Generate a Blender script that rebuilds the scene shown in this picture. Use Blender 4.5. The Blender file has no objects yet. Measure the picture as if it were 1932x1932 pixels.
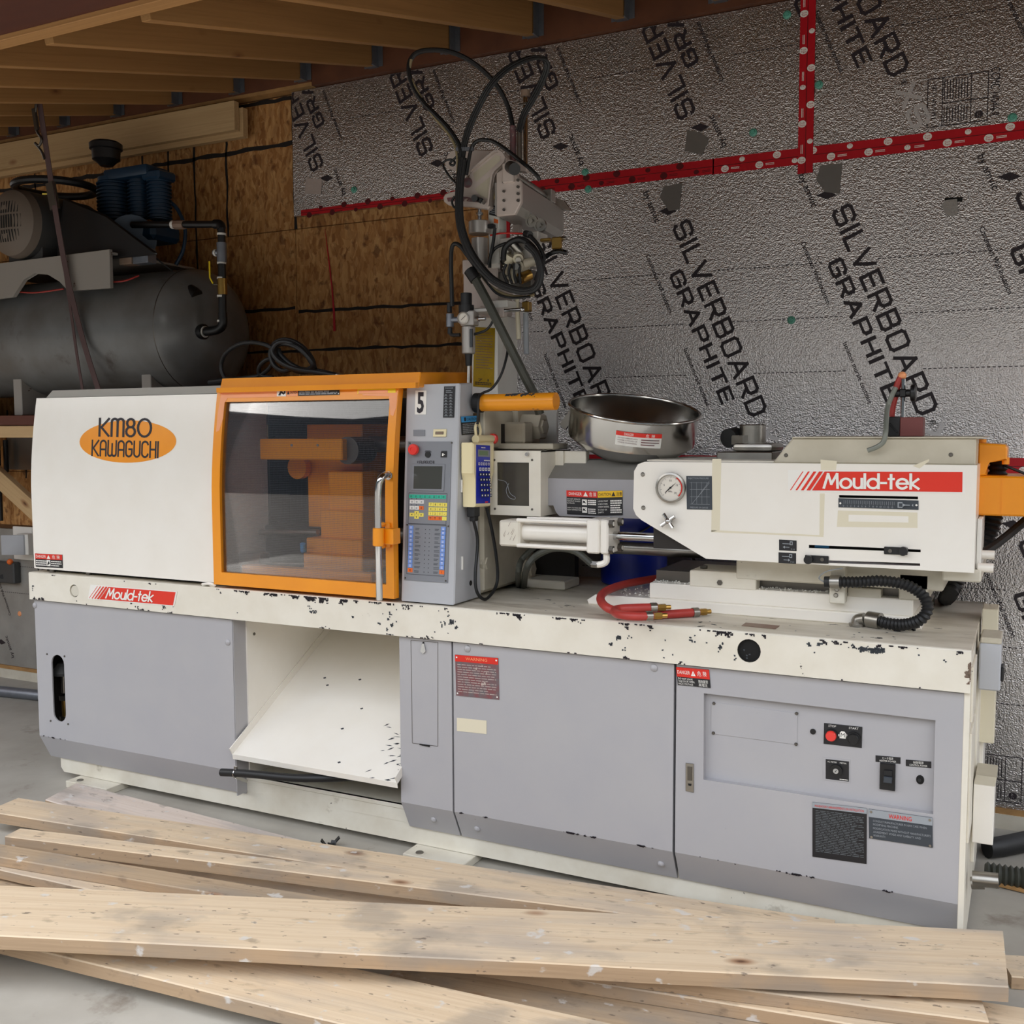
import bpy, bmesh, math, random
from mathutils import Vector, Matrix
random.seed(7)
SC = bpy.context.scene
COL = SC.collection
V = Vector

# ------------------------------------------------------------------ camera
CAM = V((3.7139, -2.9553, 1.47)); YAW, PIT, ROL = .4630, .0782, .0034; FPX = 1961.8; IMG = 1932.0
_f = V((-math.sin(YAW)*math.cos(PIT), math.cos(YAW)*math.cos(PIT), -math.sin(PIT)))
_r = V((math.cos(YAW), math.sin(YAW), 0)); _d = _f.cross(_r)
CR = math.cos(ROL)*_r + math.sin(ROL)*_d; CD = -math.sin(ROL)*_r + math.cos(ROL)*_d
cam = bpy.data.cameras.new('camera'); cam_o = bpy.data.objects.new('camera', cam); COL.objects.link(cam_o)
cam.sensor_width = 36; cam.lens = FPX/IMG*36; cam.clip_start = .05; cam.clip_end = 500
m = Matrix((CR, -CD, -_f)).transposed().to_4x4(); m.translation = CAM; cam_o.matrix_world = m
SC.camera = cam_o
# ------------------------------------------------------------------ light: open sky in front of a lean-to, no lamps in view
w = bpy.data.worlds.new('sky'); SC.world = w; w.use_nodes = True
nt = w.node_tree; nt.nodes.clear()
def wn(t, **k):
    n = nt.nodes.new(t)
    for a, b in k.items(): setattr(n, a, b)
    return n
out = wn('ShaderNodeOutputWorld'); bg = wn('ShaderNodeBackground'); bg.inputs[1].default_value = 1.0
tc = wn('ShaderNodeTexCoord'); sep = wn('ShaderNodeSeparateXYZ'); ramp = wn('ShaderNodeValToRGB')
noi = wn('ShaderNodeTexNoise'); noi.inputs['Scale'].default_value = 2.2; noi.inputs['Detail'].default_value = 5
r2 = wn('ShaderNodeValToRGB'); mx = wn('ShaderNodeMixRGB')
mp = wn('ShaderNodeMapping'); mp.inputs['Scale'].default_value = (1, 1, 2.5)
e = ramp.color_ramp.elements
e[0].position = 0; e[0].color = (.93, .93, .94, 1); e[1].position = .75; e[1].color = (.60, .68, .84, 1)
x = e.new(.3); x.color = (.80, .85, .93, 1)
e = r2.color_ramp.elements; e[0].position = .42; e[1].position = .62
mx.inputs[2].default_value = (1.45, 1.41, 1.34, 1)
L = nt.links.new
L(tc.outputs['Generated'], sep.inputs[0]); L(sep.outputs['Z'], ramp.inputs[0]); L(tc.outputs['Generated'], mp.inputs[0]); L(mp.outputs[0], noi.inputs['Vector'])
L(noi.outputs['Fac'], r2.inputs[0]); L(r2.outputs[0], mx.inputs[0]); L(ramp.outputs[0], mx.inputs[1]); L(mx.outputs[0], bg.inputs[0]); L(bg.outputs[0], out.inputs[0])
sun = bpy.data.lights.new('sun', 'SUN'); sun.energy = 1.2; sun.angle = .01; sun.color = (1, .93, .84)   # behind the building: it lights the yard, the lean-to stays in shade
sun_o = bpy.data.objects.new('sun', sun); COL.objects.link(sun_o); sun_o.rotation_euler = (math.radians(-54), 0, math.radians(-14))
SC.view_settings.view_transform = 'Standard'; SC.view_settings.look = 'None'
SC.view_settings.gamma = 1; SC.view_settings.use_curve_mapping = False
SC.view_settings.exposure = 1.4
try:
    SC.cycles.use_denoising = True; SC.cycles.max_bounces = 8; SC.cycles.diffuse_bounces = 5; SC.cycles.transparent_max_bounces = 12
    SC.cycles.sample_clamp_indirect = 6; SC.cycles.caustics_reflective = False; SC.cycles.caustics_refractive = False
except Exception: pass

# ------------------------------------------------------------------ measuring: a sight line met with a plane of the place
def ray(px, py): return _f + (px-IMG/2)/FPX*CR + (py-IMG/2)/FPX*CD
def PY(px, py, y):
    v = ray(px, py); return CAM + v*((y-CAM.y)/v.y)
def PX(px, py, x):
    v = ray(px, py); return CAM + v*((x-CAM.x)/v.x)
def PZ(px, py, z):
    v = ray(px, py); return CAM + v*((z-CAM.z)/v.z)

# ------------------------------------------------------------------ materials
def lin(h):
    if isinstance(h, tuple): return h
    h = h.lstrip('#'); c = [int(h[i:i+2], 16)/255 for i in (0, 2, 4)]
    return tuple((v/12.92 if v <= .04045 else ((v+.055)/1.055)**2.4) for v in c) + (1,)
MATS = {}
def mat(name, hexc, rough=.5, metal=0, mottle=None, bump=None, chips=None, spec=None, stain=None, coat=0, stretch=(1, 1, 1)):
    """painted / plain surface: mottle=(hex,scale,amount) chips=(hex,scale,threshold) stain=(hex,scale,threshold) bump=(scale,strength)"""
    mt = bpy.data.materials.new(name); mt.use_nodes = True; t = mt.node_tree; n = t.nodes; b = n['Principled BSDF']
    b.inputs['Base Color'].default_value = lin(hexc); b.inputs['Roughness'].default_value = rough; b.inputs['Metallic'].default_value = metal
    if spec is not None: b.inputs['Specular IOR Level'].default_value = spec
    if coat: b.inputs['Coat Weight'].default_value = coat; b.inputs['Coat Roughness'].default_value = .12
    co = None
    if mottle or chips or bump or stain:
        tcn = n.new('ShaderNodeTexCoord'); mpn = n.new('ShaderNodeMapping'); mpn.inputs['Scale'].default_value = stretch
        t.links.new(tcn.outputs['Object'], mpn.inputs[0]); co = mpn.outputs[0]
    cur = None
    def noise(scale, det=4, rgh=.55):
        x = n.new('ShaderNodeTexNoise'); x.inputs['Scale'].default_value = scale; x.inputs['Detail'].default_value = det
        x.inputs['Roughness'].default_value = rgh; t.links.new(co, x.inputs['Vector']); return x.outputs['Fac']
    def over(fac, hx):
        nonlocal cur
        x = n.new('ShaderNodeMixRGB'); t.links.new(fac, x.inputs[0])
        if cur: t.links.new(cur, x.inputs[1])
        else: x.inputs[1].default_value = lin(hexc)
        x.inputs[2].default_value = lin(hx); cur = x.outputs[0]
    def mrange(fac, a, bb, c=0., d=1.):
        x = n.new('ShaderNodeMapRange'); x.inputs[1].default_value = a; x.inputs[2].default_value = bb
        x.inputs[3].default_value = c; x.inputs[4].default_value = d; t.links.new(fac, x.inputs[0]); return x.outputs[0]
    if mottle: over(mrange(noise(mottle[1], 5), .35, .7, 0, mottle[2]), mottle[0])
    if stain: over(mrange(noise(stain[1], 6, .65), stain[2], stain[2]+.12, 0, .75), stain[0])
    if chips: over(mrange(noise(chips[1], 6, .62), chips[2], chips[2]+.015), chips[0])
    if cur: t.links.new(cur, b.inputs['Base Color'])
    if bump:
        x = n.new('ShaderNodeBump'); x.inputs['Strength'].default_value = bump[1]; x.inputs['Distance'].default_value = .004
        t.links.new(noise(bump[0], 3), x.inputs['Height']); t.links.new(x.outputs[0], b.inputs['Normal'])
    MATS[name] = mt; return mt
def wood(name, base, dark, grey=None, scale=1.0, knots=True, stamp=False):
    """lumber with the grain along the object's X"""
    mt = bpy.data.materials.new(name); mt.use_nodes = True; t = mt.node_tree; n = t.nodes; b = n['Principled BSDF']
    b.inputs['Roughness'].default_value = .75
    tcn = n.new('ShaderNodeTexCoord'); oi = n.new('ShaderNodeObjectInfo')
    add = n.new('ShaderNodeVectorMath'); add.operation = 'ADD'; t.links.new(tcn.outputs['Object'], add.inputs[0])
    sc_ = n.new('ShaderNodeVectorMath'); sc_.operation = 'SCALE'; sc_.inputs['Scale'].default_value = 37.
    t.links.new(oi.outputs['Random'], sc_.inputs[0]) if False else None
    cmb = n.new('ShaderNodeCombineXYZ'); ml = n.new('ShaderNodeMath'); ml.operation = 'MULTIPLY'; ml.inputs[1].default_value = 31.
    t.links.new(oi.outputs['Random'], ml.inputs[0]); t.links.new(ml.outputs[0], cmb.inputs[0]); t.links.new(ml.outputs[0], cmb.inputs[2]); t.links.new(cmb.outputs[0], add.inputs[1])
    def mp_(s):
        x = n.new('ShaderNodeMapping'); x.inputs['Scale'].default_value = s; t.links.new(add.outputs[0], x.inputs[0]); return x.outputs[0]
    def nz(v, s, d=4, dist=0.):
        x = n.new('ShaderNodeTexNoise'); x.inputs['Scale'].default_value = s; x.inputs['Detail'].default_value = d; x.inputs['Distortion'].default_value = dist
        t.links.new(v, x.inputs['Vector']); return x.outputs['Fac']
    def mr(f, a, c, lo=0., hi=1.):
        x = n.new('ShaderNodeMapRange'); x.inputs[1].default_value = a; x.inputs[2].default_value = c; x.inputs[3].default_value = lo; x.inputs[4].default_value = hi
        t.links.new(f, x.inputs[0]); return x.outputs[0]
    def mixc(f, a, c):
        x = n.new('ShaderNodeMixRGB'); t.links.new(f, x.inputs[0])
        for i, q in ((1, a), (2, c)):
            if isinstance(q, (str, tuple)): x.inputs[i].default_value = lin(q)
            else: t.links.new(q, x.inputs[i])
        return x.outputs[0]
    wv = n.new('ShaderNodeTexWave'); wv.wave_type = 'BANDS'; wv.bands_direction = 'Y'; wv.inputs['Scale'].default_value = 3.6*scale
    wv.inputs['Distortion'].default_value = 9; wv.inputs['Detail'].default_value = 2; wv.inputs['Detail Scale'].default_value = 1.1
    t.links.new(mp_((.13, 1.6, 1.6)), wv.inputs['Vector'])
    fine = nz(mp_((1.2, 60, 60)), 2.2, 3)
    col = mixc(mr(wv.outputs['Fac'], .6, 1., 0, .15), base, dark)
    col = mixc(mr(fine, .45, .75, 0, .3), col, dark)
    if grey:
        col = mixc(mr(nz(mp_((1.3, 5, 5)), 1.6, 7), .5, .68, 0, .62), col, grey)
        col = mixc(mr(nz(mp_((4, 9, 9)), 3, 9), .62, .72, 0, .4), col, '#4a4038')
    if knots:
        vo = n.new('ShaderNodeTexVoronoi'); vo.inputs['Scale'].default_value = 2.6; t.links.new(mp_((1.0, 2.2, 2.2)), vo.inputs['Vector'])
        col = mixc(mr(vo.outputs['Distance'], .05, .12, .75, 0), col, '#8a5a35'); col = mixc(mr(vo.outputs['Distance'], .02, .05, .8, 0), col, '#4f2d1a')
    if grey:
        col = mixc(mr(nz(mp_((1.6, 2.2, 2.2)), 2.3, 9), .56, .66, 0, .5), col, '#8d857c')
        col = mixc(mr(nz(mp_((3, 4, 4)), 4.5, 8), .64, .69, 0, .75), col, '#d2cfcb')
        col = mixc(mr(nz(mp_((5, 14, 14)), 5, 8), .66, .7, 0, .7), col, '#5d5148')
    t.links.new(col, b.inputs['Base Color'])
    bp = n.new('ShaderNodeBump'); bp.inputs['Strength'].default_value = .25; bp.inputs['Distance'].default_value = .003
    t.links.new(fine, bp.inputs['Height']); t.links.new(bp.outputs[0], b.inputs['Normal'])
    MATS[name] = mt; return mt

# ------------------------------------------------------------------ mesh builder
class B:
    def __init__(s):
        s.bm = bmesh.new(); s.mats = []; s.ci = 0; s.M = None
    def use(s, name):
        if name not in s.mats: s.mats.append(name)
        s.ci = s.mats.index(name); return s
    def _v(s, p):
        p = V(p); return s.bm.verts.new(s.M @ p if s.M else p)
    def face(s, vs):
        try: f = s.bm.faces.new(vs)
        except ValueError: return None
        f.material_index = s.ci; return f
    def poly(s, pts): return s.face([s._v(p) for p in pts])
    def hexa(s, c, bev=0, seg=1):
        """8 corners: bottom ring 0-3, top ring 4-7"""
        vs = [s._v(p) for p in c]; fs = []
        for q in ((3, 2, 1, 0), (4, 5, 6, 7), (0, 1, 5, 4), (1, 2, 6, 5), (2, 3, 7, 6), (3, 0, 4, 7)): fs.append(s.face([vs[i] for i in q]))
        if bev:
            es = list({e for f in fs if f for e in f.edges})
            r = bmesh.ops.bevel(s.bm, geom=es, offset=bev, segments=seg, affect='EDGES', profile=.5, clamp_overlap=True)
            for f in r['faces']: f.material_index = s.ci
        return s
    def box(s, x0, x1, y0, y1, z0, z1, bev=0, seg=1):
        return s.hexa([(x0, y0, z0), (x1, y0, z0), (x1, y1, z0), (x0, y1, z0), (x0, y0, z1), (x1, y0, z1), (x1, y1, z1), (x0, y1, z1)], bev, seg)
    def bar(s, a, b, wd, ht, up=(0, 0, 1), bev=0):
        """rectangular bar from a to b; wd across, ht along 'up'"""
        a, b = V(a), V(b); d = (b-a).normalized(); up = V(up); sd = d.cross(up).normalized(); u = sd.cross(d).normalized()
        q = lambda o, i, j: o + sd*(i*wd/2) + u*(j*ht/2)
        return s.hexa([q(a, 1, -1), q(b, 1, -1), q(b, -1, -1), q(a, -1, -1), q(a, 1, 1), q(b, 1, 1), q(b, -1, 1), q(a, -1, 1)], bev)
    def prism(s, pts, ext, bev=0):
        """planar outline pushed along ext"""
        ext = V(ext); a = [s._v(p) for p in pts]; b = [s._v(V(p)+ext) for p in pts]; n = len(pts); fs = []
        fs.append(s.face(list(reversed(a)))); fs.append(s.face(b))
        for i in range(n): fs.append(s.face([a[i], a[(i+1) % n], b[(i+1) % n], b[i]]))
        if bev:
            es = list({e for f in fs[:2] if f for e in f.edges})
            r = bmesh.ops.bevel(s.bm, geom=es, offset=bev, segments=1, affect='EDGES', clamp_overlap=True)
            for f in r['faces']: f.material_index = s.ci
        return s
    def plate(s, outer, holes, ext):
        """flat sheet with holes, pushed along ext"""
        ext = V(ext); loops = [outer]+list(holes)
        for off in (V((0, 0, 0)), ext):
            es = []
            for lp in loops:
                vs = [s._v(V(p)+off) for p in lp]
                for i in range(len(vs)): es.append(s.bm.edges.new((vs[i], vs[(i+1) % len(vs)])))
            r = bmesh.ops.triangle_fill(s.bm, edges=es, use_beauty=True)
            for g in r['geom']:
                if isinstance(g, bmesh.types.BMFace): g.material_index = s.ci
        for lp in loops:
            n = len(lp)
            for i in range(n):
                s.poly([lp[i], lp[(i+1) % n], V(lp[(i+1) % n])+ext, V(lp[i])+ext])
        return s
    def rings(s, rings, closed=False, caps=True):
        n = len(rings[0]); R = [[s._v(p) for p in r] for r in rings]
        for k in range(len(R)-(0 if closed else 1)):
            a, b = R[k], R[(k+1) % len(R)]
            for i in range(n): s.face([a[i], a[(i+1) % n], b[(i+1) % n], b[i]])
        if caps and not closed: s.face(list(reversed(R[0]))); s.face(R[-1])
        return s
    def lathe(s, o, d, prof, n=24, caps=True, up=None):
        """prof: (radius, height along d)"""
        o, d = V(o), V(d).normalized(); a = V(up) if up else (V((0, 0, 1)) if abs(d.z) < .9 else V((1, 0, 0))); u = d.cross(a).normalized(); v = d.cross(u)
        return s.rings([[o+d*h+(u*math.cos(2*math.pi*i/n)+v*math.sin(2*math.pi*i/n))*max(r, 1e-4) for i in range(n)] for r, h in prof], caps=caps)
    def cyl(s, a, b, r, r2=None, n=16, bev=0):
        a, b = V(a), V(b); L_ = (b-a).length; r2 = r if r2 is None else r2
        pr = [(r-bev, 0), (r, bev), (r2, L_-bev), (r2-bev, L_)] if bev else [(r, 0), (r2, L_)]
        return s.lathe(a, b-a, pr, n)
    def tube(s, pts, r, n=8, sub=5, closed=False, rib=None):
        P = [V(p) for p in pts]
        if sub > 1 and len(P) > 2: P = smooth(P, sub, closed)
        if rib:   # ribbed hose: resample at even steps and alternate the radius
            P = resample(P, rib/2)
        rg = []; N = len(P); prev = None
        for i in range(N):
            a = P[(i-1) % N] if closed or i > 0 else P[i]; b = P[(i+1) % N] if closed or i < N-1 else P[i]
            t = (b-a).normalized()
            if prev is None:
                ax = V((0, 0, 1)) if abs(t.z) < .9 else V((1, 0, 0)); u = t.cross(ax).normalized()
            else: u = (prev-t*prev.dot(t)).normalized()
            prev = u; v = t.cross(u); rr = r(i/(N-1)) if callable(r) else r
            if rib: rr *= (1.0 if i % 2 else .76)
            rg.append([P[i]+(u*math.cos(2*math.pi*k/n)+v*math.sin(2*math.pi*k/n))*rr for k in range(n)])
        return s.rings(rg, closed=closed)
    def ball(s, c, r, sc=(1, 1, 1), n=12):
        c = V(c); rg = []
        for j in range(n//2+1):
            th = math.pi*j/(n//2); rr = max(math.sin(th), .02)
            rg.append([c+V((math.cos(2*math.pi*i/n)*rr*r*sc[0], math.sin(2*math.pi*i/n)*rr*r*sc[1], -math.cos(th)*r*sc[2])) for i in range(n)])
        return s.rings(rg)
    def done(s, name, parent=None, m=None, ang=35, link=True):
        bmesh.ops.recalc_face_normals(s.bm, faces=s.bm.faces[:])
        me = bpy.data.meshes.new(name)
        ca = math.radians(ang)
        for f in s.bm.faces: f.smooth = True
        for e in s.bm.edges:
            e.smooth = (len(e.link_faces) == 2 and e.calc_face_angle(3.2) < ca)
        s.bm.to_mesh(me); s.bm.free()
        for k in (s.mats or [m]): me.materials.append(MATS[k])
        return place(name, me, parent)
def place(name, me, parent=None):
    o = bpy.data.objects.new(name, me); COL.objects.link(o)
    if parent is not None:
        o.parent = parent; q = parent; mt = Matrix.Identity(4)
        while q is not None: mt = q.matrix_basis if False else mt; q = None
        o.matrix_parent_inverse = WORLD[parent.name].inverted(); WORLD[o.name] = Matrix.Identity(4)
    else: WORLD[o.name] = Matrix.Identity(4)
    return o
WORLD = {}
def smooth(P, sub, closed=False):
    n = len(P); out = []
    for i in range(n if closed else n-1):
        p1, p2 = P[i], P[(i+1) % n]
        p0 = P[(i-1) % n] if closed or i > 0 else p1*2-p2
        p3 = P[(i+2) % n] if closed or i < n-2 else p2*2-p1
        for k in range(sub):
            t = k/sub
            out.append(.5*((2*p1)+(p2-p0)*t+(2*p0-5*p1+4*p2-p3)*t*t+(3*p1-p0-3*p2+p3)*t**3))
    if not closed: out.append(P[-1])
    return out
def resample(P, step):
    out = [P[0]]; acc = 0
    for a, b in zip(P, P[1:]):
        L_ = (b-a).length; t = step-acc
        while t <= L_: out.append(a+(b-a)*(t/L_)); t += step
        acc = (acc+L_) % step if L_ else acc
    return out
def empty(name, loc, label, cat, group=None):
    o = bpy.data.objects.new(name, None); COL.objects.link(o); o.location = V(loc); o.empty_display_size = .1
    WORLD[o.name] = Matrix.Translation(V(loc)); return tag(o, label, cat, group)
def tag(o, label=None, cat=None, group=None, kind=None):
    if label: o['label'] = label
    if cat: o['category'] = cat
    if group: o['group'] = group
    if kind: o['kind'] = kind
    return o
def struct(o): o['kind'] = 'structure'; return o
def lab(o, t): o['label'] = t; return o
def circle(c, r, u, v, n=20): c, u, v = V(c), V(u), V(v); return [c+u*r*math.cos(2*math.pi*i/n)+v*r*math.sin(2*math.pi*i/n) for i in range(n)]
EX, EY, EZ = V((1, 0, 0)), V((0, 1, 0)), V((0, 0, 1))

# ------------------------------------------------------------------ lettering
_tc = {}
def font_poly(txt, weight=0.):
    """(list of polygons in 2D, width) of the built-in font at cap size about 1"""
    k = (txt, weight)
    if k in _tc: return _tc[k]
    cu = bpy.data.curves.new('t', 'FONT'); cu.body = txt; cu.size = 1.46; cu.resolution_u = 2; cu.offset = weight
    ob = bpy.data.objects.new('t', cu); me = ob.to_mesh()
    ps = [[(me.vertices[i].co.x, me.vertices[i].co.y) for i in p.vertices] for p in me.polygons]
    ob.to_mesh_clear(); bpy.data.objects.remove(ob); bpy.data.curves.remove(cu)
    xs = [q[0] for p in ps for q in p] or [0, 1]
    x0 = min(xs); ps = [[(x-x0, y) for x, y in p] for p in ps]
    _tc[k] = (ps, max(xs)-x0); return _tc[k]
def _arc(cx, cy, rx, ry, a0, a1, n=8): return [(cx+rx*math.cos(math.radians(a0+(a1-a0)*i/n)), cy+ry*math.sin(math.radians(a0+(a1-a0)*i/n))) for i in range(n+1)]
W_ = .74; Cc = .13
SQ = {  # squarish wide stroke letters
 'S': [[(W_, .8), (W_, 1-Cc), (W_-Cc, 1), (Cc, 1), (0, 1-Cc), (0, .5+Cc*.6), (Cc*.6, .5), (W_-Cc*.6, .5), (W_, .5-Cc*.6), (W_, Cc), (W_-Cc, 0), (Cc, 0), (0, Cc), (0, .2)]],
 'I': [[(0, 0), (0, 1)]], 'L': [[(0, 1), (0, 0), (W_*.8, 0)]], 'V': [[(0, 1), (W_*.55, 0), (W_*1.1, 1)]],
 'E': [[(W_*.88, 1), (0, 1), (0, 0), (W_*.88, 0)], [(0, .5), (W_*.8, .5)]],
 'R': [[(0, 0), (0, 1), (W_-Cc, 1), (W_, 1-Cc), (W_, .42+Cc), (W_-Cc, .42), (0, .42)], [(W_*.5, .42), (W_, 0)]],
 'B': [[(0, 0), (0, 1), (W_-Cc, 1), (W_-.03, 1-Cc), (W_-.03, .52+Cc*.7), (W_-Cc, .52), (0, .52)], [(W_-Cc, .52), (W_, .52-Cc*.7), (W_, Cc), (W_-Cc, 0), (0, 0)]],
 'O': [[(Cc, 0), (W_-Cc, 0), (W_, Cc), (W_, 1-Cc), (W_-Cc, 1), (Cc, 1), (0, 1-Cc), (0, Cc), (Cc, 0)]],
 'A': [[(0, 0), (W_*.56, 1), (W_*1.12, 0)], [(W_*.2, .32), (W_*.92, .32)]],
 'D': [[(0, 0), (0, 1), (W_-Cc*1.5, 1), (W_, 1-Cc*1.5), (W_, Cc*1.5), (W_-Cc*1.5, 0), (0, 0)]],
 'G': [[(W_, .8), (W_, 1-Cc), (W_-Cc, 1), (Cc, 1), (0, 1-Cc), (0, Cc), (Cc, 0), (W_-Cc, 0), (W_, Cc), (W_, .48), (W_*.5, .48)]],
 'P': [[(0, 0), (0, 1), (W_-Cc, 1), (W_, 1-Cc), (W_, .42+Cc), (W_-Cc, .42), (0, .42)]],
 'H': [[(0, 0), (0, 1)], [(W_, 0), (W_, 1)], [(0, .5), (W_, .5)]], 'T': [[(0, 1), (W_*1.05, 1)], [(W_*.52, 0), (W_*.52, 1)]],
 'X': [[(0, 0), (W_, 1)], [(0, 1), (W_, 0)]]}
_h = .5
RD = {  # thin rounded stroke letters
 'K': [[(0, 0), (0, 1)], [(.5, 1), (.1, .5), (.5, 0)]], 'H': [[(0, 0), (0, 1)], [(.42, 0), (.42, 1)], [(0, .5), (.42, .5)]], 'I': [[(0, 0), (0, 1)]],
 'A': [[(0, 0), (0, .75)]+_arc(.22, .77, .22, .23, 180, 0)+[(.44, 0)], [(0, .42), (.44, .42)]],
 'W': [[(0, 1), (0, .2)]+_arc(.16, .18, .16, .18, 180, 360)+[(.32, .8)], [(.32, .2)]+_arc(.48, .18, .16, .18, 180, 360)+[(.64, 1)]],
 'G': [_arc(.23, .76, .23, .24, 15, 180)+[(0, .24)]+_arc(.23, .24, .23, .24, 180, 360)+[(.46, .48), (.24, .48)]],
 'U': [[(0, 1), (0, .25)]+_arc(.22, .24, .22, .24, 180, 360)+[(.44, 1)]],
 'C': [_arc(.23, .76, .23, .24, 15, 180)+[(0, .24)]+_arc(.23, .24, .23, .24, 180, 345)],
 'M': [[(0, 0), (0, .8)]+_arc(.16, .82, .16, .18, 180, 0)+[(.32, 0)], [(.32, .8)]+_arc(.48, .82, .16, .18, 180, 0)+[(.64, 0)]],
 '8': [_arc(.22, .76, .19, .24, 0, 360, 14), _arc(.22, .27, .23, .27, 0, 360, 14)], '0': [_arc(.34, .5, .34, .5, 0, 360, 20)]}
AG = {  # geometric sans for the red stickers
 'M': [[(0, 0), (.24, 1), (.43, .28), (.76, 1), (.80, 0)]], 'o': [_arc(.3, .33, .3, .33, 0, 360, 18)], 'u': [[(0, .66), (0, .25)]+_arc(.22, .23, .22, .23, 180, 360)+[(.44, .66)], [(.44, .3), (.44, 0)]],
 'l': [[(0, 0), (0, 1)]], 'd': [_arc(.3, .33, .3, .33, 0, 360, 18), [(.6, 0), (.6, 1)]], '-': [[(0, .38), (.24, .38)]], 't': [[(.12, 0), (.12, .95)], [(0, .66), (.26, .66)]],
 'e': [[(.02, .34), (.6, .34)]+_arc(.31, .33, .29, .33, 0, 320, 16)], 'k': [[(0, 0), (0, 1)], [(.4, .66), (.04, .32), (.42, 0)]]}
def stroke_poly(txt, table, t, gap):
    ps = []; x = 0
    for ch in txt:
        if ch == ' ': x += .6; continue
        g = table[ch]; wd = max(p[0] for l_ in g for p in l_)
        for l_ in g:
            for (ax, ay), (bx, by) in zip(l_, l_[1:]):
                dx, dy = bx-ax, by-ay; L_ = math.hypot(dx, dy) or 1; dx, dy = dx/L_*t/2, dy/L_*t/2
                k = .9
                ps.append([(x+ax-dx*k-dy, ay-dy*k+dx), (x+ax-dx*k+dy, ay-dy*k-dx), (x+bx+dx*k+dy, by+dy*k-dx), (x+bx+dx*k-dy, by+dy*k+dx)])
        x += wd+gap
    return ps, x-gap
def put(b, polys, o, u, v, h, wd=None, natural=None, slant=0.):
    """draw 2D letter polygons at o with axes u, v and height h (and squeezed to width wd)"""
    o, u, v = V(o), V(u), V(v); sx = h if wd is None else wd/natural
    n_ = u.cross(v).normalized()*6e-6
    for i, p in enumerate(polys): b.poly([o+n_*i+u*((x+slant*y)*sx if wd is None else x*sx+slant*y*h)+v*(y*h) for x, y in p])
def text(b, txt, o, u, v, h, wd=None, align='l', weight=0., slant=0.):
    ps, w_ = font_poly(txt, weight); W2 = wd if wd else w_*h
    o = V(o)-V(u)*(W2/2 if align == 'c' else W2 if align == 'r' else 0)
    put(b, ps, o, u, v, h, wd, w_, slant)
class Sign:
    """a flat printed plate: origin at its lower left corner, 0..W along u, 0..H along v, facing n"""
    def __init__(s, corner_ll, corner_lr, corner_ul, bg, thick=.0015, bev=True):
        o, a, c = V(corner_ll), V(corner_lr), V(corner_ul); s.o = o; s.W = (a-o).length; s.H = (c-o).length
        s.u = (a-o).normalized(); s.v = (c-o).normalized(); s.n = s.u.cross(s.v).normalized(); s.b = B(); s.k = 0
        s.t = thick; s.b.use(bg); s.v = s.n.cross(s.u).normalized() if False else s.v
        s.b.prism([s.p(0, 0, 0), s.p(1, 0, 0), s.p(1, 1, 0), s.p(0, 1, 0)], s.n*thick)
    def p(s, x, y, z=None): return s.o+s.u*(x*s.W)+s.v*(y*s.H)+s.n*(s.t+.0006+s.k*.0002 if z is None else z)
    def rect(s, m_, x0, y0, x1, y1):
        s.k += 1; s.b.use(m_); s.b.poly([s.p(x0, y0), s.p(x1, y0), s.p(x1, y1), s.p(x0, y1)]); return s
    def poly(s, m_, pts): s.k += 1; s.b.use(m_); s.b.poly([s.p(*q) for q in pts]); return s
    def txt(s, m_, t, x, y, h, wd=None, align='l', weight=0., slant=0.):
        s.k += 1; s.b.use(m_); text(s.b, t, s.p(x, y), s.u, s.v, h*s.H, wd*s.W if wd else None, align, weight, slant); return s
    def lines(s, m_, x0, y0, x1, y1, n, fill=.55, seed=1):
        """rows of print too small to read: broken bars"""
        s.k += 1; s.b.use(m_); rnd = random.Random(seed); dy = (y1-y0)/n
        for i in range(n):
            y = y1-(i+1)*dy+dy*(1-fill)/2; x = x0; end = x1-(rnd.random()*.25*(x1-x0) if rnd.random() < .4 else 0)
            while x < end-.01:
                l_ = (x1-x0)*rnd.uniform(.05, .16); e_ = min(x+l_, end)
                s.b.poly([s.p(x, y), s.p(e_, y), s.p(e_, y+dy*fill), s.p(x, y+dy*fill)]); x = e_+(x1-x0)*.02
        return s
    def dots(s, m_, pts, r):
        s.k += 1; s.b.use(m_)
        for x, y in pts: s.b.poly(circle(s.p(x, y), r, s.u, s.v, 10))
        return s
    def done(s, name, parent): return s.b.done(name, parent)
# ------------------------------------------------------------------ materials of the place
mat('cream', '#f4f0e8', .28, mottle=('#e8e1d4', 6, .3), coat=.3)
mat('cream_worn', '#ebe6d9', .42, mottle=('#d8d0be', 9, .45), chips=('#3d3631', 16, .70), stain=('#8f8168', 5, .66))
mat('deck', '#d9d2c3', .55, mottle=('#b5ab98', 8, .8), chips=('#3b352f', 11, .66), stain=('#8b7f6c', 3.2, .57), stretch=(.55, 1.6, 1))
mat('cream_dirty', '#dedacd', .5, mottle=('#c2b9a6', 7, .6), stain=('#7d6f58', 6, .64), chips=('#3b342c', 20, .69))
mat('beige', '#c9c2b0', .45, mottle=('#aaa28d', 9, .5))
mat('panel_grey', '#b1b0b3', .38, mottle=('#a6a6ae', 5, .4), chips=('#4b4a4c', 26, .735))
mat('lid_grey', '#b9b6ae', .45)
mat('orange', '#f59b17', .35, mottle=('#e88c12', 6, .5), coat=.2)
mat('orange_chipped', '#f09a1c', .35, chips=('#2b2a2c', 14, .62), stretch=(.5, 1, 1))
mat('orange_pale', '#f7a878', .4, mottle=('#f4a060', 9, .5))
mat('yellow', '#f2d31a', .4)
mat('yellow_plate', '#b08f12', .3, metal=.3, mottle=('#8d7413', 20, .6))
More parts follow.
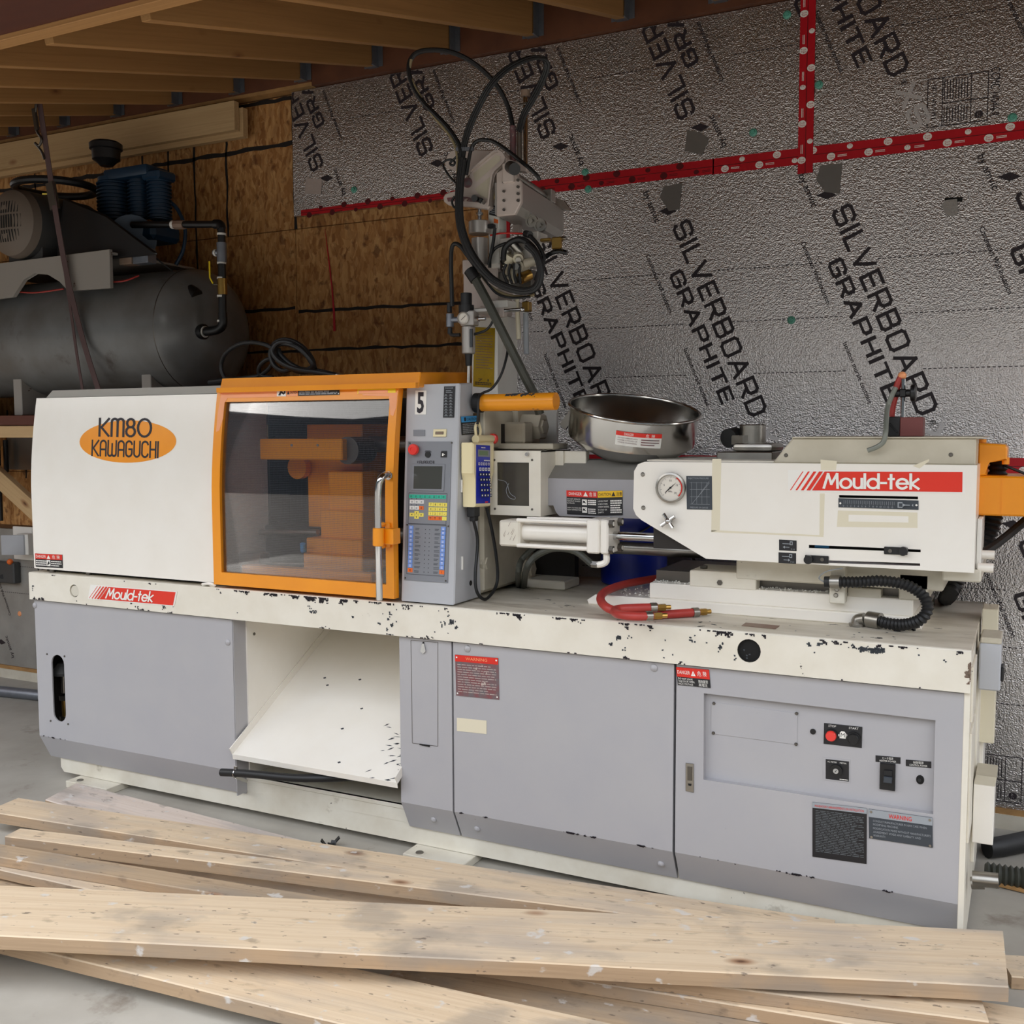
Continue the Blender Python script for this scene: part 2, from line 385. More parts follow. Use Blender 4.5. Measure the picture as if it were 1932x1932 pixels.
mat('white_print', '#f2f0ea', .5); mat('white_paint', '#e8e7e2', .45, mottle=('#d3d0c6', 7, .4))
mat('black', '#141416', .4); mat('black_satin', '#17181b', .25); mat('rubber', '#17181a', .5, bump=(60, .15)); mat('ink', '#1c1620', .5)
mat('hose_dusty', '#33352f', .55, mottle=('#54544a', 9, .5)); mat('hose_tan', '#8d8061', .6, mottle=('#6a6048', 8, .5))
mat('dark_hole', '#0d0c0c', .8); mat('dark_interior', '#2b2623', .7, mottle=('#1a1817', 6, .6))  # near-black colours stand in for the shade inside holes and housings
mat('red', '#d92a1c', .4); mat('sign_red', '#e2301c', .38); mat('hose_red', '#b23a33', .45, mottle=('#8e2b28', 12, .5))
mat('estop_red', '#e8352b', .3, coat=.5)
mat('brass', '#b08c4a', .3, metal=.9); mat('chrome', '#c8c8c8', .12, metal=1); mat('steel', '#a8a59f', .32, metal=1, mottle=('#8a867e', 14, .6))
mat('steel_dark', '#6e6a64', .4, metal=.9); mat('galvanised', '#8b9099', .42, metal=.7, mottle=('#70757d', 18, .6))
mat('stainless', '#c6c4c0', .18, metal=1, mottle=('#a19f9a', 4, .5)); mat('alu', '#b7b3ae', .35, metal=.6); mat('casting_white', '#cfc3bd', .45, mottle=('#b6a9a2', 12, .5))
mat('nozzle_grey', '#a5a4a9', .42, mottle=('#98979a', 5, .5)); mat('nozzle_top', '#8e8b86', .5, mottle=('#787570', 8, .6))
mat('console_grey', '#b9bbc0', .4, mottle=('#aeb0b5', 5, .4), chips=('#514f4d', 30, .74)); mat('keypad_grey', '#82858c', .45); mat('keypad_dark', '#3f434b', .5)
mat('screen', '#4a4b47', .12); mat('green_key', '#2fb79a', .45); mat('yellow_key', '#f0df62', .45); mat('orange_key', '#ec6f28', .45); mat('white_key', '#e9e9e6', .45); mat('blue_key', '#7197e0', .45)
mat('pendant_cream', '#ecdfb4', .45); mat('pendant_blue', '#1f2fb0', .35); mat('lcd', '#5f7a52', .3); mat('pale_blue', '#3f9fe0', .45); mat('label_grey', '#3a4047', .45); mat('label_black', '#1b1b1f', .4); mat('label_yellow', '#f0bf1d', .4)
mat('plate_worn', '#6b6468', .5, chips=('#c8b9b0', 40, .64), mottle=('#8d2a2c', 30, .7)); mat('dial', '#e3ddd2', .4); mat('print_grey', '#9aa0a6', .5); mat('print_dim', '#70767b', .5); mat('tape_old', '#e2dac2', .45)
mat('barrel_blue', '#1c35b4', .3, coat=.3); mat('window_dark', '#4a463d', .15, mottle=('#2c2a26', 5, .7))
mat('tank_grey', '#77797a', .3, mottle=('#5a5752', 5, .7), stain=('#3c2a22', 4, .6)); mat('motor_grey', '#47494a', .5, mottle=('#46423e', 7, .6)); mat('motor_cap', '#6f645a', .6, mottle=('#6b5f55', 8, .6))
mat('pump_blue', '#12314a', .45, mottle=('#12283c', 9, .6)); mat('saddle', '#9b9690', .55, chips=('#4a2a20', 12, .66)); mat('strap_brown', '#5a4646', .8, bump=(120, .3)); mat('rust_box', '#8d7a6a', .6, mottle=('#6b3a2c', 12, .7))
mat('magnet_red', '#7a3f3c', .5); mat('tube_grey', '#7d8178', .35); mat('green_plastic', '#62ab98', .4)
mat('concrete', '#b5b1a8', .8, mottle=('#938d83', 2.2, .75), stain=('#7a6f63', 3.4, .60), bump=(40, .12))
mat('gravel', '#7a766f', .95, mottle=('#57534d', 8, .8)); mat('hill', '#232b30', 1.0, mottle=('#1a2226', .2, .6))
mat('sill_white', '#d8d2c2', .7, mottle=('#bdb5a2', 9, .6)); mat('plywood_edge', '#b58b58', .7, mottle=('#8d6a40', 20, .6))
mat('rim_brown', '#6d4128', .7, mottle=('#4d2a1a', 6, .7)); mat('redbrown_wood', '#5e3020', .65, mottle=('#46221a', 5, .7), stretch=(.4, 2, 2)); mat('deck_wood', '#6b4829', .8)
mat('marker', '#1d1716', .8); mat('tape_red', '#c41e2a', .3, mottle=('#a91924', 8, .5)); mat('tape_dark', '#5a1016', .4); mat('print_dark', '#2a2228', .55); mat('print_shine', '#dcd9d8', .5, metal=.9)
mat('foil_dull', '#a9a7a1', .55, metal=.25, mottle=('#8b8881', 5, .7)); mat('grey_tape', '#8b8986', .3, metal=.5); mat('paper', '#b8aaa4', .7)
wood('lumber', '#dbc6a9', '#b89873', '#aba096'); wood('lumber_pale', '#ddcfc3', '#c3ab96', '#b5aeaa', .8); wood('lumber_grey', '#b39c80', '#8b745a', '#8d857b')
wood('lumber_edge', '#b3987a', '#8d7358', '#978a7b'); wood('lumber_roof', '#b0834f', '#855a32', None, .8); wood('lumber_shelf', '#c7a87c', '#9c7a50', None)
def foil():
    mt = mat('foil', '#d6d2d1', .28, metal=.95); t = mt.node_tree; n = t.nodes; b = n['Principled BSDF']
    tcn = n.new('ShaderNodeTexCoord'); a = n.new('ShaderNodeTexNoise'); a.inputs['Scale'].default_value = 190; a.inputs['Detail'].default_value = 1
    c = n.new('ShaderNodeTexNoise'); c.inputs['Scale'].default_value = 80; c.inputs['Detail'].default_value = 2
    ad = n.new('ShaderNodeMath'); ad.operation = 'ADD'; bp = n.new('ShaderNodeBump'); bp.inputs['Strength'].default_value = .45; bp.inputs['Distance'].default_value = .006
    for x in (a, c): t.links.new(tcn.outputs['Object'], x.inputs['Vector'])
    t.links.new(a.outputs['Fac'], ad.inputs[0]); t.links.new(c.outputs['Fac'], ad.inputs[1]); t.links.new(ad.outputs[0], bp.inputs['Height']); t.links.new(bp.outputs[0], b.inputs['Normal'])
foil()
def osb():
    mt = mat('osb', '#b5834e', .75); t = mt.node_tree; n = t.nodes; b = n['Principled BSDF']; tcn = n.new('ShaderNodeTexCoord')
    cols = []
    for k, (rot, s) in enumerate((((.3, .5, .6), (70, 60, 20)), ((.1, -.4, 1.0), (62, 54, 24)))):
        mpn = n.new('ShaderNodeMapping'); mpn.inputs['Rotation'].default_value = rot; mpn.inputs['Scale'].default_value = s
        ns = n.new('ShaderNodeTexNoise'); ns.inputs['Scale'].default_value = 9; vm = n.new('ShaderNodeVectorMath'); vm.operation = 'MULTIPLY_ADD'
        t.links.new(tcn.outputs['Object'], ns.inputs['Vector']); vm.inputs[1].default_value = (.06, .06, .06); t.links.new(ns.outputs['Color'], vm.inputs[0]); t.links.new(tcn.outputs['Object'], vm.inputs[2])
        vo = n.new('ShaderNodeTexVoronoi'); vo.inputs['Scale'].default_value = 1.0; t.links.new(vm.outputs[0], mpn.inputs[0]); t.links.new(mpn.outputs[0], vo.inputs['Vector'])
        sp = n.new('ShaderNodeSeparateColor'); t.links.new(vo.outputs['Color'], sp.inputs[0]); cr = n.new('ShaderNodeValToRGB'); e = cr.color_ramp.elements
        e[0].color = lin('#8a5a30'); e[1].color = lin('#cfa26a'); x = e.new(.35); x.color = lin('#a8743f'); x = e.new(.7); x.color = lin('#c4935a')
        t.links.new(sp.outputs[0], cr.inputs[0]); cols.append(cr.outputs[0])
    mxn = n.new('ShaderNodeMixRGB'); mxn.inputs[0].default_value = .5; t.links.new(cols[0], mxn.inputs[1]); t.links.new(cols[1], mxn.inputs[2])
    nn = n.new('ShaderNodeTexNoise'); nn.inputs['Scale'].default_value = 18; nn.inputs['Detail'].default_value = 6; t.links.new(tcn.outputs['Object'], nn.inputs['Vector'])
    mr = n.new('ShaderNodeMapRange'); mr.inputs[1].default_value = .6; mr.inputs[2].default_value = .68; mr.inputs[4].default_value = .7; t.links.new(nn.outputs['Fac'], mr.inputs[0])
    m2 = n.new('ShaderNodeMixRGB'); t.links.new(mr.outputs[0], m2.inputs[0]); t.links.new(mxn.outputs[0], m2.inputs[1]); m2.inputs[2].default_value = lin('#5f3517'); t.links.new(m2.outputs[0], b.inputs['Base Color'])
osb()
def glass():
    mt = bpy.data.materials.new('clear_sheet'); mt.use_nodes = True; t = mt.node_tree; n = t.nodes; n.clear()
    o = n.new('ShaderNodeOutputMaterial'); mx_ = n.new('ShaderNodeMixShader'); tr = n.new('ShaderNodeBsdfTransparent'); gl = n.new('ShaderNodeBsdfGlossy'); fr = n.new('ShaderNodeFresnel')
    fr.inputs[0].default_value = 1.5; gl.inputs['Roughness'].default_value = .02; tr.inputs[0].default_value = (.93, .93, .94, 1)
    ml = n.new('ShaderNodeMath'); ml.operation = 'MULTIPLY'; ml.inputs[1].default_value = .8; t.links.new(fr.outputs[0], ml.inputs[0])
    t.links.new(ml.outputs[0], mx_.inputs[0]); t.links.new(tr.outputs[0], mx_.inputs[1]); t.links.new(gl.outputs[0], mx_.inputs[2]); t.links.new(mx_.outputs[0], o.inputs[0]); MATS['clear_sheet'] = mt
    mt = bpy.data.materials.new('wire_screen'); mt.use_nodes = True; t = mt.node_tree; n = t.nodes; b = n['Principled BSDF']; b.inputs['Base Color'].default_value = lin('#58565f'); b.inputs['Metallic'].default_value = .4; b.inputs['Roughness'].default_value = .4
    tcn = n.new('ShaderNodeTexCoord'); sp = n.new('ShaderNodeSeparateXYZ'); t.links.new(tcn.outputs['Object'], sp.inputs[0])
    def sn(sock, f, ph=None):
        a = n.new('ShaderNodeMath'); a.operation = 'MULTIPLY'; a.inputs[1].default_value = f; t.links.new(sock, a.inputs[0]); s_ = a.outputs[0]
        c = n.new('ShaderNodeMath'); c.operation = 'SINE'; t.links.new(s_, c.inputs[0]); return c.outputs[0]
    m1 = n.new('ShaderNodeMath'); m1.operation = 'MULTIPLY'; t.links.new(sn(sp.outputs[0], 2*math.pi/.011), m1.inputs[0]); t.links.new(sn(sp.outputs[2], 2*math.pi/.0125), m1.inputs[1])
    gt = n.new('ShaderNodeMath'); gt.operation = 'ABSOLUTE'; t.links.new(m1.outputs[0], gt.inputs[0]); g2 = n.new('ShaderNodeMath'); g2.operation = 'LESS_THAN'; g2.inputs[1].default_value = .085
    t.links.new(gt.outputs[0], g2.inputs[0]); t.links.new(g2.outputs[0], b.inputs['Alpha']); MATS['wire_screen'] = mt
glass()

# ------------------------------------------------------------------ ground, floor, hills
b = B(); b.box(-60, 70, -120, 60, -.6, -.25); g = struct(b.done('ground', m='gravel'))
b = B(); b.box(-4.2, 9, -7, 1.6, -.25, 0); fl = struct(b.done('floor', m='concrete'))
b = B()
rr = random.Random(3); N = 60; ring = []
for i in range(N+1):
    a = math.radians(180+180*i/N); R_ = 110; ring.append((R_*math.cos(a), R_*math.sin(a), 40+6*math.sin(i*.35)+3*math.sin(i*.9+1)+rr.random()*1.6))
for (x0, y0, h0), (x1, y1, h1) in zip(ring, ring[1:]):
    b.poly([(x0, y0, -.6), (x1, y1, -.6), (x1*1.25, y1*1.25, h1), (x0*1.25, y0*1.25, h0)])
    b.poly([(x0*1.25, y0*1.25, h0), (x1*1.25, y1*1.25, h1), (x1*1.7, y1*1.7, -.6), (x0*1.7, y0*1.7, -.6)])
hl = struct(b.done('hills', m='hill'))

# ------------------------------------------------------------------ back wall: oriented strand board, foil faced foam boards, tape
WY = 1.2                     # face of the foam boards
OY = WY+.03                  # face of the strand board
b = B(); b.box(-4.2, 9, OY+.012, OY+.15, 0, 3.6); wall = struct(b.done('wall_back', m='deck_wood'))
for x0, x1 in ((-3.2, -2.0), (-2.0, -.78), (-.78, .44), (.44, 1.66)):
    for z0, z1 in ((.92, 1.24), (1.24, 2.46), (2.46, 3.105)):
        b = B(); b.box(x0+.002, x1-.002, OY, OY+.011, z0+.002, z1-.002); b.done('strand_board', wall, 'osb')
rl = random.Random(5)
def marker(x0, z0, x1, z1, wd=.013):
    b = B(); n = max(4, int(math.hypot(x1-x0, z1-z0)/.05)); up = abs(z1-z0) > abs(x1-x0); L0 = []; L1 = []
    for i in range(n+1):
        t = i/n; x = x0+(x1-x0)*t; z = z0+(z1-z0)*t; j = rl.uniform(-.004, .004); k = wd*rl.uniform(.35, .65)
        L0.append((x+(j-k if up else 0), OY-.0015, z+(0 if up else j-k))); L1.append((x+(j+k if up else 0), OY-.0015, z+(0 if up else j+k)))
    for i in range(n): b.poly([L0[i], L0[i+1], L1[i+1], L1[i]])
    b.done('marker_line', wall, 'marker')
marker(-3, 2.855, .44, 2.875, .02); marker(.0, 2.075, .43, 2.078); marker(.45, 2.06, 1.6, 2.045); marker(0, 1.872, 1.6, 1.86); marker(-3, 2.06, 0, 2.07)
marker(.012, 2.46, .015, 2.97); marker(.44, 2.46, .437, 3.09, .018); marker(-.2, 2.3, -.2, 2.95); marker(-.38, 2.5, -.38, 2.95); marker(.02, 1.5, .01, 2.0); marker(-.56, 2.5, -.56, 2.93)
marker(-1.25, 2.5, -1.25, 2.93); marker(-1.38, 2.5, -1.39, 2.93); marker(-1.56, 1.2, -1.55, 1.6); marker(-1.72, 1.2, -1.7, 1.6); marker(-.44+.44, 3.09, .44, 3.09, .02)
# curl of red tape hanging on the strand board
b = B(); q = [PY(*p, OY-.004) for p in ((613, 432), (619, 480), (626, 540), (630, 590), (631, 625))]
wds = [.002, .006, .008, .012, .014]
for i in range(4): b.poly([q[i]-EX*wds[i]/2, q[i+1]-EX*wds[i+1]/2, q[i+1]+EX*wds[i+1]/2, q[i]+EX*wds[i]/2])
b.done('tape_scrap', wall, 'tape_red')

def clip(poly, x0, x1, z0, z1):
    for ax, lim, sg in ((0, x0, 1), (0, x1, -1), (1, z0, 1), (1, z1, -1)):
        out_ = []
        for i in range(len(poly)):
            p, q = poly[i], poly[(i+1) % len(poly)]; a, c = (p[ax]-lim)*sg, (q[ax]-lim)*sg
            if a >= 0: out_.append(p)
            if (a >= 0) != (c >= 0):
                t = a/(a-c); out_.append((p[0]+(q[0]-p[0])*t, p[1]+(q[1]-p[1])*t))
        poly = out_
        if len(poly) < 3: return None
    return poly
UA = math.radians(-67.0)
def foam(x0, x1, z0, z1, flip, ox, oz, cols, ccmc=(), dashes=(), fm='foil'):
    b = B(); b.box(x0+.001, x1-.001, WY, OY-.001, z0+.001, z1-.001); fb = b.done('foam_board', wall, fm)
    p = B(); sg = -1 if flip else 1; zi = 0
    def draw(polys, sx, sz, ang, h, m_='print_dark', wd=None, nat=None):
        p.use(m_); ca, sa = math.cos(ang), math.sin(ang); k = h if wd is None else wd/nat
        nonlocal zi
        for po in polys:
            zi += 1; q = [(sx+(x*k*ca-y*h*sa)*sg, sz+(x*k*sa+y*h*ca)*sg) for x, y in po]; q = clip(q, x0+.003, x1-.003, z0+.003, z1-.003)
            if q: p.poly([(x, WY-.0010-(zi % 400)*2e-6, z) for x, z in q])
    for k in cols:
        X, Z = ox+k[0], oz+k[1]
        at = lambda dx, dz: (X+dx*sg, Z+dz*sg)
        draw([[(-.039, .003), (0, -.016), (.039, -.003), (0, .016)]], X, Z, 0, 1)
        ps, n_ = stroke_poly('SILVERBOARD', SQ, .17, .36); draw(ps, *at(.024, -.069), UA, .068, wd=.835, nat=n_)
        ps, n_ = stroke_poly('GRAPHITE', SQ, .2, .36); draw(ps, *at(.013, -.262), UA, .05, wd=.565, nat=n_)
        ps, n_ = font_poly('by amvic', .012); draw(ps, *at(-.107, .083), UA, .026, wd=.137, nat=n_)
        ps, n_ = font_poly('Continuous Wall Insulation', .02); draw(ps, *at(-.094, -.171), UA, .0175, wd=.263, nat=n_)
        ps, n_ = font_poly('Isolation murale continue', .02); draw(ps, *at(.071, -.562), UA, .0175, wd=.253, nat=n_)
        ps, n_ = font_poly('®'); draw(ps, *at(.385, -.86), UA, .02)
        ps, n_ = stroke_poly('XS', SQ, .2, .3); draw(ps, *at(.375, -.895), UA, .062, 'print_shine', wd=.15, nat=n_)
    for cx, cz in ccmc:
        ps, n_ = font_poly('CCMC 14044-R'); draw(ps, cx-.012*sg+.0, cz+.16*sg, math.radians(-90), .03, wd=.17, nat=n_)
        ps, n_ = font_poly('1 (877) 470-9991'); draw(ps, cx-.205*sg, cz+.14*sg, math.radians(-90), .014, wd=.13, nat=n_)
        t_ = .0015
        for (ax, az, bx, bz) in [(-.22, -.02, -.02, -.02), (-.22, .15, -.02, .15), (-.22, -.02, -.22, .15), (-.02, -.02, -.02, .15), (-.17, -.02, -.17, .15), (-.075, -.02, -.075, .15), (-.17, .06, -.02, .06)]:
            draw([[(ax-t_, az-t_), (bx+t_, az-t_), (bx+t_, bz+t_), (ax-t_, bz+t_)]], cx, cz, 0, 1)
        rq = random.Random(2)
        for i in range(9):
            xx = -.165+.0095*i*1.0; draw([[(xx, .07), (xx+.003, .07), (xx+.003, .14), (xx, .14)], [(xx, -.01), (xx+.003, -.01), (xx+.003, .04+rq.random()*.015), (xx, .04)]], cx, cz, 0, 1)
        draw([[(.014*math.cos(i*.5)-.048, .014*math.sin(i*.5)+.005) for i in range(13)]], cx, cz, 0, 1)
        ps, n_ = font_poly('ULC'); draw(ps, cx-.053*sg, cz+.018*sg, math.radians(-90), .009, 'foil')
    for z, xa, xb in dashes:
        p.use('print_dark'); x = xa
        while x < xb:
            q = clip([(x, z-.0016), (x+.011, z-.0016), (x+.011, z+.0016), (x, z+.0016)], x0, x1, z0, z1)
            if q: p.poly([(a, WY-.0012, c) for a, c in q])
            x += .018
    p.done('printed_lettering', fb); return fb
foam(.455, 2.90, 2.515, 3.105, True, .657, 2.676, [(.61*k, 0) for k in range(-1, 5)], dashes=[(2.935+.0, .50+.61*k, .50+.61*k+.56-.33) for k in range(0)]+[(2.937, .47+.61*k+.32, .47+.61*k+.60) for k in range(-1, 5)])
foam(2.90, 5.3, 2.515, 3.105, False, 2.854, 3.602, [(.629*k, 0) for k in range(-1, 5)], ccmc=[(3.555+.629*2*k, 2.585) for k in (0, 1)], dashes=[(2.945, 3.165+.629*k, 3.165+.629*k+.38) for k in range(-1, 4)])
foam(1.6, 5.3, 1.337, 2.505, False, 2.984, 2.36, [(.629*k, 0) for k in range(-3, 4)],
     dashes=[(z, 2.984+off+.629*k, 2.984+off+.629*k+ln) for k in range(-3, 4) for z, off, ln in ((2.107, .192, .428), (1.9, .272, .426), (1.693, .36, .356))])
foam(1.6, 5.3, .075, 1.333, False, 3.662, 1.125, [(.629*k, 0) for k in range(-4, 3)], ccmc=[(3.74, .12)],
     dashes=[(z, 3.676+off+.629*k, 3.676+off+.629*k+ln) for k in range(-3, 4) for z, off, ln in ((.885, .192, .40), (.675, .272, .42), (.465, .36, .356))])
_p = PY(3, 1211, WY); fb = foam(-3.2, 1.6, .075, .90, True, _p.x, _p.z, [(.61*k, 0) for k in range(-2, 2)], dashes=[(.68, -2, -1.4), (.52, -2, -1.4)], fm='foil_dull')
b = B(); b.use('plywood_edge').box(-4.2, 9, 1.19, OY+.01, .055, .075); lab(b.done('sill_plate', wall), 'thin wooden sill strip')
b = B(); b.use('sill_white').box(-4.2, 9, 1.185, OY+.01, 0, .055); lab(b.done('foundation_curb', wall), 'pale concrete curb')
# tape
def tape(x0, x1, z0, z1, marks, skew=0.):
    b = B(); b.use('tape_red'); vert = (z1-z0) > (x1-x0); y = WY-.0022 if not vert else WY-.003
    b.poly([(x0, y, z0), (x1, y, z0+skew), (x1, y, z1+skew), (x0, y, z1)])
    c = (x0+x1)/2 if vert else (z0+z1)/2; a0, a1 = (z0, z1) if vert else (x0, x1)
    b.use('tape_dark'); d_ = .0012
    b.poly([(c-d_, y-.0004, z0), (c+d_, y-.0004, z0), (c+d_, y-.0004, z1), (c-d_, y-.0004, z1)] if vert else [(x0, y-.0004, c-d_), (x1, y-.0004, c-d_+skew), (x1, y-.0004, c+d_+skew), (x0, y-.0004, c+d_)])
    i = 0; a = a0+.05
    while a < a1-.03:
        off = (.016 if i % 2 else -.014); r_ = .0135 if i % 3 != 1 else .0095; sk = skew*(a-x0)/(x1-x0) if not vert else 0
        ce = (c+off, y-.0006, a) if vert else (a, y-.0006, c+off+sk)
        b.use(marks); b.poly([V(ce)+V((math.cos(t*.45)*r_*1.15, 0, math.sin(t*.45)*r_)) for t in range(14)])
        if marks == 'white_print':
            b.use('tape_red'); text(b, 'Tuck' if r_ > .01 else 'TT', V(ce)+V((0, -.0003, .0005)), EX, EZ, .006, r_*1.5, 'c'); text(b, 'Tape' if r_ > .01 else '', V(ce)+V((0, -.0003, -.0075)), EX, EZ, .006, r_*1.5, 'c') if r_ > .01 else None
        if i % 2 == 0:
            b.use(marks); ln = [(.02, .0), (.05, .0)]
            for k in (-.004, .001):
                e_ = [(a+.024, c+off+sk+k), (a+.058, c+off+sk+k), (a+.058, c+off+sk+k+.0022), (a+.024, c+off+sk+k+.0022)]
                b.poly([(q[1]-0, y-.0006, q[0]) if vert else (q[0], y-.0006, q[1]) for q in e_])
        a += .068; i += 1
    return b.done('red_tape', wall)
tape(2.54, 5.3, 2.485, 2.547, 'white_print'); tape(1.335, 2.545, 2.487, 2.546, 'tape_dark'); tape(.50, 1.34, 2.513, 2.541, 'tape_dark'); tape(2.874, 2.931, 2.45, 3.105, 'white_print')
tape(1.585, 1.635, 1.9, 2.47, 'tape_dark'); tape(1.6, 5.3, 1.304, 1.366, 'white_print')
for q in ((1104, 325), (1110, 357), (1485, 28), (1545, 160), (1421, 250), (1910, 222), (1493, 604), (668, 358)):
    c = PY(*q, WY); b = B(); b.use('green_plastic').lathe(c, -EY, [(.016, 0), (.015, .004), (.009, .006), (.008, .012), (.004, .012)], 14); lab(b.done('plastic_washer', wall), 'green plastic fastener washer')
def patch(m_, pts, name, lb=None):
    b = B(); b.use(m_).prism([PY(x, y, WY-.0016) for x, y in pts], (0, -.001, 0)); o = b.done(name, wall); 
    if lb: lab(o, lb)
patch('paper', [(577, 336), (608, 338), (606, 367), (575, 366)], 'paper_patch', 'pale square paper patch')
patch('grey_tape', [(1548, 312), (1589, 308), (1584, 366), (1556, 362), (1540, 340)], 'foil_patch'); patch('grey_tape', [(1252, 352), (1287, 345), (1282, 395), (1262, 398), (1245, 372)], 'foil_patch')
patch('grey_tape', [(1297, 245), (1322, 250), (1338, 262), (1325, 292), (1292, 285)], 'foil_patch')
# torn flap in the foil
c = PY(1797, 388, WY); b = B(); b.use('dark_hole').prism([PY(x, y, WY-.001) for x, y in ((1783, 373), (1817, 372), (1815, 380), (1806, 381), (1805, 376), (1783, 379))], (0, -.0012, 0))
b.use('alu').prism([PY(x, y, WY-.006) for x, y in ((1785, 378), (1806, 376), (1808, 400), (1800, 408), (1786, 406), (1776, 388))], (0, -.006, 0)); lab(b.done('torn_flap', wall), 'torn flap of foil')

# ------------------------------------------------------------------ roof of the lean-to
SL = .264
def zb(y): return 3.12+SL*(y-1.1)           # underside of the rafters
b = B(); y0, y1 = -1.4, 1.38  # eave depth and right end, out of view, shaped to set the skylight
b.hexa([(-4.2, y0, zb(y0)+.237), (5.7, y0, zb(y0)+.237), (5.7, y1, zb(y1)+.237), (-4.2, y1, zb(y1)+.237), (-4.2, y0, zb(y0)+.26), (5.7, y0, zb(y0)+.26), (5.7, y1, zb(y1)+.26), (-4.2, y1, zb(y1)+.26)])
ceil = struct(b.done('ceiling', m='deck_wood'))
sl = math.atan(SL); ra = None; ha = None
for i in range(-9, 10):
    x = 1.764+.405*i
    if ra is None:
        bb = B(); Ln = (1.165+.62)/math.cos(sl); bb.box(0, Ln, -.019, .019, 0, .228, .002); ra = bb.done('rafter', ceil, 'lumber_roof')
        me_r = ra.data; bb = B(); bb.use('galvanised')
        bb.box(-.026, -.0235, -.05, .0, -.002, .2); bb.box(.0235, .026, -.05, 0, -.002, .2); bb.box(-.026, .026, -.05, 0, -.004, -.001); bb.box(-.05, -.0235, -.003, 0, 0, .2); bb.box(.0235, .05, -.003, 0, 0, .2)
        for k in range(5):
            bb.cyl((-.0265, -.02-.012*(k % 2), .03+.035*k), (-.029, -.02-.012*(k % 2), .03+.035*k), .004, n=6)
        ha = bb.done('joist_hanger', ceil); o, h = ra, ha
    else:
        o = ra.copy(); COL.objects.link(o); h = ha.copy(); COL.objects.link(h)
    o.matrix_basis = Matrix.Translation((x, 1.165, zb(1.165))) @ Matrix.Rotation(-math.pi/2, 4, 'Z') @ Matrix.Rotation(sl, 4, 'Y')
    h.matrix_basis = Matrix.Translation((x, 1.168, zb(1.165)-.003))
b = B(); fr_, bk = PZ(155, 38, 2.63), PZ(200, 45.5, 2.63)
yb, yf = bk.y, fr_.y
b.use('lumber_roof').box(-4.2, 5.6, yf, yb, 2.63, 2.665, .002); b.use('redbrown_wood').box(-4.2, 5.6, yf+.004, yb-.004, 2.665, 2.87)  # dark red-brown beam with a paler wood strip along its underside
o = b.done('front_beam', ceil)
b = B(); b.use('rim_brown').box(.60, 9, 1.17, OY, 3.108, 3.37); b.done('rim_board', ceil)
b = B(); b.use('rim_brown').box(-4.2, .597, 1.17, OY, 3.125, 3.37); b.use('plywood_edge').box(-4.2, .597, 1.172, OY, 3.108, 3.125); b.done('rim_board', ceil)
b = B(); b.box(0, 2.9, -.036, 0, 0, .14, .002); o = b.done('ledger_board', wall, 'lumber_shelf'); o.matrix_basis = Matrix.Translation((-2.72, 1.14, 2.94))
b = B(); b.box(0, 2.92, -.038, 0, 0, .14, .002); o = b.done('ledger_board', wall, 'lumber_shelf'); o.matrix_basis = Matrix.Translation((-2.72, 1.18, 2.915))
b = B(); b.box(-2.95, -2.8, -1.0, OY, 0, 2.62); lw = struct(b.done('wall_left_added', m='deck_wood'))  # unseen side wall, added to block the sky from the left
for k in range(2):
    b = B(); b.box(-2.8, -2.789, -1.0+1.1*k+.002, .098+1.1*k, .0, 2.5); b.done('strand_board', lw, 'osb')
b = B(); b.box(-4.2, 5.65, -1.4, -.72, 2.645, 2.66); s_ = b.done('soffit_board', ceil, 'redbrown_wood')
# ================================================================== the injection moulding machine
mach = empty('injection_molding_machine', (1.8, .4, 0), 'long cream, grey and orange injection moulding machine standing along the foam board wall', 'machine')
BZ, TZ = .777, .891          # underside and top of the bed
def part(b, name, parent=mach, lb=None, m=None):
    o = b.done(name, parent, m)
    if lb: o['label'] = lb
    return o
def sign(parent, pts, bg, name='sign', th=.0015):
    return Sign(pts[0], pts[1], pts[2], bg, th)
def rivet(b, c, r=.012, n=-EY): b.lathe(c, n, [(r, 0), (r*.95, .003), (r*.6, .0065), (r*.1, .008)], 12, caps=True)
def screw(b, c, r=.005, n=-EY): b.lathe(c, n, [(r, 0), (r, .002), (r*.7, .004), (r*.1, .0042)], 8)
# ---- bed
h1, h2 = PY(1413, 1228, -.016), PY(140, 1115, -.016)
b = B(); b.use('cream_worn')
b.plate([(0, -.016, BZ), (3.59, -.016, BZ), (3.59, -.016, TZ-.004), (0, -.016, TZ-.004)], [circle(h1, .034, EX, EZ), circle(h2, .026, EX, EZ)], (0, .014, 0))
b.prism([(0, -.016, TZ-.0045), (0, -.012, TZ-.0005), (0, -.002, TZ-.0005), (0, -.002, TZ-.0045)], (3.59, 0, 0))
rail = part(b, 'front_rail', lb='cream front rail with chipped paint')
b = B(); b.use('dark_hole').cyl(h1+EY*.012, h1+EY*.10, .036); b.cyl(h2+EY*.013, h2+EY*.03, .027); b.use('cream_dirty').cyl(h2+EY*.004, h2+EY*.02, .022, n=20); b.use('steel_dark'); b.lathe(h1+EY*.003, EY, [(.034, 0), (.034, .06), (.0335, .06), (.0335, 0)], 24, caps=False)
part(b, 'hole_lining', rail)['kind'] = 'stuff'
b = B(); b.use('deck').box(0, 3.59, -.002, .84, TZ-.02, TZ, .0015); part(b, 'bed_top', lb='worn grey bed top with scuffed paint')
b = B(); b.use('cream_worn').box(.002, 3.588, .13, .835, BZ-.0, TZ-.02); b.box(3.575, 3.59, -.002, .84, .03, TZ-.02, .001); part(b, 'bed_body')
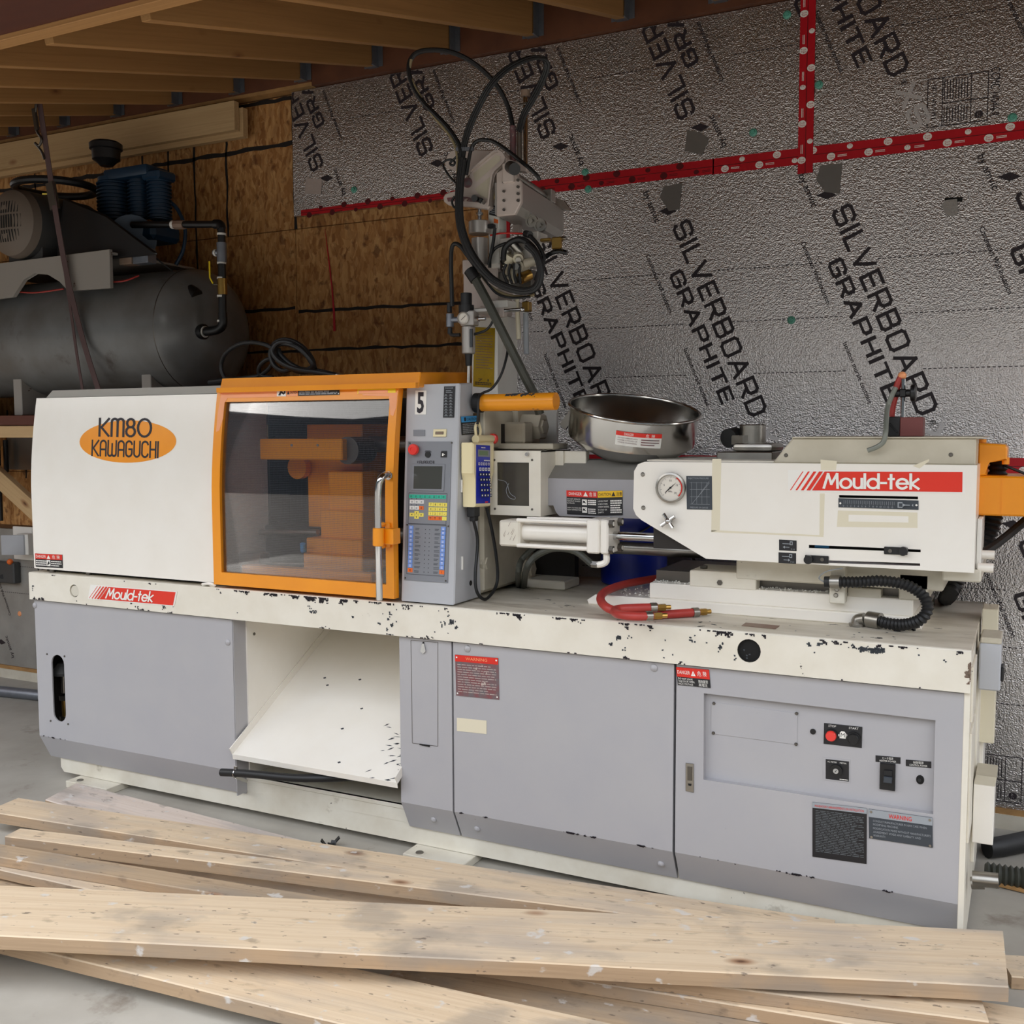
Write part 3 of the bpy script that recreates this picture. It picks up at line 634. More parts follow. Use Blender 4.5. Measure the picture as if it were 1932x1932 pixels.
# ---- skid and feet
b = B(); b.use('cream_dirty'); b.prism([(.058, .06, .118), (.058, .06, .05), (.075, .06, .03), (3.57, .06, .03), (3.57, .06, .118)], (0, .70, 0)); b.box(1.05, 1.85, .056, .2, .145, .160, .002); b.box(1.05, 1.85, .0585, .07, .1, .16)
part(b, 'skid', lb='cream skid under the panels')
for a in ((.172, .016), (1.83, .0), (3.25, .0), (.25, .62), (2.4, .62)):
    b = B(); b.use('cream_dirty').box(a[0], a[0]+.235, a[1]-.03, a[1]+.11, 0, .028, .002); b.use('steel_dark').lathe((a[0]+.05, a[1]+.0, .028), EZ, [(.014, 0), (.013, .003), (.002, .003)], 14); part(b, 'foot_pad', lb='flat cream foot pad')
# ---- panels of the base
def chamfer_panel(name, x0, x1, z1=BZ-.006, holes=(), lb=None, rivets=()):
    b = B(); b.use('panel_grey')
    b.plate([(x0, 0, .195), (x1, 0, .195), (x1, 0, z1), (x0, 0, z1)], holes, (0, .006, 0))
    b.prism([(x0, 0, .195), (x0, .052, .092), (x0, .075, .092), (x0, .075, .1), (x0, .058, .1), (x0, .006, .195)], (x1-x0, 0, 0))
    for xx in (x0, x1-.004): b.prism([(xx, .006, .195), (xx, .052, .1), (xx, .07, .1), (xx, .07, z1), (xx, .006, z1)], (.004, 0, 0))
    b.box(x0, x1, 0.001, .07, z1-.003, z1+.001)
    o = part(b, name, lb=lb)
    for r in rivets:
        b = B(); b.use('panel_grey'); p = PY(*r, 0); rivet(b, p) if p.z > .2 else rivet(b, (p.x, .027*(.195-p.z)/.055, p.z), .011, V((0, -.9, -.44)))
        part(b, 'rivet', o)
    return o
sx, sz0, sz1, sr = 0, 0, 0, 0
A = PY(109, 1252, 0); Cq = PY(111, 1345, 0); sr = .037
slot = [V((A.x+sr*math.cos(t), 0, A.z+sr*math.sin(t))) for t in [math.pi*i/8 for i in range(9)]] + [V((A.x+sr*math.cos(t), 0, Cq.z+sr*math.sin(t))) for t in [math.pi+math.pi*i/8 for i in range(9)]]
lp = chamfer_panel('side_panel', .008, 1.073, holes=[slot], lb='grey panel with a tall rounded slot', rivets=((66, 1142), (430, 1212)))
b = B(); b.use('panel_grey').box(.008, .0115, .076, .83, .1, BZ-.004); b.use('dark_interior').box(.0115, .013, .076, .83, .1, BZ-.004); b.box(.013, 1.07, .45, .46, .1, BZ-.004); part(b, 'end_panel')  # dark inner sheets stand in for the shade behind the slot
fx = PY(121, 1300, .085).x; fz = PY(121, 1268, .085).z
b = B(); b.use('motor_grey').lathe((fx, .085, fz-.01), EZ, [(.01, -.005), (.045, 0), (.048, .012), (.02, .05)], 20); b.use('steel').cyl((fx, .085, fz-.09), (fx, .085, fz), .011); b.use('brass').cyl((fx, .085, fz-.19), (fx, .085, fz-.12), .012); b.use('steel_dark').cyl((fx, .085, fz-.12), (fx, .085, fz-.10), .022, n=8); b.cyl((fx, .085, fz-.21), (fx, .085, fz-.19), .022, n=8)
part(b, 'oil_fitting', lb='fittings seen through the slot')
b = B(); b.use('steel_dark')
for q in ((89, 1234), (122, 1238), (96, 1360), (129, 1366)): screw(b, PY(*q, 0), .004)
part(b, 'slot_screw', lp)['kind'] = 'stuff'
npn = chamfer_panel('narrow_panel', 1.808, 2.012, lb='narrow grey panel with a small flush door', rivets=((811, 1551),))
b = B(); b.use('steel_dark'); q = [PY(a, c, -.0006) for a, c in ((775, 1208), (826, 1212), (826, 1408), (778, 1402))]
for i in range(4):
    a, c = q[i], q[(i+1) % 4]; d = (c-a).normalized(); n_ = V((-d.z, 0, d.x))*.0009
    b.poly([a-n_, c-n_, c+n_, a+n_])
part(b, 'door_gap', npn)
b = B(); b.use('chrome').prism([PY(a, c, -.001) for a, c in ((797, 1214), (801, 1214), (804, 1229), (799, 1233), (794, 1229))], (0, -.004, 0)); b.use('dark_hole').prism([PY(a, c, -.001) for a, c in ((798, 1211), (800, 1211), (801, 1216), (797, 1216))], (0, -.002, 0)); b.prism([PY(a, c, -.001) for a, c in ((792, 1403), (811, 1406), (811, 1409), (792, 1405))], (0, -.003, 0)); part(b, 'latch', npn, 'small chrome latch')['kind'] = 'stuff'
wd_ = chamfer_panel('wide_panel', 2.019, 2.778, lb='wide grey panel with a worn red plate', rivets=((882, 1224), (1234, 1260), (893, 1569), (1242, 1636)))
rc = [V((2.872, 0, .433)), V((3.507, 0, .432)), V((3.506, 0, .691)), V((2.870, 0, .694))]
rd = chamfer_panel('control_door', 2.786, 3.588, holes=[rc], lb='grey door with a recessed switch panel')
b = B(); b.use('panel_grey')
Yr_ = .022
b.poly([(p.x, Yr_, p.z) for p in rc])
for i in range(4):
    a, c = rc[i], rc[(i+1) % 4]; b.poly([a+EY*.005, c+EY*.005, c+EY*Yr_, a+EY*Yr_])
rp = part(b, 'recessed_panel', rd)
def ry(px, py, o=0.): return PY(px, py, Yr_-o)
b = B(); b.use('panel_grey').prism([ry(a, c) for a, c in ((1342, 1324), (1505, 1346), (1504, 1405), (1342, 1384))], (0, -.0018, 0), .0006); b.use('steel_dark')
for q in ((1347, 1327), (1503, 1346), (1346, 1383), (1502, 1404)): screw(b, ry(*q, .002))
part(b, 'cover_plate', rd)
b = B(); b.use('black').cyl(ry(1534, 1380), ry(1534, 1380)-EY*.003, .008); part(b, 'hole_plug', rd)
s = sign(rd, [ry(1554, 1403), ry(1626, 1411), ry(1555, 1364)], 'label_black'); s.txt('white_print', 'STOP', .22, .85, .1, .2, 'c').txt('white_print', 'START', .78, .85, .1, .25, 'c')
s.poly('white_print', [(.42, .36), (.58, .36), (.58, .62), (.54, .7), (.46, .7), (.42, .62)]).txt('label_black', 'M', .5, .42, .2, .1, 'c')
s.rect('white_print', .385, .45, .41, .55).poly('white_print', [(.6, .4), (.63, .5), (.6, .62)]); ob = s.done('switch_plate', rd)
b = B(); b.use('estop_red'); p = ry(1569, 1387); b.cyl(p, p-EY*.016, .0155, .0145, n=24, bev=.002); b.use('black').cyl(p, p-EY*.008, .018, n=24); lab(part(b, 'stop_button', rd), 'red stop button')
b = B(); b.use('black'); p = ry(1611, 1393); b.cyl(p, p-EY*.014, .017, .015, n=24, bev=.002); b.cyl(p, p-EY*.007, .019, n=24); lab(part(b, 'start_button', rd), 'black start button')
s = sign(rd, [ry(1553, 1471), ry(1604, 1477), ry(1553, 1428)], 'panel_grey'); s.rect('label_black', .1, .06, .96, .93).txt('white_print', 'AC METER', .34, .80, .06, .34, 'c').txt('white_print', 'METER', .75, .80, .06, .24, 'c').lines('white_print', .62, .1, .95, .14, 1, .8, 4); s.done('key_plate', rd)
b = B(); p = ry(1578, 1453, .003); b.use('black').cyl(p, p-EY*.008, .017, n=24); b.use('chrome').cyl(p-EY*.006, p-EY*.011, .0075, n=16); b.use('dark_hole').bar(p-EY*.0112+V((-.002, 0, -.003)), p-EY*.0112+V((.002, 0, .003)), .0015, .0012, EY); part(b, 'key_lock', rd)
s = sign(rd, [ry(1652, 1437), ry(1699, 1441), ry(1652, 1425)], 'label_black'); s.txt('white_print', 'ヒータ電源', .5, .55, .3, .42, 'c').txt('white_print', 'HEATER POWER', .5, .14, .28, .66, 'c'); s.done('name_plate', rd)
s = sign(rd, [ry(1709, 1445), ry(1757, 1449), ry(1709, 1433)], 'label_black'); s.txt('white_print', '制御電源', .5, .55, .3, .4, 'c').txt('white_print', 'CONTROL POWER', .5, .14, .28, .7, 'c'); s.done('name_plate', rd)
b = B(); b.use('black').prism([ry(a, c) for a, c in ((1661, 1438), (1690, 1441), (1689, 1491), (1660, 1487))], (0, -.010, 0), .002); b.use('black_satin').prism([ry(a, c, .010) for a, c in ((1668, 1452), (1684, 1453), (1683, 1477), (1667, 1475))], (0, -.005, 0), .001); b.use('label_grey').prism([ry(a, c, .015) for a, c in ((1668, 1464), (1684, 1466), (1683, 1477), (1667, 1475))], (0, -.009, 0), .0015)
part(b, 'breaker', rd, 'black breaker switch')
b = B(); c = ry(1736, 1471); b.use('dark_hole').prism([c+V((.0105*math.cos(t), 0, .013*math.sin(t))) for t in [i*math.pi/8 for i in range(16)]], (0, -.001, 0)); b.use('chrome').cyl(c-EY*.001+EZ*.002, c-EY*.012+EZ*.003, .0035); b.use('black').cyl(c-EY*.012+EZ*.003, c-EY*.02+EZ*.004, .0045); part(b, 'toggle_switch', rd)
b = B(); b.use('steel').prism([PY(a, c, -.001) for a, c in ((1294, 1439), (1309, 1441), (1309, 1495), (1294, 1492))], (0, -.003, 0), .001); b.use('steel_dark').prism([PY(a, c, -.004) for a, c in ((1297, 1446), (1306, 1447), (1306, 1473), (1297, 1472))], (0, -.002, 0), .0008); b.use('dark_hole').prism([PY(a, c, -.004) for a, c in ((1298, 1478), (1305, 1479), (1304, 1483), (1299, 1482))], (0, -.001, 0)); part(b, 'door_latch', rd, 'flush steel door latch')
s = sign(rd, [PY(1279, 1292, -.001), PY(1341, 1298, -.001), PY(1276, 1258, -.001)], 'label_black'); s.rect('red', 0, .47, 1, 1).txt('white_print', 'DANGER', .03, .64, .19, .38).poly('white_print', [(.44, .58), (.58, .58), (.51, .86)]).poly('red', [(.515, .76), (.495, .69), (.51, .69), (.5, .62), (.53, .71), (.512, .71)]).txt('white_print', '危 険', .64, .63, .2, .28)
s.txt('white_print', 'DO NOT LEAVE', .04, .33, .1, .44).txt('white_print', 'THE DOOR OPEN.', .04, .19, .1, .5).txt('white_print', 'HIGH VOLTAGE', .04, .05, .1, .44).txt('white_print', '開放厳禁', .66, .25, .13, .28).txt('white_print', '高電圧', .66, .06, .13, .26); s.done('danger_sign', rd)
s = sign(rd, [PY(1533, 1616, -.001), PY(1635, 1630, -.001), PY(1533, 1513, -.001)], 'label_black', th=.001); s.rect('print_grey', 0, .9, 1, 1).txt('red', 'MANDATORY ARRANGEMENTS ON INSTALLATION', .5, .925, .04, .9, 'c').lines('print_dim', .06, .1, .95, .87, 26, .3, 8); s.done('notice_sticker', rd)
s = sign(rd, [PY(1640, 1581, -.001), PY(1760, 1599, -.001), PY(1639, 1526, -.001)], 'label_grey', th=.002); s.rect('print_grey', 0, .74, 1, 1).txt('red', 'WARNING', .5, .79, .14, .36, 'c', weight=.02)
for i, t in enumerate(('CONSULT MANUFACTURER IN ANY CASE WHEN', 'MODIFYING MACHINE.', 'MODIFICATION MADE WITHOUT MANUFACTURER\'S', 'AGREEMENT VOIDS ANY LIABILITY AND', 'WARRANTY.')): s.txt('print_grey', t, .07, .6-.125*i, .07, (.84, .40, .9, .75, .2)[i])
s.dots('steel', [(.04, .92), (.96, .92), (.04, .06), (.96, .06)], .0035); s.done('warning_plate', rd)
s = sign(wd_, [PY(861, 1312, -.001), PY(942, 1320, -.001), PY(859, 1235, -.001)], 'plate_worn', th=.0015); s.rect('red', 0, .84, 1, 1).txt('orange_pale', 'WARNING', .5, .89, .07, .5, 'c').lines('paper', .05, .08, .95, .8, 12, .3, 3).dots('white_print', [(.04, .94), (.96, .94), (.04, .06), (.96, .06)], .003); s.done('worn_plate', wd_)
s = sign(wd_, [PY(862, 1379, -.001), PY(918, 1385, -.001), PY(862, 1354, -.001)], 'tape_old', th=.0004); s.done('tape_remnant', wd_)
# red brand stickers
def brand(parent, ll, lr, ul, name='brand_sticker', tail=.30):
    s = sign(parent, [ll, lr, ul], 'white_print', th=.0008)
    s.poly('sign_red', [(.17, .06), (.985, .06), (.985, .94), (.245, .94)])
    for i, wq in enumerate((.006, .011, .017, .023, .028)):
        x = .012+.033*i; s.poly('sign_red', [(x, .06), (x+wq, .06), (x+wq+.075, .94), (x+.075, .94)])
    ps, nat = stroke_poly('Mould-tek', AG, .155, .17); s.k += 1; s.b.use('white_print'); put(s.b, ps, s.p(.215, .19), s.u, s.v, .64*s.H, .535*s.W, nat); return s.done(name, parent)
brand(rail, PY(166, 1130, -.0168), PY(329, 1144, -.0168), PY(171, 1103, -.0168))
s = sign(rail, [PY(1402, 1181, -.0), PY(1463, 1186, 0), PY(1406, 1174, 0)], 'cream')
b = B(); q = [PZ(a, c, TZ+.0006) for a, c in ((1399, 1181), (1463, 1187), (1471, 1181), (1407, 1175))]; b.use('rust_box').prism(q, (0, 0, .0012)); part(b, 'worn_nameplate', rail, 'worn reddish plate on the bed top')
# ---- parts chute
b = B(); b.use('cream'); fl_, fr2 = V((1.085, -.03, .272)), V((1.812, -.03, .272)); bl_, br_ = V((1.085, .60, .64)), V((1.80, .60, .64))
n_ = (fr2-fl_).cross(bl_-fl_).normalized(); b.hexa([fl_-n_*.004, fr2-n_*.004, br_-n_*.004, bl_-n_*.004, fl_, fr2, br_, bl_]); b.poly([fl_, fr2, fr2-EZ*.02+EY*.004, fl_-EZ*.02+EY*.004])
for p, q in ((fl_, bl_), (fr2, br_)): b.bar(p+n_*.012, q+n_*.012, .004, .03, n_)
ch = part(b, 'parts_chute', lb='sloping cream parts chute, paint scraped on the right')
rq = random.Random(11); b = B(); b.use('label_grey')
for i in range(70):
    u_, v_ = 1-abs(rq.gauss(0, .09)), abs(rq.gauss(.25, .12)); c = fl_+(fr2-fl_)*min(u_, .99)+(bl_-fl_)*v_+n_*.0006
    a = rq.uniform(-.3, .8); L_ = rq.uniform(.004, .02); wq = rq.uniform(.0015, .005); e1 = (EX*math.cos(a)+(bl_-fl_).normalized()*math.sin(a))*L_; e2 = n_.cross(e1).normalized()*wq
    b.poly([c-e1, c-e2*.8, c+e1*.7, c+e2])
for u_, v_ in ((.42, .62), (.55, .42), (.52, .27), (.85, .62), (.63, .06), (.2, .6), (.25, .55)):
    c = fl_+(fr2-fl_)*u_+(bl_-fl_)*v_+n_*.0006; b.poly([c+EX*.008, c+EX*.002+n_.cross(EX)*.006, c-EX*.007, c-n_.cross(EX)*.005])
part(b, 'paint_scrape', ch)['kind'] = 'stuff'
b = B(); b.use('cream').box(1.076, 1.082, .07, .835, .1, BZ-.001); b.box(1.812, 1.818, .07, .835, .1, BZ-.001); b.use('cream_dirty').box(1.08, 1.815, .70, .71, .1, BZ); b.use('dark_interior').box(1.08, 1.815, .2, .8, .10, .11)
part(b, 'chute_bay')
b = B(); b.use('panel_grey').box(1.0735, 1.076, .003, .075, .1, BZ-.003); b.use('steel_dark'); screw(b, (1.0825, .11, .70), .006, EX); part(b, 'bay_corner')
b = B(); b.use('rubber'); a = PY(418, 1457, -.075); pp = [a, PY(470, 1460, -.07), PY(560, 1468, -.04), PY(640, 1467, .02), PY(720, 1462, .14), PY(748, 1458, .25)]; b.tube(pp, .0145, 12)
b.use('dark_hole').cyl(a-EX*.0005, a-EX*.002, .011); b.use('chrome'); c = PY(445, 1459, -.0725); b.tube([c+V((0, .016*math.cos(t), .016*math.sin(t))) for t in [i*math.pi/6 for i in range(12)]], .0025, 6, 1, True); b.box(c.x-.006, c.x+.006, c.y-.004, c.y+.004, c.z+.014, c.z+.026)
b.bar(c-EZ*.014, c-EZ*.05+EY*.06, .012, .003, EX); part(b, 'drain_hose', lb='black drain hose with a clamp')
# ---- clamp cover with the logo
def cy_(z):     # front face of the covers
    return .0 if z < 1.22 else .0+.043*((z-1.22)/.39)**1.7
zs = [.906, 1.05, 1.22]+[1.22+.39*i/10 for i in range(1, 11)]
b = B(); b.use('cream'); x0, x1 = .016, 1.006
prof = [V((0, cy_(z), z)) for z in zs]+[V((0, .30, 1.612)), V((0, .30, .906))]
b.prism([p+EX*x0 for p in prof], (x1-x0, 0, 0))
cov = part(b, 'clamp_cover', lb='cream clamp cover with an orange oval emblem')
b = B(); b.use('lid_grey').prism([(.06, .055, 1.612), (.075, .075, 1.642), (.075, .42, 1.655), (.06, .45, 1.612)], (.96, 0, 0)); part(b, 'cover_lid', cov, 'dull grey cover lid')
b = B(); b.use('steel_dark').cyl((.10, .02, .891), (.10, .02, .906), .012); b.cyl((.3, .03, .891), (.3, .03, .91), .012); b.use('dark_interior').box(.03, .99, .05, .28, .891, .906); b.use('cream').tube([(.94, -.006, .897), (.975, -.012, .903), (1.0, -.006, .897), (.975, .0, .893)], .006, 6, 3); part(b, 'cover_latch', cov)  # dark box stands in for the shade in the gap under the cover
def onc(p, off=.0008):  # pixel -> point on the cover face
    y = 0.
    for _ in range(4): y = cy_(PY(p[0], p[1], y).z)
    q = PY(p[0], p[1], y); return V((q.x, q.y-off, q.z))
c = onc((239, 833)); ew = (onc((330, 835)).x-onc((148, 832)).x)/2; eh = (onc((239, 793)).z-onc((239, 873)).z)/2
b = B(); b.use('orange'); N = 24
for i in range(N):
    a0, a1 = -math.pi/2+math.pi*i/N, -math.pi/2+math.pi*(i+1)/N; z0, z1 = c.z+eh*math.sin(a0), c.z+eh*math.sin(a1); w0, w1 = ew*math.cos(a0), ew*math.cos(a1)
    b.poly([(c.x-w0, cy_(z0)-.0008, z0), (c.x+w0, cy_(z0)-.0008, z0), (c.x+w1, cy_(z1)-.0008, z1), (c.x-w1, cy_(z1)-.0008, z1)])
b.use('ink')
def curved(t, ll, lr, ul, th, gap):
    ps, nat = stroke_poly(t, RD, th, gap); W2 = lr.x-ll.x; H2 = ul.z-ll.z; kx = W2/nat; up = (lr.z-ll.z)
    for po in ps:
        q = []
        for x, y in po:
            X = ll.x+x*kx+(ul.x-ll.x)*y; Z = ll.z+y*H2+up*x/nat; q.append((X, cy_(Z)-.0014, Z))
        b.poly(q)
curved('KM80', onc((188, 822)), onc((285, 824)), onc((189, 790)), .125, .16); curved('KAWAGUCHI', onc((174, 859)), onc((298, 863)), onc((175, 831)), .125, .17)
part(b, 'emblem', cov, 'orange oval emblem with black lettering')
s = sign(cov, [onc((68, 1069)), onc((119, 1072)), onc((67, 1044))], 'label_black', th=.001); s.rect('red', 0, .6, 1, 1).txt('white_print', 'DANGER', .04, .7, .2, .36).poly('white_print', [(.43, .64), (.57, .64), (.5, .92)]).txt('white_print', '危 険', .64, .69, .2, .28).lines('white_print', .03, .08, .42, .54, 3, .5, 2).rect('white_print', .43, .1, .57, .55).poly('label_black', [(.45, .15), (.55, .28), (.52, .5), (.47, .36)]).lines('white_print', .6, .08, .98, .54, 3, .5, 5); s.done('danger_sign', cov)
# ---- orange safety gate
gx0, gx1 = 1.014, 1.806
wx = (1.052, 1.775); wz = (.952, 1.578)
def gy(z): return cy_(z)-.026
b = B(); b.use('orange')
zz = [.905, wz[0]]+[wz[0]+(wz[1]-wz[0])*i/10 for i in range(1, 11)]+[1.612]
T = .03
def strip(x0, x1, z0, z1): b.hexa([(x0, gy(z0), z0), (x1, gy(z0), z0), (x1, gy(z0)+T, z0), (x0, gy(z0)+T, z0), (x0, gy(z1), z1), (x1, gy(z1), z1), (x1, gy(z1)+T, z1), (x0, gy(z1)+T, z1)])
def loft(x0, x1, za):
    b.rings([[(x0, gy(z), z), (x1, gy(z), z), (x1, gy(z)+T, z), (x0, gy(z)+T, z)] for z in za])
zz2 = [z for i, z in enumerate(zz) if i == 0 or z-zz[i-1] > 1e-4]
loft(gx0, wx[0], zz2); loft(wx[1], gx1, zz2); strip(wx[0], wx[1], .905, wz[0]); loft(wx[0], wx[1], [wz[1], 1.612])
gate = part(b, 'safety_gate', lb='orange sliding safety gate with a mesh window')
b = B(); b.use('orange').prism([(gx0+.012, .012, 1.614), (gx0+.012, .03, 1.665), (gx0+.012, .36, 1.68), (gx0+.012, .38, 1.62)], (.86, 0, 0), .003); b.box(gx0+.012, gx0+.87, .0, .02, 1.612, 1.63); part(b, 'gate_top', lb='orange top cover over the gate')
def sheet(m_, off, name):
    b = B(); b.use(m_); za = [wz[0]-.004+(wz[1]-wz[0]+.008)*i/14 for i in range(15)]
    b.rings([[(wx[0]-.004, gy(z)+off, z), (wx[1]+.004, gy(z)+off, z), (wx[1]+.004, gy(z)+off+.002, z), (wx[0]-.004, gy(z)+off+.002, z)] for z in za]) if m_ == 'clear_sheet' else [b.poly([(wx[0]-.004, gy(z)+off, z), (wx[1]+.004, gy(z)+off, z), (wx[1]+.004, gy(z2)+off, z2), (wx[0]-.004, gy(z2)+off, z2)]) for z, z2 in zip(za, za[1:])]
    return part(b, name, gate)
sheet('clear_sheet', .012, 'window_sheet'); sheet('wire_screen', .022, 'wire_mesh')
def og(p, off=.0008):
    y = -.02
    for _ in range(4): y = gy(PY(p[0], p[1], y).z)
    q = PY(p[0], p[1], y); return V((q.x, q.y-off, q.z))
for pts in (((418, 741), (432, 737), (458, 736), (480, 739), (500, 735), (524, 736), (524, 749), (430, 751), (424, 760), (421, 790), (414, 812), (408, 815), (411, 780)), ((684, 737), (705, 733), (744, 733), (750, 742), (748, 768), (742, 785), (737, 783), (734, 748), (684, 746))):
    b = B(); b.use('orange_pale').prism([og(q, .0006) for q in pts], (0, -.0004, 0)); part(b, 'bare_patch', gate, 'faded pinkish patch on the orange frame')
s = sign(gate, [og((563, 747)), og((641, 745)), og((563, 733))], 'label_black', th=.001); s.lines('print_grey', .03, .1, .95, .93, 5, .6, 6).dots('white_print', [(.98, .85), (.98, .15)], .002); s.done('notice_label', gate)
s = sign(gate, [og((541, 748)), og((562, 747)), og((541, 734))], 'orange_pale', th=.001); s.txt('ink', 'CAUTION', .35, .3, .35, .62).poly('ink', [(.05, .25), (.3, .25), (.17, .7)]); s.done('caution_label', gate)
s = sign(gate, [og((523, 748)), og((540, 748)), og((523, 733))], 'white_print', th=.001); s.poly('ink', [(.15, .15), (.4, .1), (.5, .4), (.75, .2), (.9, .35), (.55, .65), (.6, .9), (.4, .85), (.35, .5)]).poly('ink', [(.8, .3), (.95, .4), (.95, .85), (.82, .9)]); s.done('pictogram', gate)
s = sign(gate, [og((675, 743)), og((747, 741)), og((675, 730))], 'yellow', th=.001); s.rect('orange_pale', .03, 0, .8, .45); s.done('yellow_label', gate)
b = B(); b.use('chrome'); hp = [PY(733, 897, -.03), PY(728, 896, -.06), PY(719, 903, -.085), PY(714, 920, -.09), PY(713, 960, -.09), PY(714, 1040, -.09), PY(716, 1132, -.085)]
b.tube(hp, .0115, 14, 6); b.cyl(hp[0], hp[0]-EY*.004, .015); part(b, 'gate_handle', gate, 'chrome gate handle')
b = B(); b.use('orange'); a, c = PY(714, 996, -.09), PY(714, 1030, -.09); b.cyl(c, a, .019, n=20, bev=.002); b.box(a.x, a.x+.045, -.072, gy(1.1), c.z+.004, a.z-.004, .002); q = PY(732, 1012, gy(1.1)); b.box(q.x-.008, q.x+.012, gy(1.1)-.008, gy(1.1), c.z-.012, a.z+.012, .002); b.ball((q.x-.012, gy(1.1)-.012, c.z-.006), .009); b.ball((q.x-.012, gy(1.1)-.012, a.z+.006), .009); part(b, 'handle_clamp', gate, 'orange clamp around the handle')
# inside the gate
b = B(); b.use('dark_interior').box(gx0, 1.86, .56, .57, .90, 1.60); b.box(gx0, gx0+.004, .30, .56, .9, 1.6); b.box(1.9, 1.905, .2, .56, .9, 1.6)
b.use('orange')
def ib(px0, py0, px1, py1, y, dep, bev=.004): a, c = PY(px0, py1, y), PY(px1, py0, y); b.box(a.x, c.x, y, y+dep, a.z, c.z, bev)
ib(583, 800, 683, 1070, .30, .2); ib(620, 890, 683, 975, .22, .1); ib(605, 965, 683, 1020, .2, .12); ib(578, 1020, 683, 1060, .17, .14); ib(572, 1050, 683, 1072, .15, .16); ib(455, 1083, 700, 1097, .04, .05)
b.use('orange'); ib(490, 828, 645, 867, .13, .04); b.use('steel_dark'); p = PY(655, 850, .16); b.cyl(p, p+EY*.12, .05, n=24); p = PY(560, 882, .26); b.use('orange').cyl(p, p+EY*.03, .045)
b.use('steel'); [b.cyl(PY(x, 840, .128), PY(x, 840, .128)+EY*.003, .005) for x in (550, 599)]
b.use('steel_dark'); ib(468, 830, 492, 995, .35, .15); b.use('black'); ib(455, 995, 600, 1060, .28, .12); ib(520, 900, 600, 1000, .42, .1); b.use('steel'); b.cyl(PY(460, 1005, .25), PY(600, 1004, .25), .012); b.use('steel'); ib(438, 1045, 490, 1070, .12, .06); b.cyl(PY(495, 1063, .16), PY(585, 1065, .16), .006); b.use('pale_blue'); p = PY(572, 1040, .14); b.cyl(p, p+V((.006, -.01, .03)), .01)
b.use('orange'); ib(420, 800, 446, 1000, .45, .1); b.use('steel_dark').cyl((1.02, .34, 1.42), (1.95, .34, 1.42), .03); b.cyl((1.02, .34, 1.08), (1.95, .34, 1.08), .03)
part(b, 'mold_station', lb='orange platens and dark tie bars behind the mesh')
# ---- operator console (leans back slightly)
CT = .05/.729
def cyl_(z): return (z-.896)*CT
def PC(px, py, off=0.):
    v = ray(px, py); n = V((0, 1, -CT)); p0 = V((0, -off, .896)); t = (p0-CAM).dot(n)/v.dot(n); return CAM+v*t
b = B(); b.use('console_grey')
cx0, cx1 = 1.816, 2.024
P_ = [(.0, .896), (.05, 1.625), (.135, 1.63), (.19, .896)]
b.prism([(cx0, y, z) for y, z in P_], (cx1-cx0, 0, 0), .004)
con = part(b, 'operator_console', lb='tall grey operator console with keypad and screen')
s = sign(con, [PC(783, 782, .001), PC(804, 782, .001), PC(784, 737, .001)], 'white_print', th=.001); s.txt('ink', '5', .5, .1, .8, .62, 'c', weight=.05); s.done('number_sticker', con)
s = sign(con, [PC(836, 788, .001), PC(857, 788, .001), PC(838, 729, .001)], 'label_black', th=.001); s.txt('print_grey', 'DANGER', .5, .92, .04, .7, 'c').lines('print_grey', .2, .78, .8, .88, 2, .5, 1)
for i in range(8):
    for j in (.12, .55): s.rect('print_grey', j, .05+.09*i, j+.33, .06+.09*i).rect('print_grey', j+.08, .08+.09*i, j+.25, .1+.09*i)
s.done('parts_label', con)
b = B(); b.use('keypad_grey').prism([PC(a, c, .001) for a, c in ((780, 823), (802, 823), (802, 811), (780, 811))], (0, -.001, 0)); part(b, 'blank_label', con)
s = sign(con, [PC(818, 824, .001), PC(842, 824, .001), PC(819, 810, .001)], 'pendant_cream', th=.004); s.rect('label_black', .18, .3, .82, .68).rect('rust_box', .22, .36, .78, .62); s.done('hour_meter', con)
s = Sign(PC(763, 1094, .001), PC(845, 1100, .001), PC(770, 833, .001), 'keypad_grey', .002)
kp = s.done('control_panel', con)
def kxy(u, v): # position on the panel: u 0-1 across, v 0-1 down
    l_ = (PC(770, 833, .003).lerp(PC(763, 1094, .003), v)); r_ = (PC(857, 832, .003).lerp(PC(845, 1100, .003), v)); return l_.lerp(r_, u)
nC = V((0, -1, CT)).normalized()
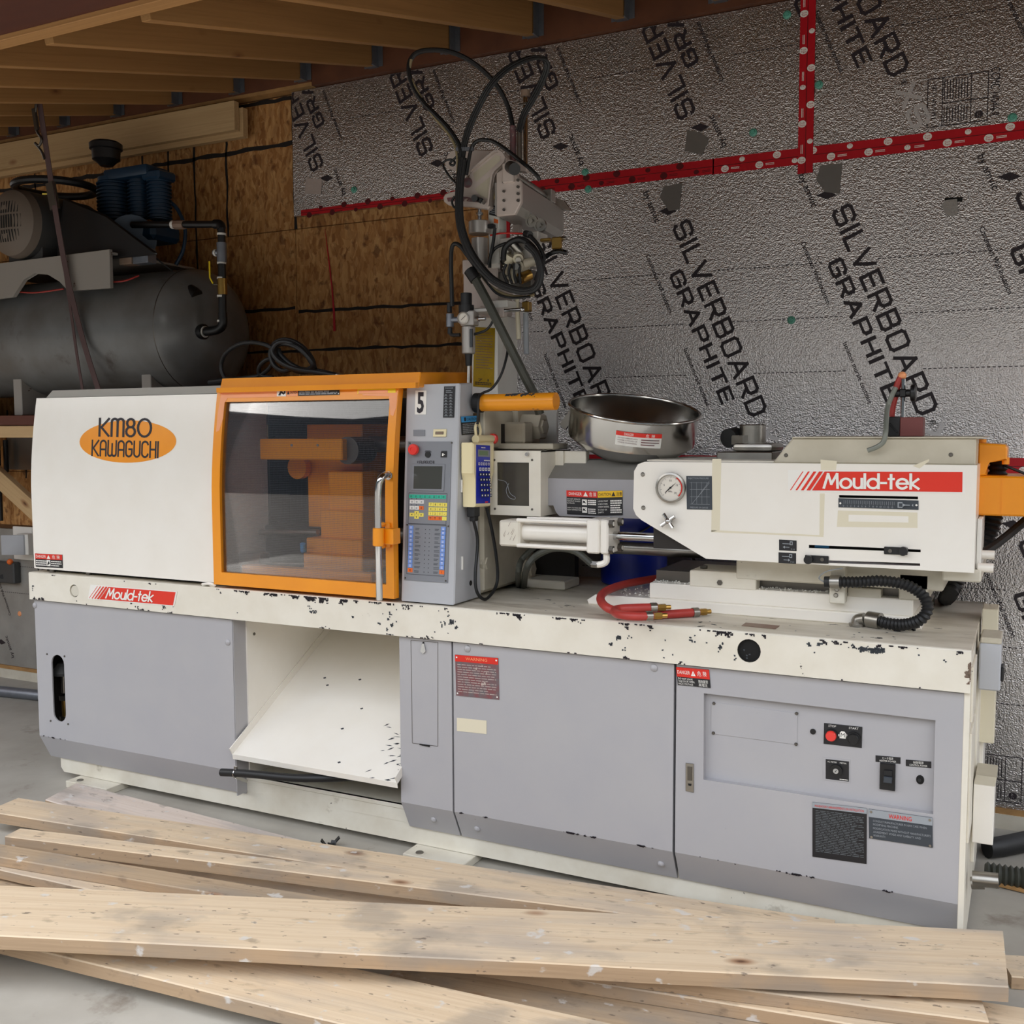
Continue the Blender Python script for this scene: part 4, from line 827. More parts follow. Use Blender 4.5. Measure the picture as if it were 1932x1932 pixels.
def keys(name, m_, cells, marks=None, lb=None, th=.0012):
    b = B()
    for i, (u0, v0, u1, v1) in enumerate(cells):
        b.use(m_).prism([kxy(u0, v1), kxy(u1, v1), kxy(u1, v0), kxy(u0, v0)], nC*th)
        if marks:
            mk = marks[i % len(marks)]; b.use('ink' if m_ != 'blue_key' else 'white_print'); c = kxy((u0+u1)/2, (v0+v1)/2)+nC*(th+.0004); ux = (kxy(u1, v0)-kxy(u0, v0)).normalized(); vz = (kxy(u0, v0)-kxy(u0, v1)); hh = vz.length; vz = vz.normalized()
            if mk == '^': b.poly([c+vz*hh*.25, c-vz*hh*.15-ux*hh*.25, c-vz*hh*.15+ux*hh*.25])
            elif mk == 'v': b.poly([c-vz*hh*.25, c+vz*hh*.15+ux*hh*.25, c+vz*hh*.15-ux*hh*.25])
            elif mk == '<': b.poly([c-ux*hh*.25, c+ux*hh*.15-vz*hh*.25, c+ux*hh*.15+vz*hh*.25])
            elif mk == '>': b.poly([c+ux*hh*.25, c-ux*hh*.15+vz*hh*.25, c-ux*hh*.15-vz*hh*.25])
            elif mk == '=':
                for k in (-.22, .1): b.poly([c-ux*hh*.3+vz*hh*k, c+ux*hh*.3+vz*hh*k, c+ux*hh*.3+vz*hh*(k+.12), c-ux*hh*.3+vz*hh*(k+.12)])
            else: text(b, mk, c-vz*hh*.28, ux, vz, hh*.56, None, 'c')
    return part(b, name, con, lb)
q = B(); p = kxy(.17, .06); q.use('estop_red').lathe(p, nC, [(.012, 0), (.012, .006), (.0185, .008), (.0195, .016), (.017, .021), (.008, .0215), (.008, .0195), (.001, .0195)], 24); part(q, 'emergency_stop', con, 'red emergency stop button')
q = B(); p = kxy(.45, .095); q.use('black').cyl(p, p+nC*.004, .0105, n=20); part(q, 'rotary_knob', con)
q = B(); q.use('black').prism([kxy(.73, .115), kxy(.86, .115), kxy(.86, .075), kxy(.73, .075)], nC*.002); q.use('white_print').prism([kxy(.76, .105), kxy(.79, .105), kxy(.79, .087), kxy(.76, .087)], nC*.0026); q.use('white_print').poly([kxy(.8, .1)+nC*.003, kxy(.83, .096)+nC*.003, kxy(.8, .091)+nC*.003]); part(q, 'key_switch', con)
q = B(); q.use('ink'); ux = (kxy(1, .14)-kxy(0, .14)).normalized(); ps, nat = stroke_poly('KAWAGUCHI', RD, .14, .17); put(q, ps, kxy(.22, .158), ux, EZ, .0085, .065, nat); q.poly([kxy(.12, .158), kxy(.17, .158), kxy(.17, .136), kxy(.12, .136)]); 
for u0, u1, v_ in ((.385, .50, .066), (.375, .52, .0735), (.735, .86, .069)): q.poly([kxy(u0, v_+.005)+nC*.0003, kxy(u1, v_+.005)+nC*.0003, kxy(u1, v_)+nC*.0003, kxy(u0, v_)+nC*.0003])
part(q, 'panel_lettering', con)
q = B(); q.use('keypad_grey').prism([kxy(.11, .355), kxy(.83, .355), kxy(.83, .163), kxy(.11, .163)], nC*.003, .001); q.use('screen').prism([kxy(.16, .34)+nC*.003, kxy(.78, .34)+nC*.003, kxy(.78, .178)+nC*.003, kxy(.16, .178)+nC*.003], nC*.0008); part(q, 'display_screen', con, 'dark display screen')
q = B(); q.use('keypad_dark')
def frame_line(v0, v1, u0=.05, u1=.90):
    for a, c in (((u0, v0), (u1, v0)), ((u1, v0), (u1, v1)), ((u1, v1), (u0, v1)), ((u0, v1), (u0, v0))):
        p_, r_ = kxy(*a)+nC*.0003, kxy(*c)+nC*.0003; d = (r_-p_).normalized(); w_ = d.cross(nC)*.0009; q.poly([p_-w_, r_-w_, r_+w_, p_+w_])
frame_line(.37, .59); frame_line(.595, .955, .05, .91)
rq = random.Random(4)
for i in range(11):
    v = .622+.0305*i
    for u0, u1 in ((.22, .36), (.66, .79)):
        for k in (0, .009):
            e_ = u0+(u1-u0)*rq.uniform(.55, 1); q.poly([kxy(u0, v+k+.004)+nC*.0004, kxy(e_, v+k+.004)+nC*.0004, kxy(e_, v+k)+nC*.0004, kxy(u0, v+k)+nC*.0004])
q.use('black')
for i in range(11):
    for u in (.45, .545): q.poly(circle(kxy(u, .629+.0305*i)+nC*.0004, .0016, EX, EZ, 8))
for u, v in ((.12, .412), (.225, .412), (.33, .412), (.12, .456), (.225, .456)): q.poly(circle(kxy(u, v)+nC*.0004, .0016, EX, EZ, 8))
part(q, 'panel_print', con)
for i in range(8): keys('green_key', 'green_key', [(.06+.1025*i, .382, .158+.1025*i, .408)], ['='])
for i in range(3): keys('white_key', 'white_key', [(.08+.107*i, .42, .178+.107*i, .446)], ['='])
for i in range(3): keys('white_key' if i < 2 else 'orange_key', 'white_key' if i < 2 else 'orange_key', [(.08+.107*i, .464, .178+.107*i, .490)], ['='])
for mk, (u, v) in zip('^v<>', ((.195, .50), (.195, .529), (.088, .513), (.302, .513))): keys('arrow_key', 'yellow_key', [(u-.005, v, u+.095, v+.0265)], [mk])
for i, row in enumerate(('7890', '456+', '123-', '===.')):
    for j, ch in enumerate(row): keys('number_key' if not (i == 3 and j < 3) else 'orange_key', 'yellow_key' if not (i == 3 and j < 3) else 'orange_key', [(.505+.1025*j, .436+.0325*i, .602+.1025*j, .463+.0325*i)], [ch])
for i in range(10):
    for u in (.075, .80): keys('blue_key', 'blue_key', [(u, .606+.0305*i, u+.10, .633+.0305*i)], ['='])
keys('orange_key', 'orange_key', [(.075, .913, .185, .941)], ['=']); keys('orange_key', 'orange_key', [(.80, .913, .91, .941)], ['I'])
q = B(); q.use('steel_dark')
for u, v in ((.04, .012), (.95, .012), (.03, .60), (.955, .60), (.02, .985), (.95, .985)): screw(q, kxy(u, v), .003, nC)
part(q, 'panel_screw', con)['kind'] = 'stuff'
# side face of the console
SX = cx1+.0008
def PS(px, py, o=0.): return PX(px, py, SX+o)
s = Sign(PS(871, 821), PS(904, 818), PS(869, 786), 'label_black', .001); s.rect('pale_blue', 0, .68, 1, 1).txt('ink', 'CAUTION', .3, .76, .15, .6).poly('ink', [(.16, .74), (.26, .74), (.26, .94), (.16, .94)]).lines('print_grey', .05, .06, .95, .62, 6, .55, 9); s.done('caution_sign', con)
b = B(); b.use('white_paint')
for a in ((871, 905, 929), (872, 1050, 1075)): b.cyl(PS(a[0], a[2], .002), PS(a[0], a[1], .002), .0035, n=8)
part(b, 'door_hinge', con)
b = B(); b.use('dark_hole').prism(circle(PS(888, 1100), .009, EY, EZ), (.001, 0, 0)); part(b, 'side_hole', con)
# ---- handheld controller hanging on the console side
pen = empty('handheld_controller', (2.06, .09, 1.1), 'cream and blue handheld controller hanging on the console side', 'controller')
X0, X1 = cx1+.004, cx1+.052
def PP(px, py): return PX(px, py, X1)
b = B(); b.use('pendant_cream')
tl, tr, br_, bl_ = PP(893, 835), PP(933, 834), PP(926, 955), PP(896, 957); ml, mr = PP(893, 893), PP(932, 893); m2l, m2r = PP(898, 903), PP(926, 905)
outl = [V((X1, p.y, p.z)) for p in (bl_, br_, m2r, mr, tr, tl, ml, m2l)]
b.prism(outl, (X0-X1, 0, 0), .005); body = part(b, 'case', pen)
s = Sign(PP(898, 950)+EX*.0003, PP(924, 949)+EX*.0003, PP(898, 839)+EX*.0003, 'pendant_blue', .001)
s.rect('keypad_grey', .1, .80, .95, .92).rect('lcd', .18, .825, .82, .9).lines('white_print', .32, .945, .68, .97, 1, .7, 3).lines('white_print', .52, .725, .95, .75, 1, .8, 5)
for i in range(5): s.rect('white_print', .12+.165*i, .655, .23+.165*i, .70).rect('pendant_blue', .145+.165*i, .665, .205+.165*i, .69)
for j in range(6):
    for i in range(4): s.rect('label_grey' if j else 'white_print', .14+.2*i, .56-.09*j, .29+.2*i, .615-.09*j).rect('white_print' if j else 'pendant_blue', .18+.2*i, .575-.09*j, .25+.2*i, .60-.09*j)
s.rect('red', .38, .012, .6, .035); s.done('keypad', pen)
b = B(); b.use('pendant_cream'); p = PP(913, 832); a, c = V((X0+.024, PX(897, 830, X0+.024).y, p.z+.006)), V((X0+.024, PX(927, 830, X0+.024).y, p.z+.006)); b.cyl(a, c, .014, n=16); b.tube([a+V((0, .008, .0)), a+V((0, .0, .04)), a+V((0, .02, .055)), a+V((0, .035, .03)), a+V((0, .03, .01))], .005, 8); part(b, 'hanger', pen)
b = B(); b.use('estop_red').lathe(c, EY, [(.011, 0), (.018, .004), (.019, .016), (.015, .022), (.001, .022)], 20); part(b, 'stop_button', pen, 'red mushroom stop button')
b = B(); b.use('rubber'); a = V((X0+.024, PP(905, 957).y-.0, bl_.z)); b.box(a.x-.014, a.x+.014, a.y-.022, a.y+.022, a.z-.035, a.z+.004, .003); b.box(a.x-.010, a.x+.010, a.y-.012, a.y+.018, a.z-.05, a.z-.03, .003)
b.tube([V((a.x, a.y, a.z-.045)), PX(901, 1020, a.x), PX(897, 1080, a.x+.005), PX(898, 1110, a.x+.01), PX(906, 1126, a.x+.015), PX(918, 1130, a.x+.02), PX(934, 1110, a.x+.02), PX(939, 1085, a.x+.02), PX(935, 1040, a.x+.015), PX(926, 990, a.x+.005), PX(918, 958, a.x-.005)], .0055, 8, 6); part(b, 'cable', pen, 'black looped cable')
# ---- orange bar behind the console
b = B(); b.use('orange_chipped'); a, c = PY(908, 760, .14), PY(1049, 757, .14); b.cyl(a, c, .0285, n=28, bev=.001); b.use('orange').cyl(c, c+EX*.001, .0285, n=28); b.use('rubber').cyl(a-EX*.022, a+EX*.004, .033, n=24); part(b, 'orange_bar', lb='chipped orange round bar beside the console')
b = B(); b.use('rubber').tube([PY(960, 640, .25), PY(956, 672, .2), PY(945, 708, .17), PY(928, 733, .15), PY(910, 742, .125), PY(903, 752, .10), PY(902, 780, .09), PY(901, 800, .10)], .0045, 8); part(b, 'console_cable')
def flakes(b, f, nu, nv, thr, seed, m_, sc=1.):
    "irregular chips of bare metal on a surface f(u, v)"
    from mathutils import noise
    b.use(m_); rj = random.Random(int(seed*10))
    for i in range(nu):
        for j in range(nv):
            u, v = (i+.5)/nu, (j+.5)/nv; p = f(u, v)*sc+V((seed, seed, 0)); q = .8*noise.noise(p*9)+.8*noise.noise(p*55)+.4*noise.noise(p*170)
            if q > thr(u, v):
                J = lambda: rj.uniform(.35, .85); b.poly([f(u-J()/nu, v-J()/nv), f(u+J()/nu, v-J()/nv), f(u+J()/nu, v+J()/nv), f(u-J()/nu, v+J()/nv)])
b = B(); ax, cx_ = PY(908, 760, .14), PY(1049, 757, .14)
def onbar(u, v): t = math.radians(100+60*v); return ax+(cx_-ax)*u+V((0, math.cos(t)*.0291, math.sin(t)*.0291))
flakes(b, onbar, 110, 18, lambda u, v: -.05+(2 if u < .36 or u > .97 else 0)+abs(v-.45)*.9+(.45 if u > .82 else 0), 3.3, 'label_grey')
part(b, 'bare_metal', lb='bare dark metal where the orange paint is gone')['kind'] = 'stuff'
b = B()
flakes(b, lambda u, v: V((.02+3.55*u, -.0168, TZ-.004-.02*v)), 900, 6, lambda u, v: .22+.75*v+(.2 if u < .25 else 0)-(.25 if .33 < u < .52 else 0), 7.7, 'ink')
flakes(b, lambda u, v: V((.02+3.55*u, -.0168, BZ+.001+.014*v)), 900, 5, lambda u, v: .42+.5*v, 1.3, 'ink')
flakes(b, lambda u, v: V((.02+3.55*u, -.0168, BZ+.01+.09*v)), 900, 24, lambda u, v: .80-(.08 if .3 < u < .6 else 0), 5.1, 'label_grey')
flakes(b, lambda u, v: V((3.28+.1*u, -.0168, TZ-.030+.022*v)), 40, 9, lambda u, v: -.45+1.6*abs(v-.5)+(1 if u > .95 else 0), 2.2, 'label_grey')
flakes(b, lambda u, v: V((3.545+.045*u, -.0168, TZ-.09+.06*v)), 18, 24, lambda u, v: .45-1.1*u+1.2*abs(v-.5), 4.2, 'rust_box')
part(b, 'paint_chips', rail)['kind'] = 'stuff'
for pn_, xa, xb, th_ in ((rd, 2.79, 3.58, .30), (wd_, 2.03, 2.77, .38), (lp, .012, .3, .35)):
    b = B(); flakes(b, lambda u, v: V((xa+(xb-xa)*u, -.0012, .1925+.006*v)), int(330*(xb-xa)), 3, lambda u, v: th_+.3*abs(v-.5), xa, 'ink'); part(b, 'edge_chips', pn_)['kind'] = 'stuff'
b = B()
flakes(b, lambda u, v: V((1.95+1.6*u, -.001+.24*v, TZ+.0005)), 360, 50, lambda u, v: .62+.25*v, 9.1, 'label_grey')
part(b, 'bed_scuffs')['kind'] = 'stuff'
# ---- fixed platen with tie bar nuts
b = B(); b.use('beige'); b.box(1.88, 2.025, .20, .60, .905, 1.53, .012); b.box(2.025, 2.06, .40, .60, 1.40, 1.56, .008); b.box(2.025, 2.045, .18, .58, 1.41, 1.54, .004)
pl = part(b, 'fixed_platen', lb='beige cast platen')
b = B(); b.use('dark_interior')
for a, c in (((946, 842), (972, 800)), ((978, 842), (996, 800))): p, q = PX(*a, 2.046), PX(*c, 2.046); b.box(2.045, 2.0465, p.y, q.y, p.z, q.z)
part(b, 'platen_pocket', pl)['kind'] = 'stuff'
for (px, py), x_, r_, ln in (((1022, 805), 2.06, .051, .07), ((922, 818), 2.0, .051, .03), ((916, 1062), 1.975, .045, .04), ((1000, 1075), 2.03, .045, .03)):
    c = PX(px, py, x_+ln); b = B(); b.use('beige'); b.lathe((x_, c.y, c.z), EX, [(r_*.95, 0), (r_, .004), (r_, ln), (r_*.9, ln+.008), (r_*.55, ln+.008), (r_*.5, ln+.014), (.001, ln+.014)], 6); part(b, 'tie_bar_nut', pl)
for p in ((955, 857), (985, 856), (1010, 862)):
    b = B(); b.use('steel_dark'); c = PY(*p, .30); b.cyl(c-EZ*.004, c+EZ*.012, .011, n=6); part(b, 'bolt', pl)
b = B(); b.use('beige'); a, c = PY(930, 872, .32), PY(1050, 858, .32); b.box(a.x, c.x, .29, .42, 1.405, 1.425, .003); b.box(a.x, a.x+.12, .33, .40, 1.425, 1.50, .006); part(b, 'platen_ledge')
b = B(); b.use('white_paint'); q = PY(985, 770, .62); q2 = PY(1050, 750, .62); b.box(q.x, q2.x, .62, .64, 1.25, q2.z, .003); b.use('label_grey').box(q.x+.01, q2.x-.08, .615, .62, q2.z-.02, q2.z+.02); part(b, 'rear_plate', lb='white plate behind the platen')
b = B(); b.use('cream_dirty'); b.box(2.03, 2.22, .46, .60, .893, .925, .004); b.use('dark_interior').box(2.03, 2.2, .60, .64, .893, 1.15); part(b, 'platen_base')
# ---- nozzle guard box with dark window
a, c = PY(925, 971, .2), PY(1020, 851, .2)
gb0, gb1, gz0, gz1 = a.x, c.x, a.z, c.z
wa, wc = PY(938, 953, .2), PY(998, 873, .2)
b = B(); b.use('cream_worn'); b.plate([(gb0, .2, gz0), (gb1, .2, gz0), (gb1, .2, gz1), (gb0, .2, gz1)], [[(wa.x, .2, wa.z), (wc.x, .2, wa.z), (wc.x, .2, wc.z), (wa.x, .2, wc.z)]], (0, .004, 0))
b.box(gb1-.004, gb1, .204, .45, gz0, gz1); b.box(gb0, gb1, .204, .45, gz1-.004, gz1); b.box(gb0, gb0+.004, .204, .45, gz0, gz1); b.box(gb1, gb1+.11, .33, .36, gz1-.045, gz1-.002, .002); b.box(gb1-.002, gb1+.03, .32, .36, 1.29, gz1-.002)
gd = part(b, 'nozzle_guard', lb='cream guard box with a dark window')
b = B(); b.use('window_dark').box(wa.x-.004, wc.x+.004, .207, .21, wa.z-.004, wc.z+.004); part(b, 'guard_window', gd)
b = B(); b.use('print_grey').tube([PY(x, y, .2055) for x, y in ((940, 905), (955, 910), (962, 930), (972, 938), (970, 942), (960, 938), (955, 925), (960, 912))], .0009, 5, 5); part(b, 'window_scratch', gd)
b = B(); b.use('chrome'); c = PY(996, 857, .2); b.cyl(c, c-EY*.012, .006); b.use('steel_dark'); [screw(b, PY(*p, .2), .004) for p in ((933, 868), (1004, 868), (934, 960), (1004, 961))]; part(b, 'guard_screw', gd)['kind'] = 'stuff'
b = B(); b.use('cream_dirty'); b.bar(PY(985, 985, .26), PY(1035, 975, .34), .05, .012); b.box(2.12, 2.26, .24, .5, 1.155, 1.17); part(b, 'guard_bracket')
# ---- grey nozzle cover with the danger label
y_ = .26
L0, R0 = PY(1022, 905, y_), PY(1200, 903, y_)
zl, zm, zt_ = PY(1100, 975, y_).z, PY(1022, 953, y_).z, 1.308
xs = PY(1049, 975, y_).x
b = B(); b.use('nozzle_grey'); b.prism([(L0.x, y_, zm), (xs-.01, y_, zm), (xs, y_, zl+.012), (xs+.012, y_, zl), (2.75, y_, zl), (2.75, y_, zt_), (L0.x, y_, zt_)], (0, .34, 0))
ncv = part(b, 'nozzle_cover', lb='grey sheet cover over the nozzle')
b = B(); b.use('nozzle_top').hexa([(L0.x, y_, zt_), (2.75, y_, zt_), (2.75, .60, zt_), (L0.x, .60, zt_), (L0.x+.002, y_+.085, 1.368), (2.75, y_+.085, 1.368), (2.75, .52, 1.368), (L0.x+.002, .52, 1.368)]); part(b, 'cover_top', ncv, 'dusty sloping top of the cover')
yq = y_-.001
s = Sign(PY(1070, 970, yq), PY(1128, 973, yq), PY(1069, 925, yq), 'label_black', .001); s.rect('red', 0, .74, 1, 1).txt('white_print', 'DANGER', .08, .81, .12, .42).poly('white_print', [(.55, .78), (.70, .78), (.625, .96)]).txt('white_print', '危 険', .75, .80, .13, .22)
for i, t in enumerate(('DO NOT OPERATE', 'WITHOUT GUARDS', 'IN PLACE.')): s.txt('white_print', t, .03, .62-.085*i, .05, (.42, .42, .24)[i])
for i, t in enumerate(('HIGH VOLTAGE AND', 'HIGH TEMPERATURE.')): s.txt('white_print', t, .03, .26-.085*i, .05, .46)
for y0_ in (.42, .1): s.rect('white_print', .51, y0_, .67, y0_+.23).poly('ink', [(.53, y0_+.04), (.56, y0_+.1), (.65, y0_+.06), (.6, y0_+.14), (.63, y0_+.19), (.57, y0_+.16), (.54, y0_+.2)])
s.lines('white_print', .70, .42, .97, .66, 3, .6, 2).lines('white_print', .70, .06, .97, .3, 3, .6, 7); s.done('danger_sign', ncv)
s = Sign(PY(1128.5, 973, yq), PY(1175, 972, yq), PY(1128, 927, yq), 'label_black', .001); s.rect('label_yellow', 0, .74, 1, 1).txt('ink', 'CAUTION', .03, .81, .12, .5).poly('ink', [(.56, .78), (.72, .78), (.64, .96)]).txt('ink', '注意', .76, .80, .12, .22)
for i, t in enumerate(('NEVER START', 'SCREW WHEN', 'SCREW BARREL', 'IS COLD OR', 'EMPTY.')): s.txt('white_print', t, .02, .56-.115*i, .06, (.4, .38, .45, .36, .24)[i])
s.lines('white_print', .52, .08, .97, .64, 6, .6, 12); s.done('caution_sign', ncv)
# ---- carriage cylinder
yc = .17
b = B(); b.use('cream_worn'); a, c = PY(941, 1030, yc-.045), PY(980, 983, yc-.045); b.box(a.x, c.x, yc-.045, yc+.05, a.z, c.z, .006); cb = part(b, 'cylinder_block', lb='cream block with rusty scratches')
b = B(); b.use('rust_box'); rq = random.Random(9)
for i in range(9):
    x = a.x+.012+rq.random()*(c.x-a.x-.03); z = a.z+.02+rq.random()*(c.z-a.z-.035); L_ = .008+.014*rq.random(); b.poly([(x, yc-.0456, z), (x+.0012, yc-.0456, z-.0006), (x+L_*.55+.0006, yc-.0456, z+L_), (x+L_*.55, yc-.0456, z+L_)])
part(b, 'rust_scratch', cb)['kind'] = 'stuff'
b = B(); b.use('cream'); zc_ = (PY(1100, 986, yc).z+PY(1100, 1030, yc).z)/2; x0_, x1_ = c.x, PY(1118, 1000, yc).x
b.cyl((x0_, yc, zc_), (x1_, yc, zc_), .030, n=24)
for dy, dz in ((-.04, .042), (-.04, -.042), (.04, .042), (.04, -.042)): b.cyl((x0_-.01, yc+dy, zc_+dz), (x1_+.09, yc+dy, zc_+dz), .0075, n=10)
part(b, 'carriage_cylinder', lb='cream hydraulic cylinder with tie rods')
b = B(); b.use('cream'); b.box(x1_, x1_+.045, yc-.055, yc+.055, zc_-.055, zc_+.055, .005); b.box(x1_+.047, x1_+.075, yc-.055, yc+.055, zc_-.055, zc_+.055, .005); b.use('steel_dark')
for dy, dz in ((-.04, .042), (-.04, -.042), (.04, .042), (.04, -.042)): b.cyl((x1_+.075, yc+dy, zc_+dz), (x1_+.088, yc+dy, zc_+dz), .014, n=6)
part(b, 'cylinder_head')
b = B(); b.use('chrome').cyl((x1_+.07, yc, zc_), (3.1, yc, zc_), .014, n=18); part(b, 'piston_rod', lb='chrome piston rod')
b = B(); b.use('steel').cyl((2.2, .45, 1.06), (3.2, .45, 1.06), .022, n=16); part(b, 'guide_rod')
b = B(); b.use('cream'); e_ = V((x1_+.06, yc-.03, zc_-.055)); b.tube([e_, e_-EZ*.025, e_-EZ*.035+V((-.014, 0, 0)), e_-EZ*.038+V((-.03, 0, 0))], .011, 10, 3); b.use('steel').cyl(e_+V((-.028, 0, -.038)), e_+V((-.05, 0, -.037)), .012, n=6); part(b, 'hose_elbow')
b = B(); b.use('hose_dusty'); b.tube([e_+V((-.05, 0, -.037)), PY(1085, 1040, .14), PY(1045, 1035, .14), PY(1010, 1050, .15), PY(993, 1075, .17), PZ(988, 1108, TZ)], .0115, 10, 6); b.cyl(PZ(988, 1108, TZ), PZ(988, 1108, TZ)+EZ*.004, .028); part(b, 'hydraulic_hose', lb='dusty black hose into the bed')
b = B(); b.use('hose_dusty'); b.tube([PY(1010, 1030, .24), PY(985, 1055, .22), PY(978, 1080, .2), PZ(978, 1106, TZ)], .0105, 10, 6); b.cyl(PZ(978, 1106, TZ), PZ(978, 1106, TZ)+EZ*.004, .024); part(b, 'hydraulic_hose', lb='dusty black hose into the bed')
b = B(); b.use('steel'); p = PZ(963, 1106, TZ); t_ = V((p.x, p.y, 1.075)); b.cyl(t_-EZ*.06, t_, .014, n=6); b.cyl(t_-EZ*.03, t_-EZ*.02, .017); b.use('hose_dusty').cyl(p, t_-EZ*.055, .008); b.cyl(p, p+EZ*.004, .026); part(b, 'hydraulic_hose')
b = B(); b.use('steel_dark'); p = PZ(1041, 1092, TZ); b.cyl(p, p+EZ*.02, .012, n=6); b.cyl(p+EZ*.02, p+EZ*.12, .005); part(b, 'stud')
# ---- slide base under the injection unit
b = B(); b.use('cream'); b.prism([(2.405, .235, TZ), (3.445, .235, TZ), (3.445, .235, .925), (2.43, .235, .925), (2.40, .235, .905)], (0, .46, 0), .003); b.box(2.615, 3.42, .245, .66, .925, .975, .003); b.box(2.58, 2.64, .40, .5, .925, .965, .003); part(b, 'slide_base', lb='cream stepped slide base')
b = B(); b.use('cream_worn'); b.box(2.75, 2.962, .243, .42, .972, 1.024, .003); p = PY(1358, 1099, .242); b.use('steel_dark').lathe(p, -EY, [(.009, 0), (.009, .003), (.002, .003)], 6); b.lathe((2.78, .30, 1.024), EZ, [(.012, 0), (.012, .01), (.002, .01)], 6); b.lathe((2.93, .30, 1.024), EZ, [(.012, 0), (.012, .01), (.002, .01)], 6); part(b, 'clamp_block')
b = B(); b.use('cream_dirty'); b.box(3.19, 3.235, .20, .243, .955, 1.07, .003); b.box(3.235, 3.33, .245, .3, .97, 1.0, .003); b.use('steel'); [screw(b, PY(x, y, .2), .007) for x, y in ((1579, 1112), (1577, 1123))]; part(b, 'conduit_bracket')
b = B(); b.use('steel_dark'); b.box(2.62, 3.41, .30, .60, .975, 1.01); b.use('cream_dirty'); b.box(2.9, 3.5, .24, .60, 1.005, 1.08, .004); b.box(3.38, 3.46, .24, .5, .975, 1.05, .003); part(b, 'slide_rail')
rq = random.Random(21); b = B(); b.use('white_paint')
for i in range(260):
    x = rq.uniform(2.43, 3.2); y = rq.uniform(.245, .33) if x > 2.62 else rq.uniform(.25, .62); z = .975 if x > 2.62 else .926; r_ = rq.uniform(.002, .0042)
    if 2.74 < x < 2.97 and y < .43: y += .2
    b.ball((x, y, z+r_*.8), r_, (1, 1, .8), 5)
part(b, 'plastic_pellets', lb='white plastic pellets spilled on the slide')['kind'] = 'stuff'
# ---- injection unit cover
yi = .12
def PI_(px, py, o=0.): return PY(px, py, yi-o)
out_ = [PI_(*q) for q in ((1199, 880), (1213, 864))]; zt = 1.372; xr = 3.584; zb_ = 1.079
ol = [V((2.838, yi, zb_)), V((xr, yi, zb_)), V((xr, yi, zt)), V((2.64, yi, zt)), V((2.618, yi, zt-.008)), V((2.605, yi, zt-.03)), V((2.603, yi, 1.225)), V((2.612, yi, 1.205)), V((2.63, yi, 1.19))]
sl1 = [V((p.x, yi, p.z)) for p in [PI_(1526, 1028), PI_(1737, 1037), PI_(1737, 1042), PI_(1526, 1034)]]; sl2 = [V((p.x, yi, p.z)) for p in [PI_(1526, 1056), PI_(1736, 1063), PI_(1736, 1068), PI_(1526, 1061)]]; sl3 = [V((p.x, yi, p.z)) for p in [PI_(1583, 934), PI_(1732, 937), PI_(1732, 942), PI_(1583, 939)]]
b = B(); b.use('cream'); b.plate(ol, [sl1, sl2, sl3], (0, .005, 0))
for i in range(len(ol)):
    if i in (3,): pass
    p, q = ol[i], ol[(i+1) % len(ol)]; b.poly([p+EY*.004, q+EY*.004, q+EY*.56, p+EY*.56])
inj = part(b, 'injection_cover', lb='cream cover of the injection unit with gauge and scales')
b = B(); b.use('dark_interior').box(2.66, 3.56, .15, .155, 1.10, 1.36); b.use('pale_blue'); p = PI_(1548, 1031); b.box(p.x-.02, p.x+.02, .14, .15, p.z-.006, p.z+.006); part(b, 'inner_panel', inj)
b = B(); b.use('beige'); q = [PY(a, c, .15) for a, c in ((1458, 862), (1495, 827), (1834, 829), (1834, 858))]; b.prism([V((q[0].x, .15, zt)), V((q[1].x, .15, q[1].z)), V((3.578, .15, q[1].z)), V((3.578, .15, zt))], (0, .50, 0), .003); b.box(q[1].x, 3.595, .145, .66, q[1].z, q[1].z+.004); lidc = part(b, 'cover_hood', inj, 'cream hood on top of the cover')
b = B(); b.use('steel_dark'); [screw(b, PY(x, y, .15), .006) for x, y in ((1483, 859), (1794, 858))]; part(b, 'hood_screw', inj)['kind'] = 'stuff'
b = B(); b.use('steel'); [screw(b, PI_(x, y), .007) for x, y in ((1213, 895), (1214, 958))]; part(b, 'cover_screw', inj)['kind'] = 'stuff'
c = PI_(1267, 920); b = B(); b.use('steel').lathe(c, -EY, [(.0465, 0), (.0465, .016), (.041, .018), (.041, .012), (.0405, .012)], 32, caps=False); b.use('dial').lathe(c, -EY, [(.041, .010), (.001, .0101)], 32, caps=True); b.use('ink')
rq = random.Random(1)
for i in range(41):
    t = math.radians(225-270*i/40); r0 = .029 if i % 5 == 0 else .032; d = V((math.cos(t), 0, math.sin(t))); n_ = V((-d.z, 0, d.x))*.0004
    b.poly([c-EY*.0106+d*r0-n_, c-EY*.0106+d*r0+n_, c-EY*.0106+d*.035+n_, c-EY*.0106+d*.035-n_])
for i in range(5):
    t = math.radians(225-270*i/4); text(b, str(i*5), c-EY*.0106+V((math.cos(t), 0, math.sin(t)))*.022-EZ*.003, EX, EZ, .006, None, 'c')
text(b, 'MPa', c-EY*.0106-EZ*.014, EX, EZ, .005, None, 'c')
b.use('red')
for i in range(10):
    t0, t1 = math.radians(60-105*i/10), math.radians(60-105*(i+1)/10); f = lambda t, r: c-EY*.0107+V((math.cos(t), 0, math.sin(t)))*r
    b.poly([f(t0, .034), f(t0, .038), f(t1, .038), f(t1, .034)])
b.use('black'); a = math.radians(42); d = V((math.cos(a), 0, math.sin(a))); n_ = V((-d.z, 0, d.x)); b.poly([c-EY*.012-d*.022-n_*.0008, c-EY*.012-d*.004-n_*.002, c-EY*.012+d*.026, c-EY*.012-d*.004+n_*.002, c-EY*.012-d*.022+n_*.0008]); b.cyl(c-EY*.0101, c-EY*.013, .003); part(b, 'pressure_gauge', inj, 'round pressure gauge')
